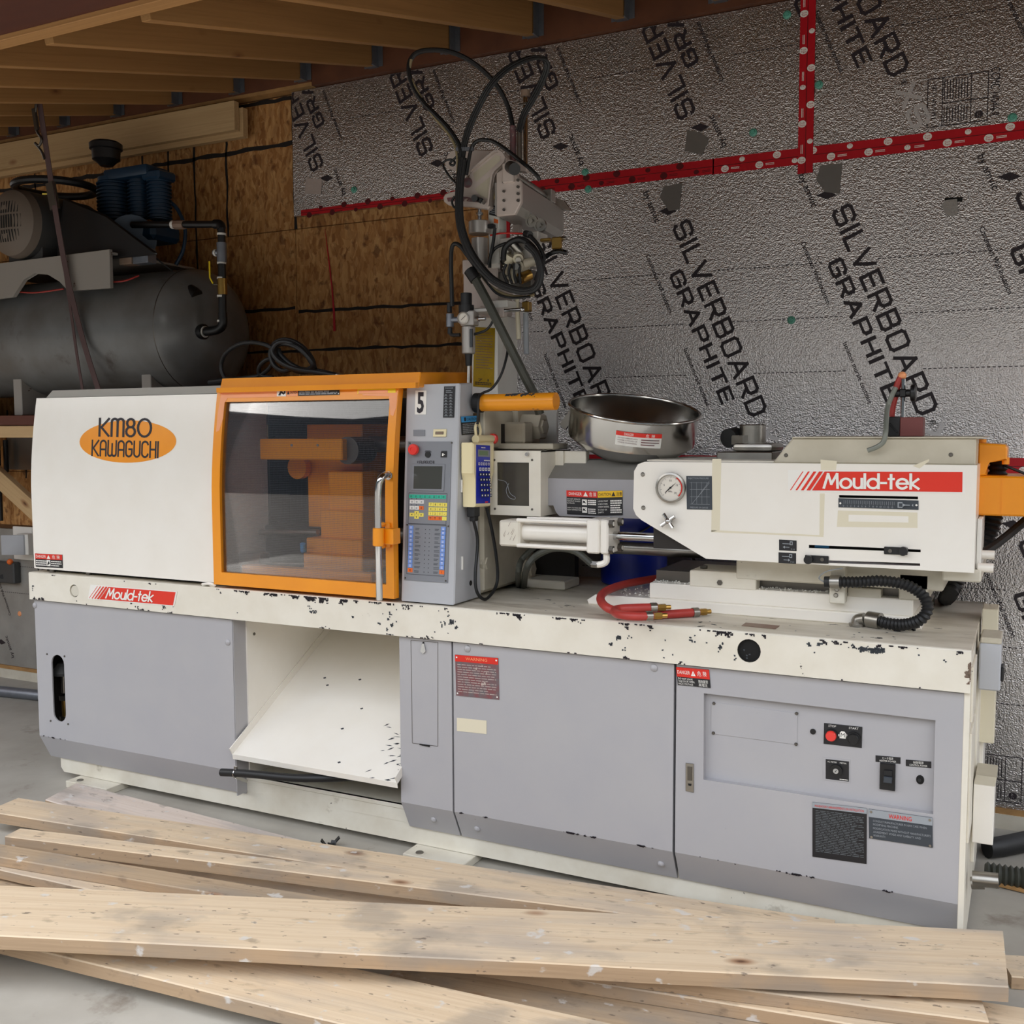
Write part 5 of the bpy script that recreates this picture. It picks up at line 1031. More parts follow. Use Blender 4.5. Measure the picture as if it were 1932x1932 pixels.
s = Sign(PI_(1296, 961, .0005), PI_(1344, 962, .0005), PI_(1295, 898, .0005), 'label_grey', .001); s.txt('print_grey', 'INJECTION PRESSURE', .08, .91, .05, .8)
for x in (.2, .4, .6, .8): s.rect('print_grey', x, .16, x+.008, .82)
for y in (.16, .38, .6, .8): s.rect('print_grey', .14, y, .92, y+.006)
s.poly('print_grey', [(.2, .16), (.215, .16), (.92, .80), (.905, .80)]).poly('print_grey', [(.45, .38), (.46, .375), (.92, .86), (.91, .86)]).txt('print_grey', 'PRESSURE ON GAUGE', .15, .04, .05, .7); s.done('pressure_chart', inj)
b = B(); b.use('chrome'); c = PI_(1264, 982); b.cyl(c, c-EY*.02, .008); c = c-EY*.02
for k in range(4):
    t = math.radians(35+90*k); d = V((math.cos(t), 0, math.sin(t))); b.cyl(c, c+d*.026, .0055, .0065, n=10)
b.ball(c, .010); part(b, 'hand_valve', inj, 'chrome four arm hand valve')
brand(inj, PI_(1487, 927, .0006), PI_(1821, 931, .0006), PI_(1487, 887, .0006))
s = Sign(PI_(1582, 957, .0006), PI_(1733, 962, .0006), PI_(1582, 940, .0006), 'label_grey', .0015); s.dots('white_print', [(.025, .45), (.975, .5)], .003)
for i in range(28): s.rect('print_grey', .07+.0235*i, .45 if i % 2 else .38, .073+.0235*i, .82)
for i in range(14): s.txt('print_grey', str(i), .07+.047*i, .12, .18, None, 'c')
s.rect('print_grey', .75, .18, .81, .8).rect('label_grey', .765, .3, .81, .68).poly('print_grey', [(.81, .3), (.84, .45), (.9, .45), (.9, .55), (.84, .55), (.81, .68)]).poly('print_grey', [(.92, .5), (.94, .35), (.94, .65)]); s.done('stroke_scale', inj)
for (x, y), ar in (((1470, 1038), '<'), ((1469, 1062), '>')):
    s = Sign(PI_(x, y, .0006), PI_(x+33, y+2, .0006), PI_(x, y-20, .0006), 'label_black', .001); s.rect('print_grey', .2, .62, .62, .68).rect('print_grey', .62, .55, .78, .9).rect('label_black', .66, .62, .74, .82)
    s.rect('print_grey', .3, .3, .6, .36).poly('print_grey', [(.22, .33), (.34, .46), (.34, .2)] if ar == '<' else [(.68, .33), (.56, .46), (.56, .2)]); s.txt('print_grey', 'P-14', .7, .1, .14, .2); s.done('slide_plate', inj)
for x0p, x1p, y, kx in ((1668, 1713, 1039, 1705), (1519, 1564, 1055, 1527)):
    b = B(); b.use('black'); a, c = PI_(x0p, y+6), PI_(x1p, y-6); b.box(a.x, c.x, yi-.006, yi-.001, a.z, c.z, .0015); p = PI_(kx, y); b.cyl(p-EY*.005, p-EY*.022, .0125, n=18, bev=.001); q_ = PI_(1680 if kx > 1600 else 1552, y); b.use('steel_dark').lathe(q_-EY*.006, -EY, [(.0055, 0), (.0055, .003), (.001, .003)], 10); part(b, 'limit_slider', inj, 'black limit slider with a knob')
def old_tape(pts, m_='tape_old', o_=.0002):
    b = B(); b.use(m_).prism([PI_(x, y, o_) for x, y in pts], (0, -.0002, 0)); part(b, 'old_tape', inj)
old_tape(((1344, 866), (1361, 866), (1358, 1000), (1342, 1004))); old_tape(((1342, 1000), (1553, 1010), (1554, 1013), (1342, 1004))); old_tape(((1548, 867), (1579, 870), (1577, 889), (1549, 888))); old_tape(((1581, 963), (1731, 967), (1731, 996), (1579, 994))); old_tape(((1722, 879), (1753, 866), (1753, 870), (1735, 884)))
old_tape(((1601, 971), (1714, 974), (1714, 986), (1601, 984)), 'cream', .0006); old_tape(((1547, 931), (1556, 931), (1554, 1010), (1546, 1010)))
# top of the unit: rotary hopper base
b = B(); b.use('steel'); a = PY(1352, 856, .34); c = PY(1458, 840, .34); b.box(a.x, c.x, .34, .56, zt, zt+.028, .003); b.box(a.x+.045, c.x-.005, .36, .54, zt+.028, zt+.055, .012, 2); p = PY(1420, 815, .45); b.cyl((p.x, .45, zt+.05), (p.x, .45, zt+.115), .042, n=28, bev=.003); b.cyl((p.x-.02, .45, zt+.05), (p.x-.02, .45, zt+.08), .05, n=6); b.use('rubber').cyl((p.x-.075, .43, zt+.07), (p.x-.06, .47, zt+.075), .032, n=20); part(b, 'throat_flange', lb='bare steel flange blocks on top')
b = B(); b.use('cream_worn'); b.box(2.62, 3.08, .2, .65, zt, zt+.004); part(b, 'deck_plate', inj)
# orange arm at the right end
b = B(); b.use('orange'); ya = .30
f = lambda x, y: PY(x, y, ya)
b.prism([V((f(*q).x, ya, f(*q).z)) for q in ((1846, 836), (1896, 839), (1901, 845), (1900, 868), (1866, 870), (1862, 876), (1861, 897), (1845, 898))], (0, .22, 0), .004); a, c = f(1838, 972), f(1846, 898); b.box(3.575, 4.05, ya, ya+.24, a.z, c.z, .005); o = part(b, 'orange_arm', lb='orange bracket arm at the right end')
b = B(); b.use('orange'); p = f(1852, 833); b.cyl(V((p.x, ya+.03, p.z-.004)), V((p.x, ya+.03, p.z+.006)), .012, n=12); p = f(1897, 870); b.cyl(V((p.x, ya+.03, p.z-.01)), V((p.x, ya+.03, p.z+.01)), .01); part(b, 'arm_bolt', o)
b = B(); b.use('dark_hole').box(3.728, 3.7285, ya-.0006, ya+.2, a.z+.004, c.z-.004); b.use('orange').box(3.64, 3.642, ya-.0016, ya, a.z+.003, c.z-.003); part(b, 'arm_seam', o)
b = B(); b.use('rubber'); b.tube([PY(1884, 868, .42), PY(1882, 890, .42), PY(1880, 940, .42), PY(1872, 985, .42), PY(1860, 1020, .42), PY(1850, 1048, .42)], .028, 12, 5, rib=.016); part(b, 'ribbed_conduit', lb='black ribbed conduit at the right end')
b = B(); b.use('rubber'); b.tube([PY(1848, 1047, .3), PY(1875, 1030, .35), PY(1910, 1003, .4), PY(1960, 960, .45)], .013, 10); b.tube([PY(1885, 872, .42), PY(1900, 880, .4), PY(1932, 893, .4), PY(1960, 905, .4)], .004, 6); part(b, 'power_cable', lb='black cables leaving at the right')
b = B(); b.use('rubber'); b.tube([PY(1808, 1090, .5), PY(1800, 1105, .5), PY(1790, 1122, .5), PZ(1783, 1132, TZ)+EY*.02], .026, 12, 5, rib=.016); part(b, 'ribbed_conduit', lb='black ribbed conduit under the cover')
b = B(); b.use('cream_dirty'); b.box(3.50, 3.60, .18, .55, 1.045, 1.08, .004); b.use('white_paint').box(3.585, 3.597, .2, .5, 1.08, 1.22, .002); b.use('cream'); [b.cyl((3.59, y, z), (3.63, y, z), .013, n=14) for y, z in ((.2, 1.085), (.26, 1.115))]; part(b, 'end_bracket')
# flexible conduit at the front
b = B(); b.use('rubber'); cq = [PY(x, y, yy) for x, y, yy in ((1582, 1098, .175), (1620, 1098, .17), (1665, 1096, .165), (1710, 1104, .16), (1742, 1124, .15), (1750, 1148, .14), (1738, 1168, .14), (1710, 1178, .16), (1680, 1177, .18), (1655, 1171, .2))]; b.tube(cq, .0175, 12, 5, rib=.0115); cd = part(b, 'flexible_conduit', lb='black ribbed conduit looping beside the slide base')
b = B(); b.use('steel'); b.cyl(PY(1568, 1098, .178), cq[0]+EX*.006, .0205, n=18); b.use('rubber').cyl(PY(1556, 1098, .178), PY(1568, 1098, .178), .017, n=16); b.use('steel'); b.cyl(cq[-1]+V((.01, -.004, .0)), PY(1638, 1168, .21), .024, n=18); e_ = PY(1632, 1168, .215); b.tube([e_, PY(1620, 1170, .22), V((PY(1618, 1180, .22).x, .22, TZ+.01)), V((PY(1618, 1180, .22).x, .22, TZ))], .019, 12, 4); b.cyl(V((PY(1618, 1180, .22).x, .22, TZ)), V((PY(1618, 1180, .22).x, .22, TZ+.008)), .025); part(b, 'conduit_fitting', cd, 'steel conduit elbow')
b = B(); b.use('print_grey').tube([PY(1590, 1072, .14), PY(1560, 1078, .15), PY(1545, 1090, .17), PY(1555, 1098, .178)], .002, 6); part(b, 'thin_wire')
# ---- right end of the base: boxes, plates, pipe stubs
xe = 3.59
b = B(); b.use('cream_worn'); b.box(xe, xe+.006, .02, .24, .36, .66, .001); b.box(xe, xe+.006, .02, .2, .69, .84, .001); b.box(xe, xe+.01, .30, .78, .20, .83, .002); part(b, 'end_plate')['kind'] = 'stuff'
b = B(); b.use('console_grey').box(xe+.01, xe+.066, .22, .36, .735, .868, .004); b.use('beige').box(xe+.012, xe+.066, .222, .358, .868, .885, .003); b.use('black').box(xe+.066, xe+.074, .24, .3, .76, .80, .002); part(b, 'junction_box', lb='grey junction box on the end')
b = B(); b.use('cream').box(xe+.008, xe+.062, .18, .32, .305, .475, .002); b.use('beige').prism([(xe+.008, .18, .475), (xe+.062, .18, .475), (xe+.066, .20, .495), (xe+.012, .2, .495)], (0, .12, 0)); part(b, 'trunking_box', lb='cream trunking box on the end')
b = B(); b.use('tape_old').box(xe+.006, xe+.05, .45, .56, .52, .93, .002); part(b, 'cable_duct', lb='tan cable duct on the end')
b = B(); b.use('cream').box(xe, xe+.02, .52, .7, .34, .7, .002); part(b, 'end_channel')
for (ex, ey), (sx_, sy_), r_ in (((1884, 1662), (1835, 1657), .021), ((1856, 1666), (1832, 1666), .017)):
    a, c = PY(sx_, sy_, .12), PY(ex, ey, .12); b = B(); b.use('steel').lathe(a, c-a, [(r_, 0), (r_, (c-a).length), (r_*.82, (c-a).length), (r_*.82, (c-a).length*.4)], 20, caps=False); b.use('dark_hole').cyl(a+(c-a)*.4, a+(c-a)*.42, r_*.82); part(b, 'pipe_stub', lb='open steel pipe stub')
# ================================================================== hopper on the injection unit
HY = .42; hc = PY(1197, 771, HY); hr = (PY(1315, 784, HY).x-PY(1079, 762, HY).x)/2*.985; hn = V((.177, -.181, 1)).normalized()
hop = empty('material_hopper', (hc.x-.03, HY+.03, 1.37), 'round stainless steel hopper with a danger sticker, open at the top', 'hopper')
HM = Matrix.Translation(hc) @ V((0, 0, 1)).rotation_difference(hn).to_matrix().to_4x4()
def HB(m_): b = B(); b.M = HM; return b.use(m_)
b = HB('stainless'); b.lathe((0, 0, 0), EZ, [(.07, -.185), (.09, -.18), (hr*.80, -.135), (hr*.97, -.105), (hr*.985, -.09), (hr*.99, 0), (hr*.98, 0), (hr*.972, -.09), (hr*.78, -.128), (.085, -.172)], 64, caps=False); part(b, 'bowl', hop)
b = HB('stainless'); b.tube(circle((0, 0, 0), hr, EX, EY, 64), .0055, 10, 1, True); part(b, 'rim', hop)
b = HB('steel'); b.cyl((0, 0, -.20), (0, 0, -.17), .085, n=28); part(b, 'throat', hop)
iM = HM.inverted()
def hang(px, py):     # angle and height on the bowl wall seen at a pixel
    o_, d_ = iM @ CAM, (iM.to_3x3() @ ray(px, py)); R_ = hr*.99
    a_, b_, c_ = d_.x**2+d_.y**2, 2*(o_.x*d_.x+o_.y*d_.y), o_.x**2+o_.y**2-R_**2; t = (-b_-math.sqrt(max(0, b_*b_-4*a_*c_)))/(2*a_); p = o_+d_*t; return math.atan2(p.y, p.x), p.z
(t0, zt0), (t1, zt1), (t0b, zb0), (t1b, zb1) = hang(1163, 812), hang(1249, 819), hang(1160, 838), hang(1248, 846)
def hsign(u, v, o): t = t0+(t1-t0)*u; R_ = hr*.99+o; z0, z1 = zt0+(zt1-zt0)*u, zb0+(zb1-zb0)*u; return (R_*math.cos(t), R_*math.sin(t), z0+(z1-z0)*v)
b = HB('white_paint')
def hstrip(m_, u0, u1, v0, v1, o, n=8):
    b.use(m_)
    for i in range(n):
        a, c = u0+(u1-u0)*i/n, u0+(u1-u0)*(i+1)/n; b.poly([hsign(a, v1, o), hsign(c, v1, o), hsign(c, v0, o), hsign(a, v0, o)])
hstrip('white_paint', 0, 1, 0, 1, .0012); hstrip('red', 0, 1, 0, .3, .0018)
def hput(ps, nat, u, v, du, dv, m_):
    b.use(m_)
    for po in ps: b.poly([hsign(u+x/nat*du, v-y*dv, .0024) for x, y in po])
ps, nat = font_poly('DANGER'); hput(ps, nat, .18, .25, .2, .18, 'white_print'); ps, nat = font_poly('危  険'); hput(ps, nat, .64, .25, .2, .16, 'white_print')
for i, t in enumerate(('DO NOT OPERATE WITH', 'HOPPER REMOVED OR', 'WHILE CLEANING.')): ps, nat = font_poly(t); hput(ps, nat, .05, .5+.16*i, .42, .09, 'plate_worn')
for i in range(3): hstrip('plate_worn', .55, .95-.1*(i == 2), .43+.17*i, .5+.17*i, .0022, 4)
part(b, 'danger_sticker', hop); hx, hy_ = hc.x, HY
b = B(); b.use('steel'); b.bar(PY(1062, 806, .45), PY(1090, 768, .45), .03, .012, EY); part(b, 'hopper_bracket', hop)
# clear clips beyond the rim
# ================================================================== pail behind the cylinder
pail = empty('plastic_pail', (2.37, .775, TZ), 'blue plastic pail standing behind the hydraulic cylinder', 'pail')
b = B(); b.use('barrel_blue').lathe((2.37, .775, TZ), EZ, [(.118, 0), (.125, .006), (.128, .18), (.132, .19), (.133, .30), (.139, .302), (.139, .325), (.134, .327), (.136, .36), (.131, .362), (.127, .30), (.115, .01)], 40, caps=True); part(b, 'bucket', pail)
b = B(); b.use('steel_dark').tube([(2.37+.137*math.cos(t), .775-.10*math.sin(t)-.03, TZ+.31-.12*math.sin(t)) for t in [math.pi*i/10 for i in range(11)]], .003, 6, 3); part(b, 'wire_handle', pail)
# ================================================================== red air hoses on the bed
def hose(pts, r, m_, name, label, cat, grp, ends=()):
    o_ = pts[0]; e = empty(name, (o_.x, o_.y, TZ), label, cat, grp); b = B(); b.use(m_).tube(pts, r, 12, 6); part(b, 'hose', e)
    for a, c in ends:
        b = B(); d = (c-a).normalized(); b.use('steel').cyl(c-d*.022, c-d*.002, r*1.15, n=14); b.use('brass').cyl(c-d*.002, c+d*.010, r*.8, n=6); b.cyl(c+d*.01, c+d*.026, r*.85, n=6); b.cyl(c+d*.026, c+d*.042, r*.55, n=10); part(b, 'brass_fitting', e)
    return e
p1 = [PZ(1256, 1089, .955), PZ(1215, 1095, .952), PZ(1172, 1104, .948), PZ(1141, 1117, .943), PZ(1133, 1131, .938), PZ(1145, 1146, .93), PZ(1172, 1156, .915), PZ(1210, 1161, .906), PZ(1260, 1159, .905), PZ(1318, 1155, .905)]
hose(p1, .0135, 'hose_red', 'air_hose', 'red air hose looped over the slide base edge', 'hose', None, ((p1[1], p1[0]), (p1[-2], p1[-1])))
p2 = [PZ(1232, 1162, .932), PZ(1200, 1163, .932), PZ(1170, 1160, .930), PZ(1160, 1155, .928), PZ(1166, 1149, .928), PZ(1200, 1147, .93), PZ(1240, 1146, .93)]
hose(p2, .013, 'hose_red', 'air_hose', 'short folded red air hose beneath the looped one', 'hose', None, ((p2[1], p2[0]), (p2[-2], p2[-1])))
q = PZ(1692, 1190, TZ); cl = empty('cable_clip', (q.x, q.y, TZ), 'small black clips lying beside the ribbed conduit', 'clip')
b = B(); b.use('rubber'); rq = random.Random(2)
for i in range(9): a = q+V((rq.uniform(-.02, .05), rq.uniform(-.02, .02), rq.uniform(.002, .012))); b.bar(a, a+V((rq.uniform(-.02, .02), rq.uniform(-.015, .015), rq.uniform(-.002, .006))), .008, .005)
part(b, 'clip_body', cl)
# ================================================================== indicator stand on the hood
zt2 = 1.449
bx = PX(1697, 822, PY(1697, 822, .22).x); X_ = PY(1697, 822, .22).x
st = empty('indicator_stand', (X_, .25, zt2), 'magnetic stand with red base, rod and bent grey arm on the hood', 'stand')
b = B(); y0, y1 = .22, .275; xl = PY(1672, 822, .22).x; zz_ = PY(1697, 786, .22).z
b.use('black').box(xl, X_, y0, y1+.01, zt2, zz_, .002); b.use('magnet_red').box(X_, X_+.062, y0+.002, y1+.01, zt2, zz_-.002, .002); b.use('black_satin').bar((xl+.008, y0-.002, zz_-.02), (xl+.03, y0-.002, zz_-.045), .006, .004, EY); part(b, 'magnet_base', st)
b = B(); b.use('chrome'); rx = PY(1703, 780, .25).x; b.cyl((rx, .25, zz_-.004), (rx, .25, PY(1703, 715, .25).z), .0062, n=14); part(b, 'rod', st)
b = B(); b.use('black'); cz = PY(1700, 742, .25).z; b.cyl((rx-.035, .25, cz), (rx+.02, .25, cz), .011, n=14); b.cyl((rx+.02, .25, cz), (rx+.035, .25, cz), .024, n=18, bev=.003); b.box(rx-.01, rx+.01, .238, .262, cz-.012, cz+.012, .003); part(b, 'clamp_knob', st)
b = B(); b.use('hose_red').tube([PY(1681, 786, .26), PY(1684, 765, .26), PY(1689, 745, .26), PY(1693, 728, .26), PY(1701, 710, .26)], .0105, 10); b.use('orange_pale').ball(PY(1702, 709, .26), .0125); part(b, 'red_sleeve', st)
b = B(); b.use('tube_grey').tube([PY(1690, 731, .235), PY(1682, 748, .23), PY(1675, 768, .225), PY(1672, 795, .17), PY(1671, 815, .13), PY(1667, 833, .125), PY(1655, 843, .125), PY(1637, 850, .125)], .0072, 10); part(b, 'bent_arm', st)
# ================================================================== black cable coiled on the gate top
y_ = .22
def cz_(pts, ys): return [PY(a, c, k) for (a, c), k in zip(pts, ys)]
co = empty('power_cable', (1.3, .22, 1.66), 'coil of thick black cable lying on top of the machine', 'cable'); b = B(); b.use('rubber')
c1 = [(640, 710), (600, 703), (560, 697), (530, 684), (514, 664), (523, 648), (545, 646), (570, 660), (585, 680), (592, 696), (570, 702), (545, 693), (522, 672), (520, 655), (535, 648), (560, 655), (580, 672), (590, 690), (575, 698), (550, 688), (530, 670), (525, 658)]
b.tube(cz_(c1, [.2, .19, .2, .2, .2, .21, .22, .23, .24, .25, .25, .24, .23, .22, .22, .22, .23, .24, .25, .25, .24, .24]), .0095, 10, 5)
c2 = [(650, 712), (600, 700), (555, 696), (535, 700), (518, 690), (510, 670), (515, 652), (530, 642), (550, 643), (572, 656), (588, 676), (594, 696)]
b.tube(cz_(c2, [.26]*12), .0095, 10, 5)
c3 = [(516, 658), (500, 650), (475, 646), (450, 650), (428, 665), (418, 685), (420, 705), (432, 716), (470, 712), (490, 708), (508, 695), (515, 680), (505, 678), (492, 688), (488, 702), (497, 710), (515, 712)]
b.tube(cz_(c3, [.24, .24, .25, .26, .28, .3, .3, .3, .3, .3, .29, .28, .28, .28, .29, .3, .3]), .0085, 10, 5)
b.tube(cz_([(395, 722), (412, 720), (440, 716), (480, 715), (515, 716)], [.34, .34, .34, .34, .34]), .012, 10, 4)
part(b, 'cable_coil', co)
b = B(); b.use('steel'); a = PY(636, 708, .2); c = PY(646, 711, .2); b.cyl(a, c, .0105, n=12); part(b, 'cable_end', co)
# ================================================================== sprue picking robot on the fixed platen
Y0 = .30
rob = empty('takeout_robot', (2.0, .36, 1.5), 'white parts take-out robot with hose loops standing behind the console', 'robot')
R = lambda px, py, y=Y0: PY(px, py, y)
def rbox(b, x0, y0, x1, y1, ya, dep, bev=.003): a, c = R(x0, y1, ya), R(x1, y0, ya); return b.box(a.x, c.x, ya, ya+dep, a.z, c.z, bev)
b = B(); b.use('white_paint'); a, c = R(890, 745), R(938, 592); b.box(a.x, c.x, Y0, Y0+.16, 1.53, c.z, .003); col_ = part(b, 'column', rob, 'white box column')
b = B(); b.use('casting_white'); rbox(b, 874, 490, 938, 595, Y0+.01, .12, .004); rbox(b, 872, 488, 897, 518, Y0-.02, .08, .003); part(b, 'upper_column', rob)
s = Sign(R(893, 729, Y0-.001), R(932, 732, Y0-.001), R(895, 617, Y0-.001), 'yellow_plate', .0015)
s.lines('plate_worn', .12, .3, .92, .93, 14, .25, 3).txt('ink', '7 1', .5, .1, .04, .5, 'c').lines('ink', .1, .03, .9, .09, 2, .5, 5); s.done('yellow_plate', rob)
# casting arm
def outline(pts, y): return [R(780+x*.1812, 250+yy*.1812, y) for x, yy in pts]
b = B(); b.use('casting_white'); b.prism(outline([(600, 400), (850, 195), (900, 190), (945, 215), (970, 265), (960, 310), (925, 350), (860, 410), (838, 450), (815, 620), (800, 770), (770, 800), (560, 765), (360, 755), (315, 720), (305, 680), (325, 640), (370, 620), (440, 610), (520, 600), (545, 560), (570, 460)], Y0-.06), (0, .03, 0), .004)
arm = part(b, 'casting_arm', rob, 'pale cast swing arm with pockets')
b = B(); b.use('beige')
for pk in ([(620, 430), (860, 235), (905, 245), (905, 290), (660, 510), (640, 500)], [(640, 590), (805, 455), (785, 690), (700, 665)]): b.prism(outline(pk, Y0-.0605), (0, -.0008, 0))
b.use('plate_worn').prism(outline([(350, 680), (540, 670), (740, 705), (735, 735), (540, 715), (360, 720)], Y0-.0605), (0, -.0008, 0)); part(b, 'arm_pocket', arm)['kind'] = 'stuff'
b = B(); b.use('plate_worn').lathe(R(883, 345, Y0-.06), -EY, [(.017, 0), (.017, .006), (.001, .008)], 20); part(b, 'boss', arm)
b = B(); b.use('casting_white'); b.prism(outline([(600, 400), (850, 195), (900, 190), (945, 215), (970, 265), (960, 310), (925, 350), (860, 410), (838, 450), (815, 620), (800, 770), (785, 770), (800, 620), (822, 440), (845, 400), (910, 340), (945, 300), (950, 265), (930, 228), (895, 208), (855, 212), (610, 412)], Y0-.061), (0, -.012, 0)); part(b, 'arm_rib', arm)
b = B(); b.use('black'); b.cyl(R(895, 374, Y0-.06), R(895, 374, Y0-.085), .011, n=16); b.cyl(R(902, 376, Y0-.06), R(908, 379, Y0-.075), .009); b.use('chrome').cyl(R(905, 378, Y0-.062), R(913, 382, Y0-.078), .007, n=12); part(b, 'clamp_bolt', arm)
b = B(); b.use('casting_white'); b.prism(outline([(450, 165), (860, 180), (940, 215), (1180, 330), (1180, 420), (900, 380), (600, 420), (560, 470), (430, 400), (340, 370), (325, 320), (345, 240), (390, 185)], Y0+.02), (0, .02, 0), .004); part(b, 'rear_plate', rob, 'pale plate behind the swing arm')
b = B(); b.use('white_paint'); rbox(b, 921, 378, 941, 500, Y0-.01, .06); part(b, 'side_post', rob)
s = Sign(R(923, 405, Y0-.012), R(938, 409, Y0-.012), R(927, 378, Y0-.012), 'label_black', .001); s.lines('print_grey', .1, .1, .9, .6, 4, .5, 1).rect('white_print', .3, .7, .9, .95); s.done('type_plate', rob)
b = B(); b.use('orange_key').prism([R(x, y, Y0-.011) for x, y in ((932, 412), (940, 415), (940, 422), (932, 420))], (0, -.001, 0)); part(b, 'orange_sticker', rob)
b = B(); b.use('cream'); p = R(937, 366, Y0+.02); b.ball(p, .052, (.8, 1, 1.1), 18); b.use('yellow_key').prism([R(x, y, Y0-.035) for x, y in ((930, 362), (937, 363), (936, 376), (929, 374))], (0, -.001, 0)); part(b, 'motor_cover', rob, 'cream rounded motor cover')
# horizontal beam pointing to the wall
bl = R(978, 340, .21); z1, z0 = 2.30, 2.195; X1_ = bl.x; dX = -.11
b = B(); b.use('alu')
def bs(y): x = X1_+dX*(y-.21); return [(x, y, z0+.022), (x-.02, y, z0), (x-.09, y, z0), (x-.09, y, z1), (x-.002, y, z1), (x, y, z1-.002)]
b.rings([bs(.215), bs(.71)]); beam = part(b, 'aluminium_beam', rob, 'aluminium beam reaching back to the wall')
b = B(); b.use('casting_white'); x = X1_
b.prism([(x+.012, .205, z0+.03), (x-.012, .205, z0-.008), (x-.08, .205, z0-.008), (x-.08, .205, z1+.03), (x-.03, .205, z1+.05), (x+.012, .205, z1-.01)], (0, .018, 0), .003); b.use('steel_dark')
part(b, 'beam_flange', beam)
b = B(); b.use('steel_dark')
for k in range(4): b.cyl((x+.003, .204, z0+.035+.022*k), (x+.003, .198, z0+.035+.022*k), .005, n=8); b.cyl((x-.05, .204, z0+.01+.03*k), (x-.05, .198, z0+.01+.03*k), .0045, n=8)
part(b, 'flange_bolt', beam)['kind'] = 'stuff'
b = B(); b.use('steel'); a, c = V((X1_-.03, .22, z1+.025)), V((X1_-.03+dX*.35, .57, z1+.022)); b.cyl(a, c, .014, n=16); b.cyl(c, c+V((dX*.1, .1, 0)), .006); b.use('alu'); b.box(c.x-.03, c.x+.03, c.y-.01, c.y+.03, z1, z1+.045, .002); b.hexa([(c.x-.03, c.y+.09, z1), (c.x+.05, c.y+.12, z1-.01), (c.x+.05, c.y+.14, z1-.01), (c.x-.03, c.y+.11, z1), (c.x-.03, c.y+.09, z1+.05), (c.x+.02, c.y+.12, z1+.03), (c.x+.02, c.y+.14, z1+.03), (c.x-.03, c.y+.11, z1+.05)]); b.use('casting_white').box(a.x-.02, a.x+.02, .19, .24, z1-.01, z1+.055, .003); part(b, 'air_cylinder', rob)
b = B(); b.use('black').cyl(R(963, 315, .2), R(971, 319, .16), .02, n=16); b.use('casting_white').cyl(R(963, 315, .22), R(963, 315, .2), .022); part(b, 'shock_absorber', rob)
for x_, w_, y0_, y1_, m_ in ((992, .0085, 182, 310, 'chrome'), (980, .0095, 245, 305, 'steel'), (968, .011, 238, 305, 'plate_worn')):
    b = B(); p = R(x_, y1_, .32); q = R(x_, y0_, .32); b.use(m_).cyl((p.x, .32, p.z), (p.x, .32, q.z), w_, n=16)
    if m_ == 'chrome': b.use('rust_box').cyl((p.x, .32, q.z), (p.x, .32, q.z+.02), .016, n=12); b.use('steel').box(p.x-.022, p.x+.022, .31, .33, q.z-.028, q.z-.022)
    part(b, 'vertical_rod', rob)
b = B(); b.use('alu'); p = R(905, 450, Y0-.03); t_ = R(905, 418, Y0-.03); lo = R(906, 500, Y0-.03); b.cyl((p.x, p.y, lo.z), (p.x, p.y, p.z), .0285, n=24); b.cyl((p.x, p.y, R(905, 442, Y0-.03).z), (p.x, p.y, t_.z), .038, n=24, bev=.002); b.use('chrome').cyl((p.x, p.y, t_.z), (p.x, p.y, R(905, 395, Y0-.03).z), .007); b.cyl((p.x, p.y, R(905, 406, Y0-.03).z), (p.x, p.y, R(905, 401, Y0-.03).z), .012, n=6); part(b, 'lift_cylinder', rob, 'round aluminium lift cylinder')
b = B(); b.use('white_paint'); rbox(b, 926, 444, 1002, 506, Y0-.0, .09); b.box(R(1002, 440, Y0).x, R(1015, 440, Y0).x, Y0, Y0+.08, R(1002, 452, Y0).z, R(1002, 437, Y0).z, .002); b.use('casting_white'); rbox(b, 967, 392, 979, 442, Y0+.1, .03); vb = part(b, 'valve_block', rob, 'white valve block wrapped in hoses')
for p in ((1005, 418), (1021, 426)):
    b = B(); c = R(*p, Y0+.05); b.use('steel').lathe(c, -EY, [(.022, 0), (.022, .012), (.016, .012), (.016, .008), (.008, .008), (.008, .018), (.001, .018)], 20); part(b, 'guide_roller', rob)
b = B(); b.use('brass'); rbox(b, 1018, 448, 1038, 456, Y0-.02, .03); rbox(b, 1040, 446, 1058, 470, Y0-.02, .015); b.use('steel').cyl(R(1056, 450, Y0), R(1068, 450, Y0), .007); b.use('black_satin').tube([R(1022, 490, Y0), R(1040, 478, Y0), R(1055, 474, Y0), R(1070, 477, Y0)], .008, 8); part(b, 'gripper', rob)
rq = random.Random(8); b = B()
for (px, py, r_, m_) in ((960, 492, .02, 'tape_old'), (978, 485, .018, 'tape_old'), (962, 507, .016, 'tape_old'), (985, 505, .02, 'beige'), (970, 520, .018, 'tape_old'), (990, 522, .02, 'brass'), (955, 480, .014, 'steel'), (975, 468, .014, 'steel'), (1000, 495, .016, 'beige'), (950, 500, .012, 'black')):
    c = R(px, py, Y0-.03); d = V((rq.uniform(-1, 1), rq.uniform(-1, .2), rq.uniform(-1, 1))).normalized(); b.use(m_).cyl(c-d*.02, c+d*.02, r_, n=12); b.use('steel').cyl(c+d*.02, c+d*.034, r_*.6, n=6)
b.use('steel_dark'); rbox(b, 930, 508, 1003, 545, Y0+.02, .05); part(b, 'air_fittings', vb, 'cluster of air fittings')['kind'] = 'stuff'
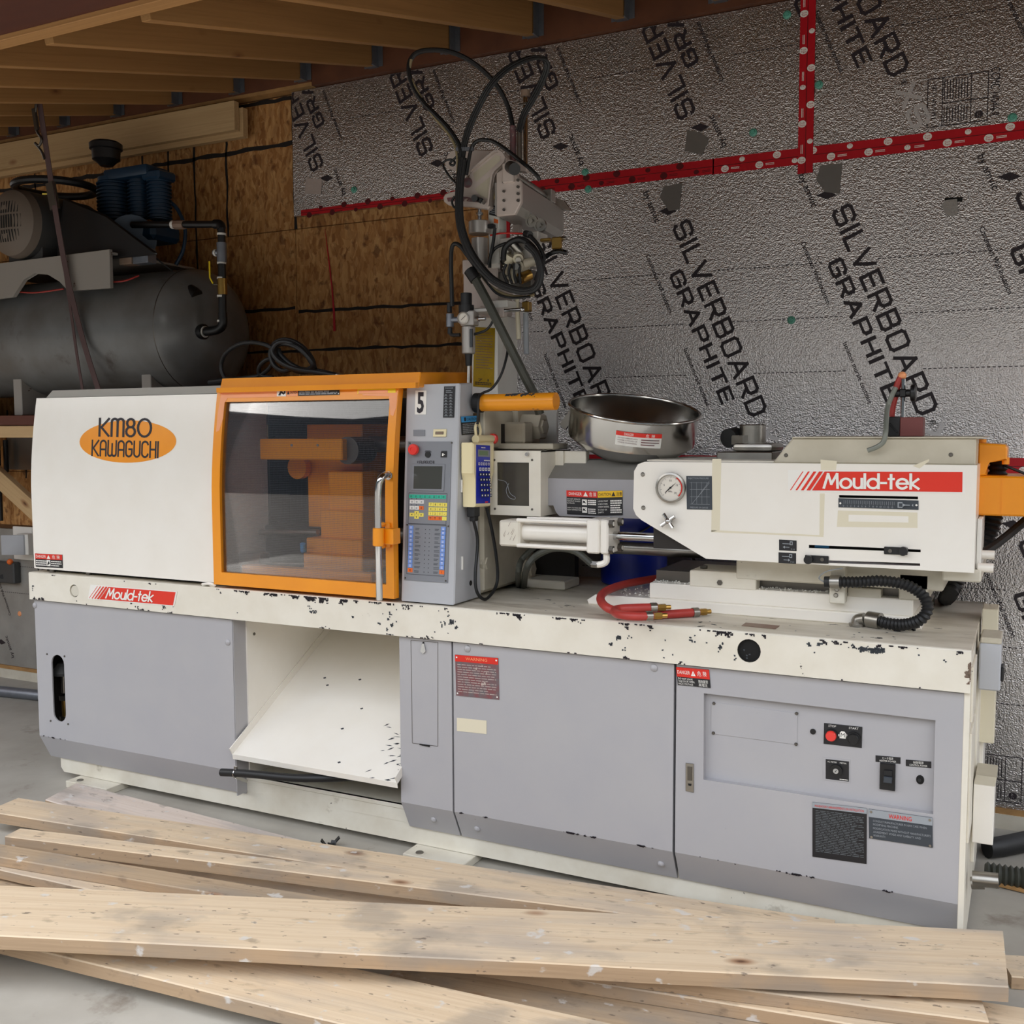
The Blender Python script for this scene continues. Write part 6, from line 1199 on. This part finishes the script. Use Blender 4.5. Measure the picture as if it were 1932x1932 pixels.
# hoses
def rh(name, pts, r, ys, m_='rubber', lb=None):
    b = B(); b.use(m_).tube([R(x, y, ys if not isinstance(ys, (list, tuple)) else ys[min(i, len(ys)-1)]) for i, (x, y) in enumerate(pts)], r, 8, 6); return part(b, name, rob, lb)
bundle = [(873, 300), (868, 345), (866, 390), (870, 430), (884, 470), (903, 500), (930, 528), (965, 545), (995, 549), (1014, 538), (1020, 510), (1012, 480), (995, 462)]
for i in range(6):
    dx, dy = (i % 3-1)*3.4, (i//3)*4-2
    rh('air_hose', [(x+dx*(1-.3*(k > 5)), y+dy) for k, (x, y) in enumerate(bundle)], .0085, [.20-.008*(i % 2)]*13)
up = [(870, 330), (872, 290), (882, 248), (900, 205), (925, 160), (958, 128), (995, 110), (1022, 108), (1032, 122), (1022, 152), (1005, 185), (988, 215), (979, 246)]
for i in range(4): rh('air_hose', [(x+i*2.2-3, y+(i % 2)*3) for x, y in up], .0052, [.2, .2, .2, .2, .2, .22, .25, .28, .3, .31, .31, .31, .31])
rh('air_hose', [(868, 300), (868, 278), (848, 245), (820, 215), (800, 195), (780, 165), (771, 130), (780, 105), (805, 95), (850, 98), (895, 120), (935, 158), (958, 200), (968, 240)], .0085, [.2, .2, .2, .2, .2, .2, .2, .21, .22, .24, .27, .3, .32, .32])
rh('air_hose', [(864, 330), (862, 290), (850, 258), (815, 215), (792, 180), (773, 140), (776, 112)], .005, .2, 'hose_tan'); rh('air_hose', [(880, 330), (888, 285), (898, 268), (915, 264), (940, 272), (990, 310), (1012, 330), (1018, 340)], .0065, [.2, .2, .2, .2, .2, .19, .19, .2])
rh('air_hose', [(872, 356), (850, 335), (837, 315), (838, 305), (850, 301), (858, 306), (855, 312), (849, 308), (860, 297), (875, 280)], .004, .2); rh('air_hose', [(866, 396), (856, 390), (853, 380), (858, 370)], .004, .2)
rh('air_hose', [(1000, 462), (985, 456), (960, 458), (935, 468), (925, 485), (924, 505)], .006, .27); rh('air_hose', [(1012, 530), (1020, 500), (1008, 470), (985, 452), (965, 456), (952, 470), (950, 492)], .0105, .25); rh('air_hose', [(934, 430), (930, 460), (922, 500)], .006, .26)
rh('air_hose', [(1000, 445), (1015, 462), (1026, 485), (1022, 505)], .007, .26); rh('air_hose', [(905, 515), (925, 540), (955, 556), (990, 560), (1008, 556)], .005, .24, 'hose_tan'); rh('air_hose', [(910, 520), (935, 552), (965, 562), (1000, 560)], .004, .23)
for k in range(4): rh('air_hose', [(955+8*k, 498), (950+10*k, 515), (958+8*k, 535)], .005, .24)
rh('signal_cable', [(925, 444), (950, 440), (1000, 441)], .003, .28, 'red')
b = B(); b.use('black'); b.cyl(R(992, 441, .28), R(1000, 443, .26), .012, n=12); b.box(R(917, 424, .27).x, R(933, 424, .27).x, .26, .28, R(917, 432, .27).z, R(917, 424, .27).z, .002); part(b, 'plug', rob)['kind'] = 'stuff'
rh('trunk_hose', [(893, 520), (915, 560), (940, 610), (965, 660), (990, 710), (1010, 750), (1018, 780)], .0165, [.2, .2, .2, .2, .22, .24, .26], 'hose_dusty', 'thick dusty black hose')
b = B(); b.use('rubber').cyl(R(886, 510, .2), R(898, 528, .2), .021, n=16); part(b, 'hose_collar', rob)
rh('trunk_hose', [(940, 606), (952, 636), (970, 672), (988, 708), (1003, 745), (1006, 772)], .0095, [.24, .24, .24, .25, .27, .29], 'hose_tan', 'tan hose beside the thick black one')
b = B(); b.use('steel_dark'); q_ = lambda x, y: R(x, y, Y0-.08); b.use('galvanised').bar(R(861, 282, .2), R(893, 281, .2), .01, .012); part(b, 'hose_clamp', rob)
b = B(); b.use('chrome').cyl(R(952, 586, Y0-.03), R(984, 584, Y0-.03), .0065); b.ball(R(985, 584, Y0-.03), .009); part(b, 'lock_pin', rob)
b = B(); b.use('white_paint'); rbox(b, 920, 565, 957, 582, Y0-.02, .12); b.use('casting_white'); rbox(b, 905, 575, 950, 600, Y0-.015, .03); part(b, 'rotary_joint', rob)
b = B(); b.use('tape_old').cyl(R(975, 560, Y0+.06), R(979, 640, Y0+.06), .0085); b.use('print_grey').cyl(R(992, 590, Y0+.06), R(993, 668, Y0+.06), .0095); b.use('brass'); rbox(b, 984, 568, 997, 588, Y0+.05, .03); part(b, 'clear_tube', rob)['kind'] = 'stuff'
# filter regulator
fr = 'air_regulator'; yf = Y0-.10
b = B(); b.use('alu'); p = R(880, 600, yf); rbox(b, 868, 585, 893, 615, yf-.02, .04, .003); b.use('black').cyl((p.x, yf, R(880, 577, yf).z), (p.x, yf, R(880, 553, yf).z), .0195, n=22, bev=.002); b.cyl((p.x, yf, R(880, 590, yf).z), (p.x, yf, R(880, 576, yf).z), .0265, n=22); b.use('alu').cyl((p.x+.008, yf, R(884, 668, yf).z), (p.x+.008, yf, R(884, 616, yf).z), .0235, n=22, bev=.003); b.use('label_grey'); q = R(889, 640, yf-.024); b.box(q.x-.004, q.x+.004, yf-.0262, yf-.02, R(889, 656, yf).z, R(889, 622, yf).z); b.use('black').cyl((p.x+.008, yf, R(884, 690, yf).z), (p.x+.008, yf, R(884, 668, yf).z), .011, .0135, n=16); b.use('white_paint').cyl((p.x+.006, yf, R(884, 722, yf).z), (p.x+.008, yf, R(884, 690, yf).z), .005, n=10)
reg = part(b, 'filter_regulator', rob, 'grey filter regulator with a black knob')
b = B(); c = R(872, 600, yf-.03); b.use('alu').lathe(c+EY*.02, -EY, [(.022, 0), (.022, .016), (.019, .018), (.019, .014), (.0185, .014)], 24, caps=False); b.use('dial').lathe(c+EY*.02, -EY, [(.0195, .012), (.001, .0122)], 24); b.use('ink'); b.bar(c+V((-.008, .006, -.006)), c+V((.009, .006, .008)), .001, .001, EY); part(b, 'gauge', reg)
b = B(); b.use('galvanised').cyl(R(849, 617, yf), R(849, 592, yf), .0135, n=14); b.cyl(R(849, 604, yf), R(866, 603, yf), .01, n=12); b.use('black').cyl(R(848, 590, yf), R(848, 572, yf), .009, n=12); b.use('rubber').cyl(R(849, 618, yf), R(849, 630, yf), .0085); b.tube([R(849, 628, yf), R(853, 632, yf), R(868, 632, yf)], .0065, 8, 3); b.use('chrome').cyl(R(895, 602, yf), R(916, 601, yf), .006); b.cyl(R(898, 602, yf), R(904, 602, yf), .01, n=6); part(b, 'tee_fitting', reg)
b = B(); b.use('rubber').tube([R(853, 578, yf), R(852, 540, yf), R(851, 490, yf), R(853, 466, yf), R(860, 460, yf), R(870, 466, yf), R(882, 482, yf), R(895, 500, .2)], .0075, 10); part(b, 'feed_hose', reg)
b = B(); b.use('rubber').tube([R(932, 590, yf), R(930, 605, yf), R(918, 622, yf), R(897, 630, yf), R(885, 632, yf)], .0045, 8); b.use('alu'); rbox(b, 893, 580, 920, 590, yf, .11); part(b, 'regulator_bracket', reg)
# ================================================================== compressor on the shelf
TY, TZc, TR, TX = .85, 1.945, .29, .33
cmp_ = empty('air_compressor', (-.5, TY, 1.56), 'grey tank air compressor with blue pump on the high shelf at left', 'compressor')
b = B(); b.use('tank_grey'); b.lathe((-2.6, TY, TZc), EX, [(.001, 0), (TR, .05), (TR, 2.6+TX-.17)]+[(TR*math.cos(t), 2.6+TX-.17+.17*math.sin(t)) for t in [math.pi/2*i/9 for i in range(1, 10)]], 48); part(b, 'tank', cmp_, 'dusty grey steel tank')
b = B(); b.use('steel_dark'); b.lathe((TX-.175, TY, TZc), EX, [(TR, -.003), (TR+.002, 0), (TR, .003)], 48, caps=False); part(b, 'weld_seam', cmp_)
b = B(); b.use('saddle')
for x_ in (-.02, -.9): b.prism([(x_, TY-.2, 1.556), (x_, TY-.2, TZc-.16), (x_, TY-.11, TZc-.24), (x_, TY+.2, TZc-.2), (x_, TY+.2, 1.556)], (.06, 0, 0), .003)
part(b, 'tank_foot', cmp_)['kind'] = 'stuff'
ys = .55
S_ = lambda px, py, y=ys: PY(px, py, y)
b = B(); b.use('saddle').prism([S_(*q) for q in ((-90, 510), (0, 497), (206, 470), (208, 543), (128, 549), (113, 531), (90, 517), (65, 515), (45, 527), (25, 560), (-90, 575))], (0, .02, 0), .002); b.box(S_(-90, 500).x, S_(206, 470).x, ys+.02, 1.1, S_(206, 474).z-.012, S_(206, 474).z, .002); part(b, 'saddle_plate', cmp_, 'pale saddle plate with an arched cut-out')
mc = S_(18, 420, .52); mr = .165
b = B(); b.use('motor_grey'); b.lathe(mc, EY, [(mr*.9, .03), (mr, .05), (mr, .42), (mr*.85, .45), (.001, .45)], 36); b.box(mc.x-.12, mc.x+.12, .6, .9, S_(206, 474).z, mc.z-.1, .003); b.use('motor_cap'); b.lathe(mc, EY, [(.001, -.03), (.06, -.03), (.12, -.02), (.155, .01), (.165, .05), (.16, .06)], 36, caps=False); mot = part(b, 'electric_motor', cmp_, 'round grey electric motor with a slotted end cap')
b = B(); b.use('dark_hole')
for r0, r1, n_ in ((.0, .115, 0),):
    for i in range(-6, 7):
        x_ = i*.017
        for z0_, z1_ in ((-.095, -.04), (-.03, .03), (.04, .095)):
            h_ = math.sqrt(max(.0, .112**2-x_**2)); a_, c_ = max(z0_, -h_), min(z1_, h_)
            if c_-a_ > .012:
                def yy(x, z): r = math.hypot(x, z); return mc.y-.0325 if r < .06 else mc.y-.0315+(r-.06)*.2
                b.poly([(mc.x+x_-.0045, yy(x_, a_), mc.z+a_), (mc.x+x_+.0045, yy(x_, a_), mc.z+a_), (mc.x+x_+.0045, yy(x_, c_), mc.z+c_), (mc.x+x_-.0045, yy(x_, c_), mc.z+c_)])
part(b, 'cooling_slots', mot)['kind'] = 'stuff'
b = B(); b.use('rubber'); c = S_(105, 355, .80); b.tube(circle(c, .19, EX, EY, 32), .019, 10, 1, True); part(b, 'hose_ring', cmp_, 'black hose ring on top of the motor')
b = B(); b.use('black'); b.hexa([S_(105, 500, .6), S_(300, 480, .6), S_(300, 480, 1.0), S_(105, 500, 1.0), S_(120, 372, .6), S_(200, 405, .6), S_(200, 405, 1.0), S_(120, 372, 1.0)], .01); part(b, 'belt_guard', cmp_)
yp = .86
def fin(px, y0, y1, r, name):
    b = B(); p0, p1 = S_(px, y1, yp), S_(px, y0, yp); n = 11; pr = [(r*.78, 0)]
    for i in range(n):
        h = (p1.z-p0.z)*i/n; d = (p1.z-p0.z)/n; pr += [(r*.8, h+d*.25), (r, h+d*.35), (r, h+d*.65), (r*.8, h+d*.75)]
    pr += [(r*.9, p1.z-p0.z), (r*.9, p1.z-p0.z+.02), (.001, p1.z-p0.z+.02)]
    b.use('pump_blue').lathe((p0.x, yp, p0.z), EZ, pr, 28); return part(b, name, cmp_, 'blue finned pump cylinder')
fin(218, 345, 420, .085, 'pump_cylinder'); fin(302, 340, 415, .058, 'pump_cylinder'); fin(264, 335, 412, .055, 'pump_cylinder')
b = B(); b.use('pump_blue'); a, c = S_(197, 342, yp-.06), S_(278, 308, yp-.06); b.box(a.x, c.x, yp-.07, yp+.08, a.z, c.z, .012, 2); a, c = S_(283, 345, yp), S_(316, 322, yp); b.box(a.x, c.x, yp-.06, yp+.06, a.z, c.z, .01); a, c = S_(185, 465, yp-.05), S_(300, 418, yp-.05); b.box(a.x, c.x, yp-.09, yp+.1, a.z, c.z, .02); b.cyl(S_(250, 450, yp-.12), S_(250, 450, yp+.1), .11, n=28); part(b, 'pump_head', cmp_, 'blue pump head and crankcase')
b = B(); b.use('black'); p = S_(200, 285, yp); b.lathe((p.x, yp, S_(200, 306, yp).z), EZ, [(.03, -.02), (.05, 0), (.066, .01), (.068, .055), (.078, .06), (.079, .085), (.066, .095), (.001, .095)], 28); part(b, 'air_filter', cmp_, 'black round air filter')
b = B(); b.use('rust_box'); a, c = S_(224, 500, .62), S_(246, 463, .62); b.box(a.x, c.x, .62, .68, a.z, c.z, .004); b.use('galvanised'); a, c = S_(249, 498, .63), S_(277, 466, .63); b.box(a.x, c.x, .63, .69, a.z, c.z, .004); part(b, 'pressure_switch', cmp_)['kind'] = 'stuff'
b = B(); b.use('black'); yv = .71; S2 = lambda px, py: PY(px, py, yv); b.cyl(S2(250, 424), S2(415, 423), .016, n=16); b.tube([S2(405, 423), S2(415, 424), S2(418, 432)], .021, 12, 4); b.cyl(S2(418, 430), S2(420, 590), .0175, n=16); b.tube([S2(420, 590), S2(420, 612), S2(410, 622), S2(385, 626)], .0205, 14, 4); b.cyl(S2(386, 626), S2(374, 626), .035, n=18); b.cyl(S2(358, 548), S2(372, 558), .03, n=18); pi = part(b, 'pipe', cmp_, 'black outlet pipe with fittings')
b = B(); b.use('galvanised'); b.cyl(S2(418, 458), S2(419, 495), .022, n=16); b.cyl(S2(418, 476), S2(404, 477), .014, n=12); b.use('white_paint'); [b.cyl(S2(418, y), S2(418, y+4), .0205, n=16) for y in (440, 458, 494, 523, 557, 604)]; b.cyl(S2(409, 477), S2(406, 477), .016, n=14); b.cyl(S2(386, 626), S2(388, 626), .026); b.use('brass').cyl(S2(419, 526), S2(420, 556), .0215, n=16); b.use('brass').cyl(S2(290, 424), S2(313, 424), .015, n=6); b.use('white_paint').cyl(S2(325, 424), S2(330, 424), .019); b.use('rust_box').cyl(S2(330, 424), S2(348, 424), .021, n=8); part(b, 'pipe_fittings', pi)['kind'] = 'stuff'
b = B(); b.use('yellow'); b.bar(PY(395, 493, yv-.03), PY(396, 524, yv-.03), .006, .004, EY); b.bar(PY(396, 524, yv-.03), PY(402, 535, yv-.03), .006, .004, EY); b.use('steel').cyl(PY(402, 537, yv-.03), PY(417, 537, yv), .006); part(b, 'valve_lever', pi, 'yellow valve lever')
b = B(); b.use('pump_blue').tube([PY(318, 378, .9), PY(335, 395, .92), PY(349, 430, .93), PY(346, 470, .92), PY(332, 500, .9)], .009, 10); b.use('hose_red').tube([S_(207, 532, .58), S_(235, 530, .6), S_(262, 520, .65)], .004, 6); b.tube([S_(30, 551, .58), S_(70, 552, .6), S_(120, 545, .62)], .004, 6); b.use('rubber').tube([PY(385, 563, .84), PY(396, 580, .84), PY(402, 605, .86), PY(398, 622, .9)], .004, 6); b.tube([PY(275, 470, .7), PY(310, 500, .72), PY(350, 530, .8)], .003, 6); part(b, 'copper_lines', cmp_, 'thin air lines')['kind'] = 'stuff'
# straps
def strap(name, label, pts, wpx, y, r=None):
    e = empty(name, PY(*pts[-1], y[-1]), label, 'strap'); b = B(); b.use('strap_brown'); P = [PY(*p, yy) for p, yy in zip(pts, y if isinstance(y, list) else [y]*len(pts))]; hw = wpx/360/2
    b.rings([[p+V((-hw, 0, 0)), p+V((hw, 0, 0)), p+V((hw, .003, 0)), p+V((-hw, .003, 0))] for p in smooth(P, 4)]); part(b, 'webbing', e); return e
s1 = strap('ratchet_strap', 'wide brown ratchet strap hanging from the rafters over the tank', [(70, 166), (80, 235), (94, 330), (106, 410), (122, 500), (140, 580), (160, 655), (186, 738)], 12, [.52, .51, .50, .49, .52, .53, .54, .57])
b = B(); b.use('steel_dark'); P_ = lambda x, y: PY(x, y, .50); b.tube([P_(68, 195), P_(66, 225), P_(70, 248), P_(78, 262), P_(74, 275), P_(66, 270), P_(78, 285), P_(84, 300)], .006, 8); b.bar(P_(64, 205), P_(70, 245), .02, .012, EY); b.bar(P_(95, 345), P_(104, 395), .045, .02, EY); b.use('yellow_key').bar(P_(80, 366), P_(90, 366), .004, .006); part(b, 'ratchet_buckle', s1)
strap('tie_strap', 'narrow dark strap tight around the grey tank', [(118, 480), (126, 540), (135, 600), (144, 665), (156, 740)], 6, [.53, .54, .54, .545, .57])
# shelf
sh = empty('lumber_shelf', (-.9, .9, 1.44), 'rough lumber shelf with a diagonal brace carrying the compressor', 'shelf')
b = B(); b.use('redbrown_wood').box(-2.9, .45, .58, 1.225, 1.505, 1.553, .002); part(b, 'shelf_board', sh)
def beam2(name, a, c, wd, ht, parent, m_='lumber_shelf', up=EZ):
    a, c = V(a), V(c); d = (c-a).normalized(); sd = d.cross(V(up)).normalized(); u = sd.cross(d); b = B(); b.box(0, (c-a).length, -wd/2, wd/2, -ht/2, ht/2, .002); o = b.done(name, None, m_)
    M = Matrix((d, -sd, u)).transposed().to_4x4(); M.translation = a; o.matrix_basis = M; o.parent = parent; o.matrix_parent_inverse = WORLD[parent.name].inverted(); return o
beam2('front_joist', (-2.9, .60, 1.472), (.45, .60, 1.472), .038, .058, sh); beam2('wall_joist', (-2.9, 1.20, 1.47), (.45, 1.2, 1.47), .038, .06, sh)
for x_ in (-1.9, -.2): beam2('cross_joist', (x_, .62, 1.46), (x_, 1.18, 1.46), .038, .09, sh)
a, c = PY(0, 902, 1.0), PY(60, 957, 1.0); d = (c-a); beam2('diagonal_brace', a-d*1.2, a+d*5.5, .04, .10, sh, 'lumber_shelf', EY if False else V((0, 0, 1)))
beam2('post', (.40, .95, 0), (.40, .95, 1.445), .09, .09, sh, 'lumber_shelf', EX); beam2('post', (-2.75, .95, 0), (-2.75, .95, 1.445), .09, .09, sh, 'lumber_shelf', EX)
b = B(); b.use('grey_tape').box(PY(14, 880, 1.19).x, PY(75, 880, 1.19).x, 1.195, 1.228, PY(30, 886, 1.19).z, PY(30, 822, 1.19).z); lab(b.done('foam_offcut', wall), 'grey foam offcut fixed to the wall')
for x_, y0_, y1_ in ((8, 765, 1000), (18, 760, 890)):
    p, q = PY(x_, y1_, 1.18), PY(x_-1, y0_, 1.18); e = empty('black_pipe', p, 'long upright black pipe under the shelf, left one' if x_ < 10 else 'short upright black pipe under the shelf, beside the long one', 'pipe', 'upright black pipes under the shelf'); b = B(); b.use('rubber').cyl((p.x, 1.16, max(p.z, .95)), (p.x, 1.16, 1.425), .014, n=12); part(b, 'tube', e)
# wall boxes at the left
vb_ = empty('wall_box', PY(42, 1025, WY), 'white flanged wall box with a grey cover at the left', 'electrical box')
def wbox(b, x0, y0, x1, y1, ya, dep, bev=.002): a, c = PY(x0, y1, ya), PY(x1, y0, ya); b.box(a.x, c.x, ya, ya+dep, a.z, c.z, bev)
b = B(); b.use('white_print'); wbox(b, 26, 995, 60, 1055, 1.188, .012, .003); part(b, 'flange', vb_)
b = B(); b.use('white_paint'); wbox(b, 33, 1008, 52, 1046, 1.13, .06, .003); b.use('console_grey'); a, c = PY(14, 1046, 1.10), PY(38, 1010, 1.10); b.hexa([(a.x, 1.06, a.z), (c.x, 1.12, a.z), (c.x, 1.135, a.z), (a.x, 1.075, a.z), (a.x, 1.06, c.z), (c.x, 1.12, c.z), (c.x, 1.135, c.z), (a.x, 1.075, c.z)], .002); part(b, 'cover', vb_, 'grey hinged cover')
ob = empty('outlet_box', PY(10, 1080, WY), 'grey outlet box with an orange cap below the white one', 'electrical box')
b = B(); b.use('motor_grey'); wbox(b, -16, 1062, 25, 1098, 1.15, .05, .006); part(b, 'box', ob); b = B(); b.use('black').cyl(PY(4, 1088, 1.149), PY(4, 1088, 1.145), .014); part(b, 'socket', ob); b = B(); b.use('orange_key').ball(PY(19, 1060, 1.15), .018); part(b, 'cap', ob, 'orange cap')
b = B(); b.use('orange_pale').lathe(PY(37, 1158, WY), -EY, [(.016, 0), (.012, .004), (.001, .005)], 12); b.done('plastic_washer', wall)
# floor bits
a, c = PZ(-60, 1298, .03), PZ(66, 1311, .03); pp = empty('steel_conduit', (c.x-.5, c.y, 0), 'long grey steel conduit lying on the floor by the wall', 'pipe'); d = (c-a).normalized(); b = B(); b.use('galvanised').cyl(a-d*.6, c+d*1.2, .03, n=16); part(b, 'tube', pp)
bh = empty('rubber_hose', PZ(1890, 1598, .0), 'smooth black hose on the floor behind the machine end', 'hose'); b = B(); b.use('rubber').tube([PZ(1862, 1600, .035), PZ(1875, 1599, .035), PZ(1895, 1596, .035), PZ(1932, 1588, .035), PZ(2010, 1570, .035)], .035, 14); part(b, 'tube', bh)
rh_ = empty('drain_pipe', PZ(1890, 1650, .0), 'ribbed grey drain pipe on the floor past the pipe stubs', 'pipe'); b = B(); b.use('hose_dusty').tube([PZ(1858, 1646, .036), PZ(1872, 1648, .036), PZ(1895, 1652, .036), PZ(1932, 1657, .036), PZ(2000, 1664, .036)], .036, 14, 5, rib=.017); part(b, 'tube', rh_)
q = PZ(1905, 1678, .0); ws = empty('wood_chip', q, 'splintered wood chip on the floor near the ribbed pipe', 'wood scrap'); b = B(); b.use('plywood_edge'); b.hexa([q+V((-.05, .0, .004)), q+V((.05, -.02, .004)), q+V((.06, .0, .004)), q+V((-.03, .035, .004)), q+V((-.05, .0, .02)), q+V((.02, -.015, .012)), q+V((.05, .01, .01)), q+V((-.03, .03, .03))]); part(b, 'splinter', ws)
q = PZ(621, 1597, 0.0); ws = empty('crumpled_scrap', q, 'small dark crumpled scrap on the floor behind the planks', 'scrap'); b = B(); b.use('rubber'); rq = random.Random(5)
for i in range(6): a = q+V((rq.uniform(-.03, .03), rq.uniform(-.02, .02), .004)); b.bar(a, a+V((rq.uniform(-.03, .03), rq.uniform(-.02, .02), rq.uniform(.01, .03))), .02, .004)
part(b, 'scrap', ws)
# ================================================================== lumber on the floor
GR = 'loose planks on the floor'
def plank(label, a, c, z, wd, th=.038, m_='lumber', ext0=0., ext1=0., skew=0., zend=None, near=False, skew1=0.):
    """a, c: two points on the far upper edge; z: height of the upper face"""
    A_, C_ = PZ(*a, z), PZ(*c, z if zend is None else zend); d = (C_-A_); Ln = d.length+ext0+ext1; d.normalize(); A_ = A_-d*ext0
    sd = V((d.y, -d.x, 0)).normalized()        # toward the camera
    if near: A_ = A_-sd*wd
    u = sd.cross(d).normalized()*-1
    if u.z < 0: u = -u
    b = B(); rq = random.Random(hash(label) % 1000 if False else len(label)*7)
    n = 14; rg = []
    for i in range(n+1):
        x = Ln*i/n; j = rq.uniform(-.0015, .0015); k = skew if i == 0 else skew1 if i == n else 0
        e = .003
        rg.append([(x, 0+j, -th), (x+k, wd+j, -th), (x+k, wd+j, -e), (x+k, wd-e+j, 0), (x, e+j, 0), (x, j, -e)])
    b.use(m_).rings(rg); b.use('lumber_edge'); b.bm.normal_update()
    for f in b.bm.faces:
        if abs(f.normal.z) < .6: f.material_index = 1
    o = b.done('plank', None); M = Matrix((d, sd, u)).transposed().to_4x4(); M.translation = A_; o.matrix_basis = M; WORLD[o.name] = M.copy()
    return tag(o, label, 'plank', GR)
plank('pale whitish plank lowest of the pile, under the others at left', (185, 1487), (610, 1595), .040, .19, m_='lumber_pale', ext0=.13, ext1=.2, skew=.06)
plank('long clean plank nearest the machine, lying across the pale one', (35, 1505), (1541, 1730), .079, .15, m_='lumber', ext1=.05)
plank('narrow cracked board lying over the long clean plank', (40, 1562), (966, 1674), .118, .075, .038, 'lumber', ext1=1.0)
plank('knotty orange toned plank with a broken grey left end', (165, 1597), (966, 1716), .034, .15, .03, m_='lumber', ext1=.8)
plank('weathered board with two dark knots at the left edge', (0, 1592), (560, 1683), .108, .085, .03, m_='lumber_grey', ext0=.5, ext1=.2)
plank('thin light strip between the knotted board and the grey one', (0, 1618), (350, 1692), .076, .07, .03, m_='lumber', ext0=.5, ext1=.3)
plank('grey cement smeared board under the wide front plank', (0, 1632), (330, 1700), .036, .16, .03, m_='lumber_grey', ext0=.5, ext1=.5)
plank('widest plank on top of the pile with knots and grey stains', (0, 1670), (1891, 1755), .160, .286, .038, 'lumber', ext0=.5, ext1=.0, skew1=-.085)
plank('plank at the front left with plaster spots, running off the frame', (550, 1800), (966, 1890), .074, .235, .036, 'lumber', ext0=1.3, ext1=1.0)
plank('brown dirty plank with white drips under the wide one', (966, 1828), (1606, 1932), .036, .2, .034, 'lumber_grey', ext0=.3, ext1=.5)
plank('light edge plank emerging at the lower right of the pile', (966, 1828), (1606, 1932), .072, .2, .034, 'lumber', ext0=.1, ext1=.6, near=True)
plank('short plank with a dark crack at the lower right corner', (1181, 1838), (1866, 1928), .107, .22, .033, 'lumber', ext0=.4, ext1=.0, near=True)
plank('plank end showing past the wide plank at the right edge', (1884, 1799), (1960, 1805), .036, .12, .034, 'lumber', ext0=.0, ext1=.3)
